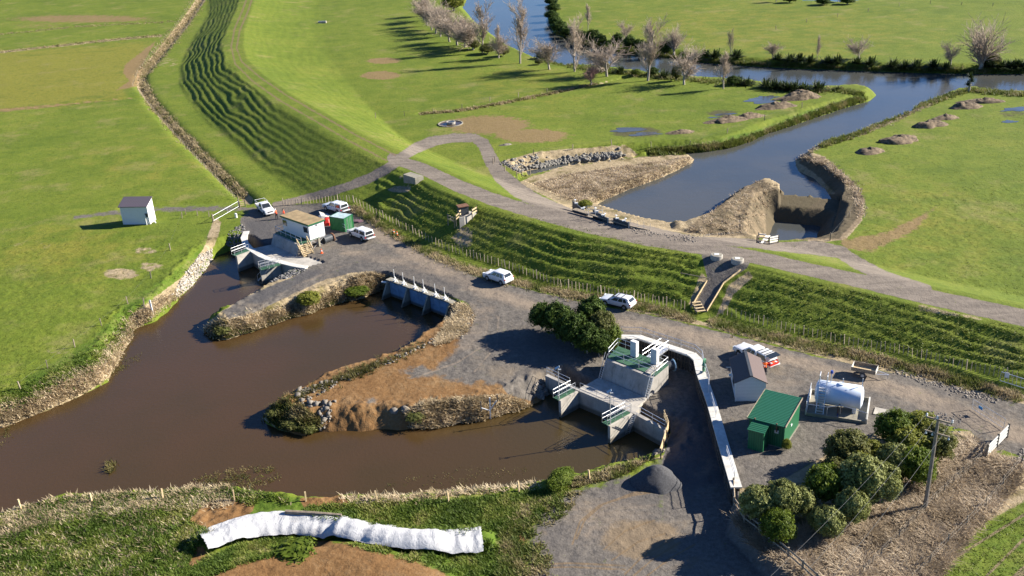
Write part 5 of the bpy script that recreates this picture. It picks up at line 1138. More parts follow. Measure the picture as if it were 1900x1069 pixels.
# manholes on the stopbank
for px, py, lab in ((1329.5, 478.5, 'round concrete manhole with a white hatch on the bank, left one'), (1368, 486, 'round concrete manhole with a white hatch on the bank, right one')):
    p = G(px, py); t = thing('manhole', lab, 'manhole', p, R(-15), 'manholes on top of the stopbank')
    MB().lathe([(.80, -.6), (.80, .42), (.76, .46)], (0, 0, 0), 28).build('ring', M['conc'], t); MB().lathe([(.70, .455), (.69, .49)], (0, 0, 0), 28).build('lid', M['concd'], t); MB().box((0, .02, .505), (.62, .5, .05)).build('hatch', M['white'], t)
def board_line(pxs, h=.22, up=0.12, w=.08):
    m = MB(); P_ = [G(a, b) for a, b in pxs]
    for i in range(len(P_)-1):
        for k in range(6): m.bar(P_[i].lerp(P_[i+1], k/6) if k else P_[i], P_[i].lerp(P_[i+1], (k+1)/6), w, h) if False else None
        q = [G(pxs[i][0]+(pxs[i+1][0]-pxs[i][0])*k/8, pxs[i][1]+(pxs[i+1][1]-pxs[i][1])*k/8) for k in range(9)]
        for k in range(8): m.bar(q[k]+Vector((0, 0, up)), q[k+1]+Vector((0, 0, up)), w, h)
    return m
t = thing('timber_edging', 'pale timber edging board on the right side of the gravel chute', 'edging', G(1342, 527)); board_line([(1374, 502), (1342.7, 526.6), (1311.7, 578)]).build('board', M['woodp'], t, True)
t = thing('timber_edging', 'pale timber edging board on the left side of the gravel chute', 'edging', G(1300, 545)); board_line([(1312.5, 521), (1296, 548), (1281.5, 573)]).build('board', M['woodp'], t, True)
t = thing('handrail', 'grey pipe rail ending at the left edge of the gravel chute', 'handrail', G(1290, 516)); a, b = G(1262, 513), G(1315, 521); MB().tube([a+Vector((0, 0, .5)), b+Vector((0, 0, .35))], .05, 6).tube([b+Vector((0, 0, -.2)), b+Vector((0, 0, .4))], .05, 6).build('rail', M['wood'], t, True)
t = thing('steps', 'short flight of pale timber steps at the foot of the gravel chute', 'steps', G(1294, 573))
a, b = G(1292, 565), G(1301, 581); d = (b-a); n = Vector((-d.y, d.x, 0)).normalized()*.55
for k in range(4): p = a.lerp(b, k/3)+Vector((0, 0, .30)); MB().bar(p-n, p+n, .30, .08).build('tread', M['woodp'], t, True)
for s in (-1, 1): MB().bar(a+n*s+Vector((0, 0, .1)), b+n*s+Vector((0, 0, .05)), .08, .3).build('stringer', M['wood'], t, True)
# timber stile below the pit
t = thing('timber_stile', 'white railed timber stile beside the track in front of the pit', 'stile', G(1424, 452))
fl_ = [G(1404, 451), G(1427, 454), G(1443.5, 450.5)]
for i, (a, b) in enumerate(((fl_[0], fl_[1]), (fl_[1], fl_[2]))):
    for z in ((.45, .95) if i == 0 else (.35, .7, 1.05)): MB().bar(a+Vector((0, 0, z)), b+Vector((0, 0, z)), .06, .2).build('rail', M['woodw' if i else 'wood'], t, True)
for p in fl_+[G(1407, 445.5)]: MB().bar(p-Vector((0, 0, .3)), p+Vector((0, 0, 1.2)), .14).build('post', M['wood'], t, True)
MB().bar(G(1407, 446)+Vector((0, 0, .95)), G(1421, 447)+Vector((0, 0, .95)), .08, .2).build('rail', M['woodw'], t, True)
for k, (x0, x1) in enumerate(((1413, 1422), (1418, 1427))): MB().bar(G(x0, 453)+Vector((0, 0, .15)), G(x1, 446)+Vector((0, 0, .75)), .3, .06).build('tread', M['woodw'], t, True)
# concrete block and valve platform on the slope
def slab_at(px, z_off, size, rz, name, lab, cat, h, mat):
    p = G(*px); t = thing(name, lab, cat, p, rz); return t
pF = G(770, 339); zt = pF.z+1.05; c4 = [P(747.8, 323.5, zt), P(770, 330.5, zt), P(785.6, 326.5, zt), P(762, 319, zt)]
t = thing('concrete_block', 'old concrete block with a flat top at the edge of the stopbank track', 'concrete block', pF); hexa(MB(), [at_z(p, zt-2.2) for p in c4], c4).build('block', M['concd'], t, True)
pz = G(861, 416); zt = pz.z+1.3; A = P(852, 404, zt); B = P(861, 402.5, zt); C = P(885, 394.5, zt); D = P(868, 391, zt)
t = thing('valve_platform', 'railed timber and concrete valve platform on the steep grass slope', 'platform', pz)
hexa(MB(), [at_z(p, zt-1.9) for p in (A, B, C, D)], [A, B, C, D]).build('headwall', M['conc'], t, True)
ctr_ = (A+B+C+D)/4; MB().box((ctr_.x-.6, ctr_.y+.3, zt+.65), (1.5, 1.2, 1.3), .35).build('valve_box', M['dsteel'], t, True); MB().box((ctr_.x-.6, ctr_.y+.3, zt+1.36), (1.7, 1.4, .1), .35).build('lid', M['rust'], t, True)
for a, b in ((C, P(876, 400, zt)), (D, A+Vector((0, .3, 0))), (P(831, 409, zt-.6), P(843, 414.5, zt-.9)), (P(846, 411, zt-.5), P(853, 405, zt-.2))):
    for z in (.35, .85): MB().bar(a+Vector((0, 0, z)), b+Vector((0, 0, z)), .06, .22).build('rail', M['woodp'], t, True)
    for p in (a, b): MB().bar(p-Vector((0, 0, .8)), p+Vector((0, 0, 1.05)), .13).build('post', M['wood'], t, True)
# troughs
p = G(836, 230); t = thing('water_trough', 'round concrete water trough inside a stone ring in the paddock', 'trough', p)
m = MB(); nn = 40; vs = []; fs = []
for i in range(nn):
    a = 2*math.pi*i/nn
    for r_, z in ((2.55, -.3), (2.55, .16), (2.8, .16), (2.8, -.3)): vs.append((r_*math.cos(a), r_*math.sin(a), z+.03*math.sin(i*2.3)))
for i in range(nn):
    a, b = 4*i, 4*((i+1) % nn)
    for k in range(3): fs.append((a+k, a+k+1, b+k+1, b+k))
mesh_obj('stone_ring', vs, fs, M['concd'], t); MB().lathe([(.95, -.3), (1.0, .5), (.88, .5), (.86, .4), (.01, .4)], (.1, .1, 0), 24).build('basin', M['conc'], t); MB().lathe([(.86, .43), (.01, .435)], (.1, .1, 0), 24).build('water_surface', M_RIVER, t)
MB().lathe([(2.54, .03), (.9, .032)], (0, 0, 0), 36).build('mud_pool', M_DRAIN, t)
p = G(598, 43); t = thing('water_trough', 'small distant grey trough alone in the far paddock', 'trough', p); MB().box((0, 0, .35), (3.0, 1.4, .7)).build('basin', M['conc'], t); MB().box((0, 0, .72), (2.6, 1.0, .03)).build('water_surface', M_RIVER, t); MB().box((-3, -.5, .08), (2, 1, .12)).build('slab', M['concd'], t)
# river side sluice: three dark panels, wheels, walkway and beam
t = thing('sluice_gate', 'three dark sluice panels with white handwheels at the near edge of the inlet pond', 'sluice gate', G(1110, 415))
for (x0, y0, x1, y1) in ((1063, 391.5, 1089, 401), (1100.7, 404, 1127.4, 413.5), (1138.4, 415, 1165.7, 423)):
    a, b = G(x0, y0), G(x1, y1); d = (b-a); zb = b.z*.75+a.z*.25; a, b = at_z(a, zb), at_z(b, zb); d = (b-a).normalized()
    pn = MB(); pn.band([a, b], .16, zb-.8, zb+.85); g = pn.build('panel', M['dsteel'], t, True)
    for q in (.18, .82):
        p = a.lerp(b, q); mm = MB(); mm.tube([at_z(p, zb+.85), at_z(p, zb+1.35)], .05, 6); mm.lathe([(.16, -.03), (.2, 0), (.16, .03)], at_z(p, zb+1.35), 10); mm.build('handwheel', M['white'], t, True)
        mm = MB(); mm.box(at_z(a.lerp(b, q+.08 if q < .5 else q-.12), zb+.92), (.5, .3, .16)); mm.build('gear_box', M['white'], t, True)
    MB().bar(at_z(b+d*.12, zb-.6), at_z(b+d*.12, zb+1.0), .2).build('pier', M['conc'], t, True)
a, b = P(1166, 419, zb+.3), P(1207, 428, zb-.1); MB().bar(a, b, .3, .22).build('beam', M['wood'], t, True)
for q in (.1, .4, .7, .98): p = a.lerp(b, q); MB().tube([p-Vector((0, 0, .5)), p+Vector((0, 0, 1.1))], .03, 5).build('rail_post', M['steel'], t, True)
MB().bar(P(1065, 388, zb+.4), P(1166, 417, zb+.4), .9, .12).build('footway', M['wood'], t, True)
m = MB(); railing(m, [P(1089, 394, zb+.5), P(1118, 396, zb+.5)], 1.0, 1.2); railing(m, [P(1092, 399, zb+.5), P(1118, 403, zb+.5)], 1.0, 1.2); m.build('railing', M['white'], t, True)
for q in (1.12, .25, .5): pass
# gauge posts in the brown drain
a = P(287, 597, WD-.3); t = thing('gauge_post', 'tall white depth gauge post leaning at the left bank of the drain', 'gauge post', a); top = P(277.5, 557, 1.0); MB().bar(a, top, .16, .2).build('board', M['white'], t, True); b_ = P(267, 560, .6); MB().bar(P(270, 575, -.3), P(282, 590, -1.2), .12).build('strut', M['wood'], t, True); MB().bar(P(269, 578, -.6), b_+Vector((0, 0, .6)), .14).build('post', M['wood'], t, True)
a = P(910, 781, WD-.3); t = thing('gauge_post', 'white depth gauge post with a crossed brace below the dirt bank', 'gauge post', a)
top = P(908.7, 738, .9); MB().bar(a, top, .14).build('board', M['white'], t, True); MB().bar(P(921, 744, .6), P(910, 760, -.4), .08).build('brace', M['white'], t, True); MB().bar(P(893, 757, -.2), P(909, 762, -.5), .08).build('brace', M['white'], t, True); MB().bar(P(893, 762, -.6), P(892, 745, .4), .12).build('post', M['wood'], t, True)
a = G(923, 752); t = thing('marker_post', 'brown timber post behind the braced gauge post', 'post', a); MB().bar((0, 0, -.3), (.05, 0, 1.4), .13).build('post', M['wood'], t)
# gates
t = thing('metal_gate', 'long pale metal farm gate standing open at the left yard entrance', 'gate', G(420, 401))
a, b = G(396, 412.5), G(444, 385); d = (b-a)
for z in (.25, 1.15): MB().tube([a+d*.02+Vector((0, 0, z)), b-d*.02+Vector((0, 0, z))], .035, 6).build('rail', M['steel'], t, True)
for q in (.02, .55, .98): p = a.lerp(b, q); MB().tube([p+Vector((0, 0, .25)), p+Vector((0, 0, 1.15))], .03, 6).build('upright', M['steel'], t, True)
for z in (.5, .75, .95): MB().tube([a+d*.02+Vector((0, 0, z)), b-d*.02+Vector((0, 0, z))], .012, 4).build('mesh_wire', M['wire'], t, True)
for p in (a, b): MB().tube([p-Vector((0, 0, .3)), p+Vector((0, 0, 1.5))], .12, 8).build('post', M['wood'], t, True)
t = thing('timber_gate', 'small pale three railed timber barrier at the end of the ditch fence', 'barrier', G(450, 385))
a, b = G(445.5, 385), G(456, 383)
for z in (.3, .65, 1.0): MB().bar(a+Vector((0, 0, z)), b+Vector((0, 0, z)), .05, .18).build('rail', M['woodp'], t, True)
for p in (a, b): MB().bar(p-Vector((0, 0, .3)), p+Vector((0, 0, 1.15)), .12).build('post', M['wood'], t, True)
p = G(438.5, 404); t = thing('marker_post', 'short white marker cylinder on the edge of the left yard', 'marker', p); MB().lathe([(.22, 0), (.22, .75), (.16, .8)], (0, 0, 0), 12).build('cylinder', M['white'], t)
t = thing('timber_gate', 'white four railed timber gate leaning at the lower right road edge', 'gate', G(1850, 830)); a, b = G(1829, 851), G(1868, 812); d = b-a; 
for z in (.25, .6, .95, 1.3): MB().bar(a+Vector((0, 0, z)), b+Vector((0, 0, z+.1)), .05, .19).build('rail', M['woodw'], t, True)
for q in (0, .5, 1): p = a.lerp(b, q); MB().bar(p-Vector((0, 0, .4)), p+Vector((0, 0, 1.6)), .14).build('post', M['wood'], t, True)
t = thing('mesh_gate', 'thin wire mesh gate with a blue tag beside the white timber gate', 'gate', G(1833, 790)); a, b = G(1803, 760), G(1862, 797)
for z in (.15, .65, 1.2): MB().tube([a+Vector((0, 0, z)), b+Vector((0, 0, z))], .02 if z != .65 else .012, 5).build('rail', M['steel'], t, True)
for k in range(9): p = a.lerp(b, k/8); MB().tube([p+Vector((0, 0, .15)), p+Vector((0, 0, 1.2))], .012 if 0 < k < 8 else .04, 4).build('upright', M['steel'], t, True)
p = a.lerp(b, .25); MB().box((p.x, p.y, p.z+.75), (.5, .03, .3), math.atan2((b-a).y, (b-a).x)).build('tag', simple('blue_tag', (.05, .25, .5)), t, True)
t = thing('metal_gate', 'barred metal gate with a small white sign at the right end of the toe fence', 'gate', G(1880, 716)); a, b = G(1855, 708), G(1915, 727)
for z in (.12, 1.15): MB().tube([a+Vector((0, 0, z)), b+Vector((0, 0, z))], .035, 6).build('rail', M['steel'], t, True)
for k in range(9): p = a.lerp(b, k/8); MB().tube([p+Vector((0, 0, .12)), p+Vector((0, 0, 1.15))], .03, 5).build('bar', M['steel'], t, True)
p = a.lerp(b, .17); MB().box((p.x, p.y-.05, p.z+1.0), (.42, .03, .6), math.atan2((b-a).y, (b-a).x)).build('sign', M['white'], t, True)
# odds by the cabin
p = G(608, 416); t = thing('tarp_heap', 'bright red tarp heaped between the cabin and the green container', 'tarp', p, .3); m = MB(); 
m.lathe([(.95, 0), (.9, .5), (.55, 1.0), (.1, 1.15)], (0, 0, 0), 9); m.build('tarp', M['red'], t)
p = G(606, 405); t = thing('pallet_load', 'white wrapped load of boards beyond the red tarp', 'load', p, .5); 
for k in range(4): MB().box((0, (k-1.5)*.32, .45+.06*k), (2.3, .26, .10), T=Matrix.Rotation(R(18+4*k), 3, 'Y')).build('board', M['woodw'], t)
MB().box((-.3, .1, .25), (1.6, 1.3, .5)).build('wrapped_pallet', M['cloth'], t)
p = G(664, 411); t = thing('tarp_heap', 'purple brown tarp lying flat on the road right of the green container', 'tarp', p); m = MB(); m.lathe([(.95, 0), (.8, .18), (.35, .28), (.02, .22)], (0, 0, 0), 9); o = m.build('tarp', M['purple'], t); o.scale = (1.3, .7, 1)
# ================================================================ VEGETATION AND ROCKS
def np_mesh(name, V, F, mat, parent=None, tint=None, smooth=False):
    """fast mesh from arrays; tint is one value per vertex"""
    V = np.asarray(V, np.float32); F = np.asarray(F, np.int32); me = bpy.data.meshes.new(name); k = F.shape[1]
    me.vertices.add(len(V)); me.vertices.foreach_set('co', V.ravel()); me.loops.add(F.size); me.loops.foreach_set('vertex_index', F.ravel())
    me.polygons.add(len(F)); me.polygons.foreach_set('loop_start', np.arange(0, F.size, k, dtype=np.int32)); me.polygons.foreach_set('loop_total', np.full(len(F), k, np.int32))
    me.update(calc_edges=True)
    if smooth: me.polygons.foreach_set('use_smooth', np.ones(len(F), bool))
    if tint is not None:
        a = me.attributes.new('tint', 'FLOAT', 'POINT'); a.data.foreach_set('value', np.asarray(tint, np.float32))
    me.materials.append(mat); o = bpy.data.objects.new(name, me); COL.objects.link(o)
    if parent: o.parent = parent; KIDS.setdefault(parent.name, []).append(o)
    return o
def leafmat(name, stops, rough=.6, trans=.4, spec=.2):
    t = NT(name); c = t.ramp(t.attr('tint', 'Fac'), stops); b = t.bsdf(c, rough, spec=spec)
    if trans:
        tr = t.node('ShaderNodeBsdfTranslucent'); t.set(tr.inputs[0], c); mx_ = t.node('ShaderNodeMixShader'); mx_.inputs[0].default_value = trans
        t.t.links.new(b.outputs[0], mx_.inputs[1]); t.t.links.new(tr.outputs[0], mx_.inputs[2]); t.t.links.new(mx_.outputs[0], t.out.inputs[0])
    return t.mat
LM = dict(straw=leafmat('dry_blades', [(0, (.27, .205, .115)), (.5, (.48, .385, .24)), (1, (.66, .55, .38))]), green=leafmat('rough_blades', [(0, (.05, .09, .010)), (.5, (.11, .16, .020)), (.8, (.19, .21, .04)), (1, (.38, .32, .15))]),
 rank=leafmat('rank_dead_grass', [(0, (.15, .11, .065)), (.5, (.40, .315, .215)), (1, (.62, .52, .38))]), mixed=leafmat('mixed_blades', [(0, (.06, .095, .014)), (.4, (.14, .155, .035)), (.6, (.29, .235, .12)), (1, (.45, .36, .22))]), weed=leafmat('bank_weeds', [(0, (.05, .055, .012)), (.6, (.13, .115, .035)), (1, (.28, .21, .10))]), pasture=leafmat('pasture_blades', [(0, (.065, .10, .012)), (.6, (.125, .155, .022)), (1, (.20, .20, .045))]),
 sage=leafmat('sage_leaves', [(0, (.085, .10, .022)), (.5, (.165, .18, .050)), (1, (.27, .28, .11))], .6, .2, .12), bright=leafmat('bright_leaves', [(0, (.035, .065, .006)), (.5, (.085, .125, .012)), (1, (.18, .22, .03))]), lime=leafmat('yellow_green_leaves', [(0, (.07, .09, .010)), (.5, (.165, .18, .025)), (1, (.30, .30, .06))]), dark=leafmat('dark_leaves', [(0, (.018, .034, .007)), (.6, (.045, .075, .013)), (1, (.10, .145, .025))], .6, .25, .12), olive=leafmat('olive_leaves', [(0, (.045, .055, .014)), (.5, (.10, .11, .028)), (1, (.20, .19, .065))]),
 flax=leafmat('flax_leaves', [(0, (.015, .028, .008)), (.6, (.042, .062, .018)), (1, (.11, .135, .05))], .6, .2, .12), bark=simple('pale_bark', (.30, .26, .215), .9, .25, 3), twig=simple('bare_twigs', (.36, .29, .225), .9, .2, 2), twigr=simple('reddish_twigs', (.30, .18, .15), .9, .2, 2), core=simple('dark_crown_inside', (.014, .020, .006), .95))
CLOTHP = [(370,1004),(400,988),(440,974),(520,958),(600,962),(700,984),(760,993),(840,995),(893,982),(899,1018),(840,1026),(760,1022),(680,1010),(600,998),(520,992),(440,1012),(384,1034)]
def inpoly(px, py, pts):
    return poly_sd(np.array([px]), np.array([py]), pts)[0][0]
def sample(pts, n, zmin=-99, clump=0.0):
    a = np.array(pts); out = []; x0, x1, y0, y1 = a[:, 0].min(), a[:, 0].max(), a[:, 1].min(), a[:, 1].max(); xs = rng.uniform(x0, x1, n*3); ys = rng.uniform(y0, y1, n*3)
    sd = poly_sd(xs, ys, pts)[0]; ok = sd > 0
    if clump: ok &= (fbm(xs/14, ys/9, 3, 81) > .5-.5+clump*rng.uniform(.6, 1.0, n*3))
    cl_ = poly_sd(xs, ys, CLOTHP)[0]; ok &= cl_ < -2
    for x, y in zip(xs[ok][:n], ys[ok][:n]):
        g = G(x, y)
        if g.z > zmin: out.append((g.x, g.y, g.z))
    return np.array(out).reshape(-1, 3)
def along(line, n, half, zmin=-99):
    """random ground points within half pixels of a traced line of the photograph"""
    L = np.array(line, float); seg = np.hypot(*(L[1:]-L[:-1]).T); c = np.concatenate([[0], np.cumsum(seg)]); out = []
    for s, o1, o2 in zip(rng.uniform(0, c[-1], n), rng.normal(0, half, n), rng.normal(0, half, n)):
        i = min(np.searchsorted(c, s, 'right')-1, len(seg)-1); q = (s-c[i])/seg[i]; p = L[i]*(1-q)+L[i+1]*q; g = G(p[0]+o1, p[1]+o2*.8)
        if g.z > zmin: out.append((g.x, g.y, g.z))
    return np.array(out).reshape(-1, 3)
def tufts(name, B, mat, h=.4, nb=5, width=.05, lean=.6, tint=(0, 1), spread=.12, var=.5):
    n = len(B); 
    if n == 0: return
    hh = h*rng.uniform(1-var, 1+var, (n, 1)); th = rng.uniform(0, 2*np.pi, (n, nb)); base_t = fbm(B[:, 0]/1.6, B[:, 1]/1.6, 3, 91)[:, None]
    off = rng.normal(0, spread, (n, nb, 2)); wid = width*rng.uniform(.6, 1.4, (n, nb)); ln = lean*rng.uniform(.2, 1.2, (n, nb))*hh
    bx = B[:, None, 0]+off[..., 0]; by = B[:, None, 1]+off[..., 1]; bz = B[:, None, 2]-.05
    c, s = np.cos(th), np.sin(th); bl = hh*rng.uniform(.6, 1.15, (n, nb))
    v0 = np.stack([bx-s*wid, by+c*wid, np.broadcast_to(bz, bx.shape)], -1); v1 = np.stack([bx+s*wid, by-c*wid, np.broadcast_to(bz, bx.shape)], -1); v2 = np.stack([bx+c*ln, by+s*ln, bz+bl], -1)
    V = np.stack([v0, v1, v2], 2).reshape(-1, 3); F = np.arange(len(V)).reshape(-1, 3)
    tt_ = np.clip(tint[0]+(tint[1]-tint[0])*np.clip((base_t-.25)*2, 0, 1)*.75+rng.uniform(0, .3, (n, nb)), 0, 1); T = np.stack([tt_*.85, tt_*.85, tt_], 2).ravel()
    o = np_mesh(name, V, F, mat, None, T); o['kind'] = 'stuff'; return o
cat_ = lambda *a: np.concatenate([x for x in a if len(x)])
ROUGH = [(-60,985),(0,955),(60,938),(120,925),(250,915),(430,906),(520,920),(540,935),(480,925),(470,940),(430,925),(380,932),(345,965),(395,990),(378,1003),(350,1040),(340,1100),(-60,1120)]
tufts('rough_grass', cat_(sample(ROUGH, 17000), sample([(570,940),(700,930),(860,928),(985,912),(1060,905),(1000,960),(960,990),(900,985),(760,998),(640,975),(560,962)], 5200), sample([(395,1025),(470,1000),(545,995),(600,990),(560,1020),(450,1045),(380,1075),(345,1069)], 2600), sample([(640,1010),(760,1020),(900,1000),(960,1040),(930,1075),(840,1065),(720,1030)], 1500, clump=.55)), LM['green'], .24, 6, .07, 1.2, spread=.16)
tufts('dry_grass', cat_(sample([(-40,960),(60,930),(240,908),(430,900),(430,940),(250,950),(100,970),(-40,1010)], 2200, clump=.42), sample(ROUGH, 1300, clump=.58), along([(640,926),(760,924),(850,912),(930,905),(1000,895)], 450, 5), along([(0,775),(60,752),(135,715),(200,680),(235,632),(262,590)], 3600, 12, WD+.1), along([(262,590),(300,560),(330,545)], 600, 7, WD+.1), along([(380,620),(470,598),(560,572),(640,545),(690,528)], 4200, 9, WD+.1), sample([(690,505),(720,512),(716,540),(640,550),(650,512)], 1500, WD+.1), sample([(838,562),(866,566),(878,586),(866,616),(830,636),(806,640),(830,600)], 1500, WD+.1), sample([(750,762),(800,742),(870,737),(940,732),(985,752),(925,776),(840,793),(770,798)], 3800, WD+.1)), LM['straw'], .28, 6, .065, 1.8, spread=.2)
FIELD = [(1385,1000),(1420,1000),(1500,985),(1580,990),(1650,940),(1720,870),(1770,850),(1800,812),(1845,850),(1895,860),(1880,900),(1800,985),(1740,1060),(1690,1110),(1560,1110),(1480,1060),(1420,1020)]
tufts('dry_grass', cat_(sample(FIELD, 11500), along([(1375,960),(1420,1010),(1500,1069)], 500, 6)), LM['rank'], .38, 7, .065, 2.6, (.05, 1), spread=.25)
tufts('dry_grass', cat_(sample([(988,342),(1040,325),(1130,312),(1200,302),(1280,291),(1286,299),(1230,332),(1160,360),(1100,377),(1050,370)], 3200, WR+.1), sample([(1275,428),(1330,380),(1380,338),(1410,332),(1445,345),(1420,400),(1380,435),(1330,440)], 420, WR), along([(1480,290),(1530,300),(1590,350),(1600,400)], 700, 4), along([(1475,296),(1530,268),(1600,248),(1680,215),(1760,176)], 700, 2.5)), LM['rank'], .3, 6, .07, 1.5, spread=.2)
tufts('bank_grass', cat_(along([(1205,283),(1270,280),(1350,271),(1400,257),(1470,230),(1530,207),(1600,184)], 3600, 4, WR), along([(1600,175),(1560,168),(1500,168)], 400, 3, WR), along([(990,108),(1080,126),(1180,138),(1300,150),(1400,157)], 1200, 3, WR), along([(1030,62),(1090,82),(1160,96),(1300,114),(1400,120),(1560,127),(1730,132),(1900,134)], 3400, 2.5, WR), along([(1520,272),(1600,246),(1700,198),(1800,168),(1900,176)], 1500, 3, WR)), LM['mixed'], .6, 6, .09, .8, (0, .55))
tufts('ditch_grass', cat_(along([(372,0),(345,40),(300,95),(262,140)], 2600, 6), along([(262,150),(285,195),(330,245),(390,305),(450,362)], 3600, 5)), LM['mixed'], .5, 6, .07, .9, (.35, 1))
tufts('ditch_grass', cat_(along([(780,212),(850,206),(920,194),(1000,178),(1110,155)], 900, 1.5), along([(0,97),(120,84),(200,75),(300,66)], 700, 1.5), along([(0,64),(140,50),(330,40)], 400, 1.2)), LM['mixed'], .4, 5, .09, .9, (.3, .9))
tufts('verge_weeds', cat_(along([(655,385),(720,428),(780,462),(860,497),(950,522),(1060,548),(1200,572),(1285,592)], 4200, 5), along([(1320,598),(1400,618),(1500,642),(1600,662),(1700,686),(1800,712),(1890,738)], 3600, 6), along([(1100,550),(1200,570)], 300, 4)), LM['mixed'], .38, 5, .05, .8, (.1, 1))
tufts('water_weeds', cat_(along([(480,765),(560,733),(640,702),(700,680)], 350, 6, WD+.02), along([(630,700),(700,680),(780,642)], 180, 5, WD-.9), sample([(485,778),(515,748),(560,750),(598,782),(585,808),(520,798)], 350, WD), sample([(380,612),(420,592),(430,625),(398,632)], 300, WD)), LM['weed'], .45, 6, .05, .9)
def float_weeds(name, pts, n, h=.14): 
    B = np.array([(*P2(x, y, WD), WD+.02) for x, y in zip(*[rng.uniform(np.array(pts)[:, k].min(), np.array(pts)[:, k].max(), n) for k in (0, 1)]) if inpoly(x, y, pts) > 0 and fbm(np.array([x/9]), np.array([y/5]), 3, 5)[0] > .46]).reshape(-1, 3); tufts(name, B, LM['weed'], h, 5, .05, 2.0, spread=.22)
float_weeds('floating_weed', [(160,712),(200,668),(262,650),(258,672),(215,695),(185,712)], 900); float_weeds('floating_weed', [(360,888),(420,872),(500,862),(522,888),(480,905),(380,900)], 800); float_weeds('floating_weed', [(690,905),(760,885),(880,868),(990,870),(960,890),(840,905)], 350, .1); float_weeds('floating_weed', [(500,745),(620,700),(700,672),(690,690),(560,735)], 500); float_weeds('floating_weed', [(640,690),(720,655),(800,632),(815,645),(760,668),(690,690)], 900, .3); float_weeds('floating_weed', [(-10,820),(20,790),(30,800),(0,830)], 150)
B = np.array([(*P2(205+rng.normal(0, 4), 867+rng.normal(0, 5), WD), WD) for _ in range(40)]); tufts('water_weeds', B, LM['weed'], .35, 5, .06, 1.2)
# pasture tussocks: give the fields their grain
PAST = [(1500, [(-20,430),(130,420),(350,412),(380,430),(350,500),(270,555),(230,610),(120,690),(-20,740)], 4500), (0, [(-20,210),(250,185),(330,270),(430,365),(380,378),(-20,395)], 4200), (0, [(290,190),(345,190),(450,300),(560,345),(510,372),(460,345)], 1200), (0, [(1530,285),(1700,215),(1910,190),(1910,560),(1700,505),(1590,470),(1620,380)], 3200), (0, [(560,120),(800,60),(1000,130),(1400,170),(1380,240),(1200,262),(900,210),(740,270)], 2600), (0, [(1700,1100),(1760,1050),(1900,920),(1920,1100)], 1500)]
tufts('pasture_tussocks', cat_(*[sample(p, n, clump=.46) for _, p, n in PAST]), LM['pasture'], .09, 5, .08, 1.2, (.1, 1))
tufts('slope_grass', cat_(sample([(660,372),(760,335),(860,380),(1000,405),(1290,470),(1290,560),(1100,540),(950,505),(840,470)], 3500, clump=.45), sample([(1350,575),(1400,510),(1500,520),(1700,565),(1900,610),(1900,690),(1700,660),(1500,625)], 3000, clump=.45)), LM['pasture'], .12, 5, .07, 1.2, (.2, 1))
# ---------------------------------------------------------------- rocks
def ico():
    bm = bmesh.new(); bmesh.ops.create_icosphere(bm, subdivisions=1, radius=1); v = np.array([tuple(x.co) for x in bm.verts]); f = np.array([[y.index for y in x.verts] for x in bm.faces]); bm.free(); return v, f
IV, IF = ico()
def rock_arrays(B, s0, s1, flat=.7, jit=.28):
    n = len(B); V = []; 
    S = rng.uniform(s0, s1, (n, 1, 1))*np.stack([rng.uniform(.7, 1.3, n), rng.uniform(.7, 1.3, n), rng.uniform(.5, .9, n)*flat/.7], -1)[:, None, :]
    v = IV[None]*S*(1+rng.uniform(-jit, jit, (n, len(IV), 1))); a = rng.uniform(0, 6.28, n); c, s = np.cos(a)[:, None], np.sin(a)[:, None]
    v = np.stack([v[..., 0]*c-v[..., 1]*s, v[..., 0]*s+v[..., 1]*c, v[..., 2]], -1)+B[:, None, :]
    F = (IF[None]+np.arange(n)[:, None, None]*len(IV)).reshape(-1, 3); return v.reshape(-1, 3), F
def rocks(name, B, s0, s1, mat):
    V, F = rock_arrays(B, s0, s1); o = np_mesh(name, V, F, mat); o['kind'] = 'stuff'
rocks('riprap', cat_(sample([(318,548),(345,505),(372,472),(392,462),(396,482),(372,510),(352,535),(332,550)], 700)), .10, .24, simple('pale_riprap', (.30, .27, .225), .9, .35, 2.5))
rocks('riprap', cat_(sample([(505,492),(530,491),(566,497),(572,500),(540,515),(500,524),(488,520)], 480), sample([(425,430),(450,415),(455,425),(448,450),(455,462),(440,468),(420,455)], 160)), .12, .26, M['rockd'])
rocks('riprap', cat_(along([(995,310),(1040,300),(1090,292),(1150,286)], 520, 4, WR), sample([(930,300),(1000,285),(990,312),(962,318)], 90)), .18, .42, simple('inlet_riprap', (.16, .15, .13), .9, .35, 2.5))
rocks('riprap', cat_(sample([(1000,705),(1018,700),(1030,715),(1022,738),(1002,742),(985,725)], 260), sample([(1232,806),(1240,800),(1232,838),(1215,845),(1205,830)], 140)), .10, .26, M['rock'])
rocks('riprap', cat_(along([(930,302),(965,318),(970,324)], 120, 2)), .10, .22, M['rockd'])
rocks('loose_stones', cat_(along([(1640,680),(1700,700),(1780,725),(1850,742)], 420, 5), sample([(1880,850),(1900,830),(1900,870),(1860,870)], 120), along([(1290,447),(1200,432),(1120,412)], 200, 3), sample([(1385,945),(1400,960),(1395,985),(1380,965)], 60), sample([(1400,430),(1300,440),(1250,436)], 120)), .05, .16, M['rock'])
rocks('loose_stones', sample([(1700,760),(1790,770),(1780,810),(1720,800)], 160), .05, .14, M['rockd'])
BLD = [(a, b, c*.62) for a, b, c in [(556,725,.75),(552,735,.7),(560,744,.65),(575,747,.8),(586,750,.6),(606,758,.5),(598,762,.45),(610,768,.45),(594,768,.5),(600,780,.45),(592,792,.35),(604,748,.5),(622,745,.45),(612,752,.5),(582,718,.55),(596,712,.55),(605,709,.5),(616,710,.4),(572,722,.5)]]
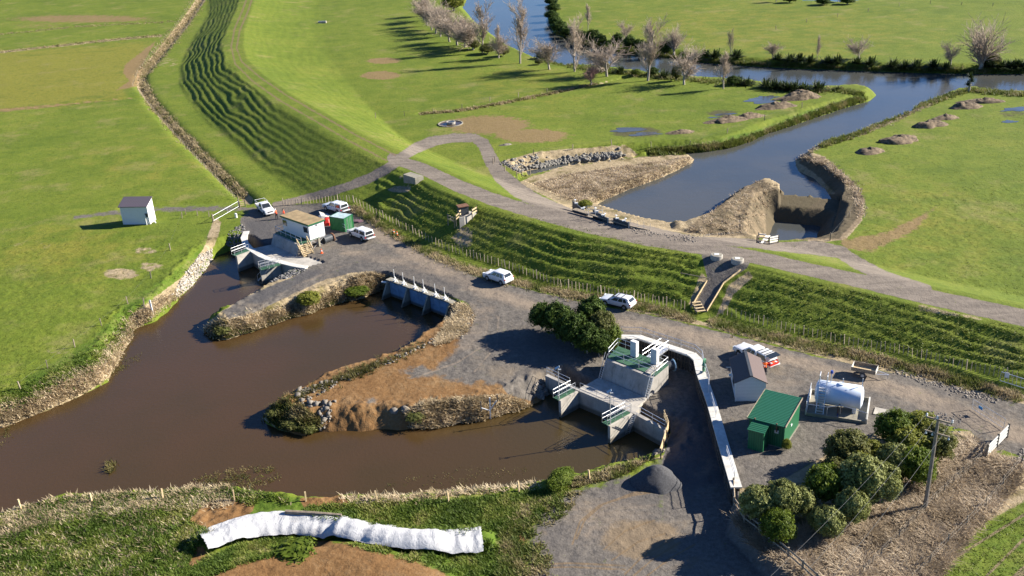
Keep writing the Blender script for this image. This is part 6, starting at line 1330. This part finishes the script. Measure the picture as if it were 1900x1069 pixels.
for i, (x, y, s) in enumerate(BLD):
    g = G(x, y); V, F = rock_arrays(np.zeros((1, 3)), s, s, .9, .5); o = np_mesh('boulder', V, F, M['rock']); o.location = g+Vector((0, 0, s*.1)); tag(o, 'pale grey boulder in the rocky cluster at the tip of the dirt peninsula', 'boulder', 'boulders at the peninsula tip')
for x, y, s, lab in ((730,763,.5,'flat grey boulder half buried in the orange dirt bank'), (752,760,.6,'dark upright boulder beside the flat one in the orange dirt bank')):
    g = G(x, y); V, F = rock_arrays(np.zeros((1, 3)), s, s, .9); o = np_mesh('boulder', V, F, M['rock']); o.location = g; tag(o, lab, 'boulder', 'boulders in the dirt bank')
rocks('loose_stones', cat_(sample([(545,738),(560,720),(625,705),(628,712),(575,745),(620,740),(612,790),(590,800),(600,760),(560,752)], 130), along([(560,733),(640,702),(745,662),(805,632)], 120, 3, WD+.3), along([(838,566),(870,590),(850,630)], 60, 6)), .08, .26, M['rock'])
# ---------------------------------------------------------------- leafy shrubs
def crown_arrays(a, b, h, n, leaf, seed, lump=.25, low=.12, ragged=.12):
    r_ = np.random.default_rng(seed); u = r_.normal(size=(n, 3)); u /= np.linalg.norm(u, axis=1, keepdims=True); u[:, 2] = np.where(u[:, 2] < -.55, -u[:, 2], u[:, 2])
    az = np.arctan2(u[:, 1], u[:, 0]); k = 1+lump*2*(fbm(u[:, 0]*2.2+seed*3.1+9, u[:, 1]*2.2+u[:, 2]*2.6+seed, 3, seed)-.5)+ragged*(r_.random(n)-.5)
    cl = fbm(u[:, 0]*5+seed, u[:, 1]*5+u[:, 2]*5, 2, seed+3); rad = np.clip(1-.30*r_.random(n)**1.5-.16*(cl < .45), 0, 1.1)*k
    C = u*rad[:, None]*np.array([a, b, h*.5]); C[:, 2] += h*(.5+low*.5)
    nrm = u/np.array([a, b, h*.5]); nrm /= np.linalg.norm(nrm, axis=1, keepdims=True); nrm = nrm+r_.normal(0, .55, (n, 3)); nrm /= np.linalg.norm(nrm, axis=1, keepdims=True)
    t1 = np.cross(nrm, r_.normal(size=(n, 3))); t1 /= np.linalg.norm(t1, axis=1, keepdims=True)+1e-9; t2 = np.cross(nrm, t1); s = leaf*r_.uniform(.6, 1.4, (n, 1))
    V = np.stack([C-t1*s*.5, C+t2*s*.28, C+t1*s*.7, C-t2*s*.28], 1).reshape(-1, 3); F = np.arange(4*n).reshape(-1, 4)
    T = np.repeat(np.clip(.15+.6*(cl-.25)*1.4+.35*r_.random(n), 0, 1), 4); return V, F, T
SHM = {}
def shrub_proto(kind, seed, n=3400, leaf=.16, lump=.25, ragged=.14):
    key = (kind, seed)
    if key not in SHM:
        V, F, T = crown_arrays(1, 1, 1.9, n, leaf, seed, lump, .12, ragged); 
        m1 = np_mesh('crown', V, F, LM[kind], None, T).data
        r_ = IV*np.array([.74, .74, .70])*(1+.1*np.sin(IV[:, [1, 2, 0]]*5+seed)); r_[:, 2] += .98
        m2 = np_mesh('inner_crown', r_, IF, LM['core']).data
        mb = MB(); mb.tube([(0, 0, -.2), (.03, 0, .3), (0, .04, .7)], [.07, .06, .04], 6); mb.tube([(0, 0, .1), (.25, .1, .6)], [.05, .03], 5); mb.tube([(0, 0, .1), (-.2, -.15, .6)], [.05, .03], 5); m3 = mb.build('stem', LM['bark']).data
        for ob in [o for o in bpy.data.objects if o.data in (m1, m2, m3)]: bpy.data.objects.remove(ob)
        SHM[key] = (m1, m2, m3)
    return SHM[key]
def shrub(lab, px, py, w, h, kind, seed=1, grp=None, name='shrub', n=3400, leaf=.16, lump=.25, ragged=.14, wy=None):
    """base point, width and height in metres"""
    g = G(px, py) if not isinstance(px, Vector) else px; t = thing(name, lab, name.replace('_', ' '), (g.x, g.y, g.z-.05), rng.uniform(0, 6.28), grp); t.scale = (w/2, (wy or w)/2, h/2)
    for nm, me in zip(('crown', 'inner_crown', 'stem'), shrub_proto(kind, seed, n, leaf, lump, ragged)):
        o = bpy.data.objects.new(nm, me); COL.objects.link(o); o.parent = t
    return t
GR = 'shrubs planted around the power pole'
for px, py, w, h, kd, sd, lab in ((1404,966,3.2,3.6,'sage',1,'round grey-green shrub at the far left of the shrub bed beside the walkway end'), (1450,960,3.2,3.7,'sage',2,'round olive shrub touching the far left grey-green one'), (1441,1004,2.8,3.0,'bright',3,'bright green round shrub lowest at the timber fence corner'), (1486,958,2.5,3.0,'sage',3,'small round shrub between the left pair and the feathery shrub'), (1526,935,3.3,4.0,'bright',1,'feathery yellow-green shrub with bare twigs below in the left half of the bed'), (1532,994,2.9,2.9,'sage',1,'low grey shrub lowest in the middle of the bed'), (1577,975,2.8,3.7,'sage',2,'tall grey shrub right of the low grey one'), (1597,936,4.3,4.9,'sage',3,'largest grey-green shrub in the centre of the bed'),
  (1632,932,3.2,4.2,'sage',1,'rounded grey-green shrub joined to the right of the largest one'), (1570,868,3.9,3.9,'olive',1,'big olive shrub at the top left of the bed'), (1592,892,2.6,3.0,'lime',1,'small yellow shrub below the big olive one'), (1619,862,2.2,2.5,'lime',2,'small yellow-green shrub between the olive one and the grey one'), (1654,890,3.2,3.8,'sage',2,'round grey shrub right of the small yellow-green one'), (1683,858,3.6,3.6,'lime',3,'wide yellow-green shrub left of the power pole'), (1662,822,4.0,3.4,'bright',2,'deep green shrub at the top edge of the bed'), (1704,822,3.2,3.4,'lime',1,'yellow-topped shrub behind the power pole top'), (1695,900,3.3,3.9,'bright',3,'dark green shrub just left of the power pole foot'), (1730,855,3.4,3.8,'olive',2,'brownish olive shrub right behind the power pole'), (1546,890,2.4,2.6,'olive',3,'small dark shrub left of the big olive one')):
    shrub(lab, px, py, w*1.04, h*.97, kd, sd, GR, n=7500, leaf=.105 if kd == 'sage' else .115, lump=.18, ragged=.07 if kd == 'sage' else .2)
shrub('small leafy plant at the right corner of the green shed', 1459, 836, .9, 1.3, 'lime', 2, n=3400); shrub('small reddish brown bush at the edge of the shrub bed', 1455, 905, .8, .7, 'olive', 3)
GC = 'dark bushes beside the road above the right pump station'
for px, py, w, h, kd, sd, lab in ((1006,612,3.2,3.6,'dark',1,'leftmost dark bush of the roadside clump'), (1036,620,3.8,4.0,'dark',2,'second dark bush from the left of the roadside clump'), (1062,640,4.0,4.0,'dark',3,'broad dark bush in the middle of the roadside clump'), (1098,612,3.8,4.2,'dark',1,'tallest dark bush at the back of the roadside clump'), (1118,632,3.4,3.8,'olive',2,'dull olive bush with twiggy top in the roadside clump'), (1132,652,3.0,3.6,'bright',2,'brighter leafy bush at the right end of the roadside clump'), (1090,655,3.6,3.6,'dark',2,'low dark bush at the front of the roadside clump'), (1112,660,3.0,3.2,'dark',3,'dark bush at the front right of the roadside clump')): shrub(lab, px, py, w, h, kd, sd, GC, 'bush', 6500, .13, .35, .25)
shrub('rounded green bush on the near bank of the drain', 1040, 900, 3.6, 1.5, 'bright', 2, None, 'bush', wy=2.2); shrub('bright green bush on the bank of the gravel spit', 574, 566, 3.4, 1.9, 'lime', 1, None, 'bush', lump=.4, ragged=.4); shrub('low bright green bush left of the floodgates', 662, 545, 3.6, 1.1, 'bright', 3, None, 'bush', ragged=.4); shrub('leafy green clump hanging over the water on the near bank', 488, 905, 3.4, 1.2, 'lime', 2, None, 'bush', ragged=.5); shrub('pale green clump at the left end of the sluice', 1086, 385, 2.4, 1.2, 'lime', 3, None, 'bush', ragged=.4)
for px, py, w, h, kd, lab in ((508,768,1.5,.6,'olive','dull green scrub at the point of the dirt peninsula'), (542,790,1.8,.6,'olive','wide brownish scrub on the water side of the boulders'), (574,799,1.5,.6,'olive','olive scrub at the water below the boulders'), (772,778,1.8,.8,'olive','brown green scrub at the foot of the orange dirt bank'), (414,616,2.2,.8,'olive','scrub on the tip of the gravel spit'), (550,1025,3.0,.8,'bright','broad leafy green weed patch below the white cloth')): shrub(lab, px, py, w, h, kd, 5, 'scrub patches along the drain', 'scrub', n=1300, leaf=.34, ragged=.9, lump=.7)
tufts('rough_grass', along([(0,745),(60,725),(130,690),(195,655),(240,600)], 2200, 12), LM['green'], .22, 6, .07, 1.2, spread=.16)
tufts('verge_weeds', cat_(along([(395,628),(470,606),(560,580),(640,553),(690,535)], 1500, 6, WD+.1), sample([(495,778),(520,750),(560,752),(600,785),(585,805),(520,796)], 700, WD), sample([(1050,895),(1130,872),(1200,850),(1215,848),(1150,884),(1060,905)], 900), sample([(925,1069),(930,985),(975,940),(985,960),(960,1020),(965,1069)], 500, clump=.42), sample([(925,1075),(930,985),(985,930),(1080,912),(1060,945),(1010,990),(1030,1069)], 900, clump=.58)), LM['mixed'], .28, 6, .075, 1.2, (0, .8), spread=.16)
# ---------------------------------------------------------------- flax and river shrubs
def flax_mesh(seed, n=90, L=1.0):
    r_ = np.random.default_rng(seed); V = []; F = []; T = []
    for i in range(n):
        az = r_.uniform(0, 6.28); el = r_.uniform(.35, 1.45); ln = L*r_.uniform(.7, 1.1); w = .045*r_.uniform(.7, 1.3); d = np.array([math.cos(az)*math.cos(el), math.sin(az)*math.cos(el), math.sin(el)]); sd = np.array([-math.sin(az), math.cos(az), 0]); b = np.array([r_.normal(0, .10), r_.normal(0, .10), 0]); k = len(V); tn = r_.random()
        for j in range(4):
            q = j/3; p = b+d*ln*q-np.array([0, 0, .38*ln*q*q*math.cos(el)]); ww = w*(1-.75*q*q)
            V += [p-sd*ww, p+sd*ww]; T += [tn*(.5+.5*q)]*2
        F += [(k+2*j, k+2*j+1, k+2*j+3, k+2*j+2) for j in range(3)]
    o = np_mesh('leaves', V, F, LM['flax'], None, T); me = o.data; bpy.data.objects.remove(o); return me
FLX = [flax_mesh(s) for s in (3, 4, 5)]
def flax(px, py, s, lab, grp, k=0):
    s *= 1.35
    g = G(px, py); t = thing('flax_bush', lab, 'flax', (g.x, g.y, g.z-.05), rng.uniform(0, 6.28), grp); t.scale = (s*1.15, s*1.15, s*.85)
    o = bpy.data.objects.new('leaves', FLX[k % 3]); COL.objects.link(o); o.parent = t
    o2 = bpy.data.objects.new('inner_leaves', FLX[(k+1) % 3]); COL.objects.link(o2); o2.parent = t; o2.scale = (.75, .75, .8); o2.rotation_euler = (0, 0, 1.3)
ORD = ['first', 'second', 'third', 'fourth', 'fifth', 'sixth', 'seventh', 'eighth', 'ninth', 'tenth', 'eleventh', 'twelfth', 'thirteenth', 'fourteenth', 'fifteenth', 'sixteenth', 'seventeenth', 'eighteenth', 'nineteenth', 'twentieth']
FAR = [(1309,104),(1326,106),(1366,106),(1443,111),(1466,114),(1484,114),(1503,115),(1535,118),(1553,117),(1590,118),(1614,120),(1658,124),(1678,126),(1700,125),(1733,126),(1755,128)]
for i, (x, y) in enumerate(FAR): flax(x, y, 2.0+.5*((i*7) % 3)/2, 'dark flax bush on the far river bank, %s from the left along the straight reach' % ORD[i], 'flax on the far river bank', i)
for i, (x, y) in enumerate(((1832,124),(1855,126),(1872,126),(1888,125),(1905,126))): flax(x, y, 2.3, 'dark flax on the far bank right of the big vase tree, %s in line' % ORD[i], 'flax right of the vase tree', i)
for i, (x, y) in enumerate(((1422,163),(1434,166),(1447,166),(1460,168),(1474,168),(1490,170))): flax(x, y, 2.4, 'dark flax in the joined row behind the spoil heaps, %s from the left' % ORD[i], 'flax row behind the spoil heaps', i)
for i, (x, y, s, lab) in enumerate(((1518,168,2.4,'tall flax standing apart right of the joined flax row'), (1232,144,2.1,'spiky flax beside the tall silver tree on the near river bank'), (1386,158,2.2,'spiky flax behind the small bare tree on the near river bank'), (1372,155,2.0,'dark flax left of the spiky one behind the small bare tree'), (1554,168,1.2,'small flax at the right end of the near river bank'), (1152,135,2.3,'dark bushy flax between the bare trees of the near river bank'))): flax(x, y, s, lab, 'flax on the near river bank', i)
for i, (x, y, w, h) in enumerate(((1022,10,5,3),(1027,22,5,3),(1024,36,5,3),(1030,48,5,3.2),(1038,60,5.5,3.5),(1052,68,5,3.2),(1068,72,4,3),(1082,80,4,3.6),(1100,80,4.5,4),(1115,82,4,3),(1146,88,4,4),(1168,93,4,4.2),(1186,95,3.5,3.5),(1234,102,4,4))): shrub('dark shrub on the outer bend of the far bank, %s from the top' % ORD[i], x, y, w, h, 'dark', 1+i % 3, 'dark shrubs on the outer river bend', 'shrub', ragged=.3)
for x, y, w, h, kd, lab in ((842,20,9,6,'lime','leafy green tree beside the river at the top edge'), (1005,110,3,2,'dark','low dark shrub at the water left of the round bare tree'), (1120,133,3.4,2.6,'olive','brownish scrub behind the small purple tree'), (1180,140,3,1.6,'bright','low green scrub on the near bank'), (905,100,5,3,'olive','olive scrub between the bare trees at the river'), (935,104,3.5,3,'olive','dense olive scrub left of the tall twin poplar'), (880,92,4,3,'olive','brown scrub behind the tall pale poplar'), (1000,120,2.4,1.6,'olive','tangled scrub under the round bare tree'), (1255,150,2.6,3.8,'olive','ivy covered stump near the tall silver tree'), (1360,158,3.2,2.2,'dark','dark scrub at the foot of the small bare tree'), (1212,140,3,2,'dark','dark scrub at the foot of the tall silver tree'), (1205,98,4,3.6,'olive','twiggy scrub on the far bank opposite the silver tree'),(1840,124,4,3.4,'olive','grey scrub under the big vase tree')): shrub(lab, x, y, w, h, kd, 2, 'scrub along the river', 'scrub' if 'tree beside' not in lab else 'tree', ragged=.5, lump=.4)
g = G(1797, 171); t = thing('cabbage_tree', 'small cabbage tree with a tufted head at the river mouth', 'tree', g)
MB().tube([(0, 0, -.2), (.1, 0, 1.6), (-.05, 0, 3.0)], [.3, .25, .2], 7).build('trunk', LM['bark'], t)
for dx, dz, s in ((0, 3.2, 1.5), (.35, 2.3, 1.4), (-.35, 1.5, 1.3)): o = bpy.data.objects.new('leaf_head', FLX[0]); COL.objects.link(o); o.parent = t; o.location = (dx, 0, dz); o.scale = (s, s, s)
# ---------------------------------------------------------------- bare trees
def bare_segments(kind, seed):
    r_ = random.Random(seed); S = []
    def grow(p, d, L, r0, lv, mxl):
        n = 4 if lv < 2 else 3; q = Vector(p); dd = Vector(d).normalized()
        for i in range(n):
            up = {'poplar': .16, 'round': .07, 'vase': .05}[kind]*(1 if lv else .3); w = .10 if lv else .04
            dd = (dd+Vector((r_.gauss(0, w), r_.gauss(0, w), r_.gauss(0, w)+up))).normalized(); e = q+dd*L/n; ra = r0*(1-.6*i/n); rb = r0*(1-.6*(i+1)/n)
            S.append((q.copy(), e.copy(), ra, rb, lv)); 
            if lv < mxl:
                if lv == 0 and kind == 'poplar': k = 4 if i > 0 else 1
                elif lv == 0: k = 4 if i >= 1 else 0
                else: k = {1: 4, 2: 2, 3: 2}[lv] if i > 0 or lv > 1 else 2
                for _ in range(k):
                    az = r_.uniform(0, 6.28); sp = {'poplar': (.35, .65), 'round': (.35, .95), 'vase': (.3, .75)}[kind]; a = r_.uniform(*sp); x = dd.orthogonal().normalized(); x.rotate(Matrix.Rotation(az, 3, dd)); nd = dd*math.cos(a)+x*math.sin(a); b = q.lerp(e, r_.random())
                    f = {'poplar': (.42, .55, .5), 'round': (.80, .58, .6), 'vase': (1.7, .55, .6)}[kind][min(lv, 2)]*r_.uniform(.7, 1.2)*(1-.45*i/n if lv == 0 and kind == 'poplar' else 1)
                    grow(b, nd, L*f, max(rb*.62, .02), lv+1, mxl)
            q = e
    if kind == 'poplar': grow((0, 0, -.1), (0, 0, 1), 1.0*10, .20, 0, 3)
    elif kind == 'round': grow((0, 0, -.1), (0, 0, 1), 4.2, .22, 0, 3)
    else: grow((0, 0, -.1), (0, 0, 1), 2.6, .4, 0, 3)
    return S
def seg_mesh(name, S, mat, rmin):
    A = np.array([s[0] for s in S]); B = np.array([s[1] for s in S]); r0 = np.maximum(np.array([s[2] for s in S]), rmin); r1 = np.maximum(np.array([s[3] for s in S]), rmin*.8); d = B-A; d /= np.linalg.norm(d, axis=1, keepdims=True)+1e-9
    u = np.where(np.abs(d[:, 2:3]) < .9, np.array([[0, 0, 1.]]), np.array([[1., 0, 0]])); x = np.cross(d, u); x /= np.linalg.norm(x, axis=1, keepdims=True); y = np.cross(x, d); n = 3 if rmin < .05 else 5; V = []
    for P_, r_ in ((A, r0), (B, r1)):
        for k in range(n): a = 2*math.pi*k/n; V.append(P_+(x*math.cos(a)+y*math.sin(a))*r_[:, None])
    V = np.stack(V, 1).reshape(-1, 3); m = len(S); F = np.concatenate([np.stack([np.arange(m)*2*n+k, np.arange(m)*2*n+(k+1) % n, np.arange(m)*2*n+n+(k+1) % n, np.arange(m)*2*n+n+k], 1) for k in range(n)])
    o = np_mesh(name, V, F, mat); me = o.data; bpy.data.objects.remove(o); zt = B[:, 2].max(); return me, zt
BT = {}
def bare_tree(lab, px, py, h, kind='round', seed=1, grp=None, wid=1.0, tw='twig'):
    key = (kind, seed, tw)
    if key not in BT:
        S = bare_segments(kind, seed); tr = [s for s in S if s[4] < 1 or (s[4] == 1 and kind != 'poplar')]; br = [s for s in S if not (s[4] < 1 or (s[4] == 1 and kind != 'poplar'))]
        m1, z1 = seg_mesh('trunk', tr, LM['bark'], .05); m2, z2 = seg_mesh('crown', br, LM[tw], .026); BT[key] = (m1, m2, max(z1, z2))
    m1, m2, zt = BT[key]; g = G(px, py) if not isinstance(px, Vector) else px; t = thing('bare_tree', lab, 'tree', (g.x, g.y, g.z-.05), rng.uniform(0, 6.28), grp); s = h/zt; wid *= 1.45 if kind == 'round' else 1.15; t.scale = (s*wid, s*wid, s)
    for nm, me in (('trunk', m1), ('crown', m2)): o = bpy.data.objects.new(nm, me); COL.objects.link(o); o.parent = t
GL = 'bare trees along the near river bank'
for px, py, h, kd, sd, wd, lab in ((787,38,9.5,'round',4,1.2,'broad hazy bare tree between the two farthest of the left river row'),(809,62,9.5,'round',4,1.2,'broad hazy bare tree behind the fourth of the left river row'),(848,84,10,'round',4,1.25,'broad hazy bare tree in the middle of the left river row'),(878,93,9,'round',4,1.2,'broad hazy bare tree at the foot of the tall pale poplar'),(781,30,9,'round',1,.9,'round bare tree farthest up the left river row'), (793,48,9.5,'round',2,.9,'round bare tree, second from the far end of the left river row'), (801,56,11,'round',3,.85,'taller round bare tree, third from the far end of the left river row'), (817,68,10,'round',1,.9,'round bare tree, fourth from the far end of the left river row'), (834,78,10.5,'round',2,1,'wide round bare tree, fifth from the far end of the left river row'), (863,88,10,'round',3,1.05,'wide round bare tree left of the tall pale poplar'), (895,98,16.5,'poplar',1,1,'tall pale poplar rising out of the round bare trees'), (925,108,7.5,'round',1,.9,'short bare tree between the two tall poplars'), (925.5,107,10,'poplar',4,.9,'faint slender bare tree behind the short one'), (965,118,18.5,'poplar',2,1,'tallest twin stemmed poplar standing alone at the water'), (1019,129,10,'round',2,1,'round pale bare tree right of the tallest poplar'), (1066,133,16,'poplar',3,1,'tall bare tree in front of the dark shrubs across the bend'), (1126,142,10.5,'round',3,.95,'pale bare tree beside the small purple tree'), (1202,150,17,'poplar',1,1.1,'tall silver bare tree beside the spiky flax'), (1269,157,10.5,'round',1,.9,'bare tree right of the tall silver one'), (1342,165,9.5,'poplar',4,1.25,'small upright bare tree last before the flax row')):
    bare_tree(lab, px, py, h, kd, sd, GL, wd)
bare_tree('small dense purple tree standing on the paddock ditch', 1097, 158, 6.2, 'round', 4, None, 1.1, 'twigr')
GF = 'bare trees across the river'
for px, py, h, kd, sd, wd, lab in ((1091,56,9,'poplar',4,.8,'slender faint bare tree nearest the bend across the river'), (1163,74,6.5,'round',1,.8,'small bare tree on the far field right of the bend'), (1250,102,9,'vase',2,.8,'spreading bare tree on the far bank behind the riverside row'), (1355,101,7.5,'poplar',3,.7,'thin white bare sapling on the far bank'), (1434,109,5.5,'round',2,.9,'small round bare tree third along the far bank'), (1516,112,7,'poplar',4,.6,'thin bare sapling in the middle of the far bank'), (1594,109,6,'round',3,1,'round bare tree above the far bank flax'), (1764,120,6.5,'round',1,.8,'small bare tree left of the big vase tree'), (1820,127,15,'vase',1,1.0,'big vase shaped bare tree on the far bank at the right'), (1440,4,5,'round',2,1,'tiny bare tree at the distant river bend, left one'), (1555,4,5,'round',3,1,'tiny bare tree at the distant river bend, right one')): bare_tree(lab, px, py, h, kd, sd, GF, wd)
for i, (x, y) in enumerate(((1465,5),(1527,9),(1572,8))): shrub('tiny dark shrub by the distant river bend, %s from the left' % ORD[i], x, y, 5, 2.6, 'dark', 1+i, 'shrubs at the distant bend')

# ---------------------------------------------------------------- puddles
def puddle(px, py, a, b, dz=.03, seed=0):
    c = G(px, py); n = 36; vs = []
    for i in range(n):
        th = 2*math.pi*i/n; k = .55+.9*float(vnoise(np.array([math.cos(th)*2+seed*7+20]), np.array([math.sin(th)*2+seed*3+20]), 55)[0]); x, y = c.x+a*k*math.cos(th), c.y+b*k*math.sin(th); vs.append((x, y, Z(x, y)+dz))
    zc = Z(c.x, c.y)+dz; vs.append((c.x, c.y, zc)); o = mesh_obj('puddle', vs, [(i, (i+1) % n, n) for i in range(n)], M_RIVER); o['kind'] = 'structure'
for i, p in enumerate(((1168,240,3.6,1.7),(1200,249,3.0,1.2),(1412,187,3.2,2.2),(1424,181,2.4,1.6),(1345,212,2.6,.8),(1325,218,1.6,.6),(1885,203,3.6,1.6),(1874,226,1.4,1.0))): puddle(*p, seed=i)
# ================================================================ FENCES, POLE AND WIRES
def pline(pts, n):
    L = np.array(pts, float); seg = np.hypot(*(L[1:]-L[:-1]).T); c = np.concatenate([[0], np.cumsum(seg)]); out = []
    for s in np.linspace(0, c[-1], n):
        i = min(max(np.searchsorted(c, s, 'right')-1, 0), len(seg)-1); q = (s-c[i])/seg[i]; out.append(L[i]*(1-q)+L[i+1]*q)
    return out
PMESH = {}
def post_mesh(h, w, mat):
    k = (h, w, mat.name)
    if k not in PMESH:
        o = MB().box((0, 0, h/2-.2), (w, w*.8, h+.4)).build('post', mat); PMESH[k] = o.data; bpy.data.objects.remove(o)
    return PMESH[k]
def fence(lab, pts, n, h=1.1, w=.09, mat=None, wires=(.35, .7, 1.0), big=0, name='wire_fence', wr=.006, tall=1.3):
    mat = mat or M['post']; q = pline(pts, n); foot = [G(x, y) for x, y in q]; t = thing(name, lab, 'fence', foot[0])
    for i, p in enumerate(foot):
        b = big and i % big == 0
        o = bpy.data.objects.new('post', post_mesh(h*1.15 if b else h*random.choice((.9, 1, 1, 1.05)), w*1.7 if b else w, mat)); COL.objects.link(o); o.parent = t; o.location = p-t.location; o.rotation_euler = (random.gauss(0, .05), random.gauss(0, .05), random.uniform(0, 3))
    for z in wires: MB().tube([p+Vector((0, 0, h*z)) for p in foot], wr, 4).build('wire', M['wire'], t, True)
    return t
fence('battened timber fence along the foot of the stopbank left of the gravel chute', [(657,376),(681,389),(708,403),(734,417),(760,430),(775,437),(794,448),(833,466),(886,482),(953,502),(1034,531),(1118,547),(1203,561),(1270,574)], 96, 1.15, .075, big=9)
fence('battened timber fence along the foot of the stopbank right of the gravel chute', [(1341,583),(1388,596),(1469,617),(1593,645),(1667,656),(1738,673),(1800,688),(1885,706)], 66, 1.1, .06, big=9)
fence('short battened fence with hung cloths along the top of the cabin yard', [(526,381),(560,379),(600,376),(630,374.5),(655,374)], 24, 1.15, .075, big=6)
fence('weathered post fence along the left side of the straight ditch', [(256,170),(290,212),(330,258),(380,312),(420,352),(444,378)], 60, 1.05, .08)
fence('post fence along the left side of the upper ditch', [(360,0),(330,45),(290,92),(256,135),(247,160)], 40, 1.05, .09)
fence('sparse post and wire fence along the near bank of the drain', [(39,945),(245,925),(456,930),(672,930),(866,932),(985,908),(1094,891)], 9, 1.15, .15, M['woodp'], (.8,))
fence('sparse post and wire fence down the left paddock bank', [(345,398),(388,402)], 3, 1.0, .13, M['wood'], (.9,)); fence('leaning post and wire fence between the left paddock and the brown drain', [(338,405),(325,450),(307,480),(282,515),(242,560),(155,632),(38,722)], 8, 1.1, .13, M['wood'], (.8,))
fence('wire fence through the dry grass below the power pole', [(1822,853),(1780,888),(1720,945),(1668,1000),(1600,1069)], 14, 1.1, .07, M['wood'], (.3, .6, .9))
fence('sparse wire fence beside the bright green strip at the lower right', [(1893,862),(1830,940),(1750,1020),(1690,1085)], 7, 1.1, .10, M['wood'], (.5, .9))
fence('sparse post fence around the inlet bank in front of the riprap', [(915,304),(963,332),(984,326)], 4, 1.1, .13, M['wood'], (.8,)); fence('sparse post fence along the grassy edge of the river inlet', [(918,300),(960,292),(1005,286),(1052,280),(1109,267),(1262,290-12),(1370,240),(1488,200)], 9, 1.2, .13, M['wood'], (.8,))
fence('sparse post fence around the rim of the pit', [(1540,446),(1565,418),(1602,368),(1508,284)], 5, 1.1, .14, M['wood'], (.8,)); fence('sparse post fence across the paddock ditch', [(697,219),(773,214),(838,208),(900,190),(1015,172)], 7, 1.2, .12, M['wood'], (.9,))
fence('distant post fence across the field beyond the river', [(1440,55),(1466,47),(1700,6),(1900,14)], 9, 1.2, .14, M['wood'], (.9,)); fence('sparse posts in front of the sluice and the berm', [(1170,372),(1040,370)], 2, 1.0, .12, M['wood'], ())
# timber rail fence on top of the wall corner
t = thing('rail_fence', 'dark timber rail fence running from the walkway end to the lower right edge', 'fence', G(1368, 910)); q = [G(a, b) for a, b in pline([(1360,908),(1362,950),(1368,962),(1400,985),(1440,1020),(1500,1072),(1540,1110)], 9)]
for p in q: MB().bar(p-Vector((0, 0, .5)), p+Vector((0, 0, 1.25)), .14).build('post', M['wood'], t, True)
for z in (.55, 1.05): MB().tube([p+Vector((0, 0, z)) for p in q], .085, 4).build('rail', M['wood'], t, True)
p = G(1697, 1030) if False else None
# power pole and its lines
p = G(1716, 944); t = thing('power_pole', 'tall power pole with two cross arms among the shrubs at lower right', 'power pole', p, 0)
H_ = 9.4; MB().tube([(0, 0, -.3), (.0, 0, H_)], [.20, .13], 8).build('pole', simple('pole_timber', (.20, .17, .14), .9, .25, 3), t)
a1, b1 = P(1711, 803, p.z+H_-.35)-p, P(1751, 814.5, p.z+H_-.35)-p; d = (b1-a1); d.z = 0; c0 = Vector((0, 0, H_-.35)); hd = d.normalized()
A1 = [c0-hd*1.05, c0+hd*1.05]; MB().bar(A1[0]+Vector((0, -.16, 0)), A1[1]+Vector((0, -.16, 0)), .12, .14).build('cross_arm', M['wood'], t)
c1_ = Vector((0, 0, H_-1.65)); A2 = [c1_-hd*1.0, c1_+hd*1.0]; MB().bar(A2[0]+Vector((0, -.16, 0)), A2[1]+Vector((0, -.16, 0)), .10, .12).build('cross_arm', M['wood'], t)
tops = []
for q in (.02, .42, .98): s = A1[0].lerp(A1[1], q)+Vector((0, -.16, .06)); MB().lathe([(.07, 0), (.10, .08), (.06, .16), (.09, .22), (.03, .30)], s, 8).build('insulator', M['white'], t); tops.append(s+Vector((0, 0, .25)))
for q in (.05, .3, .95): s = A2[0].lerp(A2[1], q)+Vector((0, -.22, -.02)); MB().lathe([(.06, -.26), (.09, -.2), (.05, -.1), (.04, 0)], s, 8).build('fuse', M['grey'], t)
for i, s in enumerate(tops):
    e = P(1330+60*i, 1160+10*i, 6.0)-p; q = [s.lerp(e, k/10)-Vector((0, 0, 3.0*(k/10)*(1-k/10))) for k in range(11)]; MB().tube(q, .010, 4).build('power_line', M['dsteel'], t)
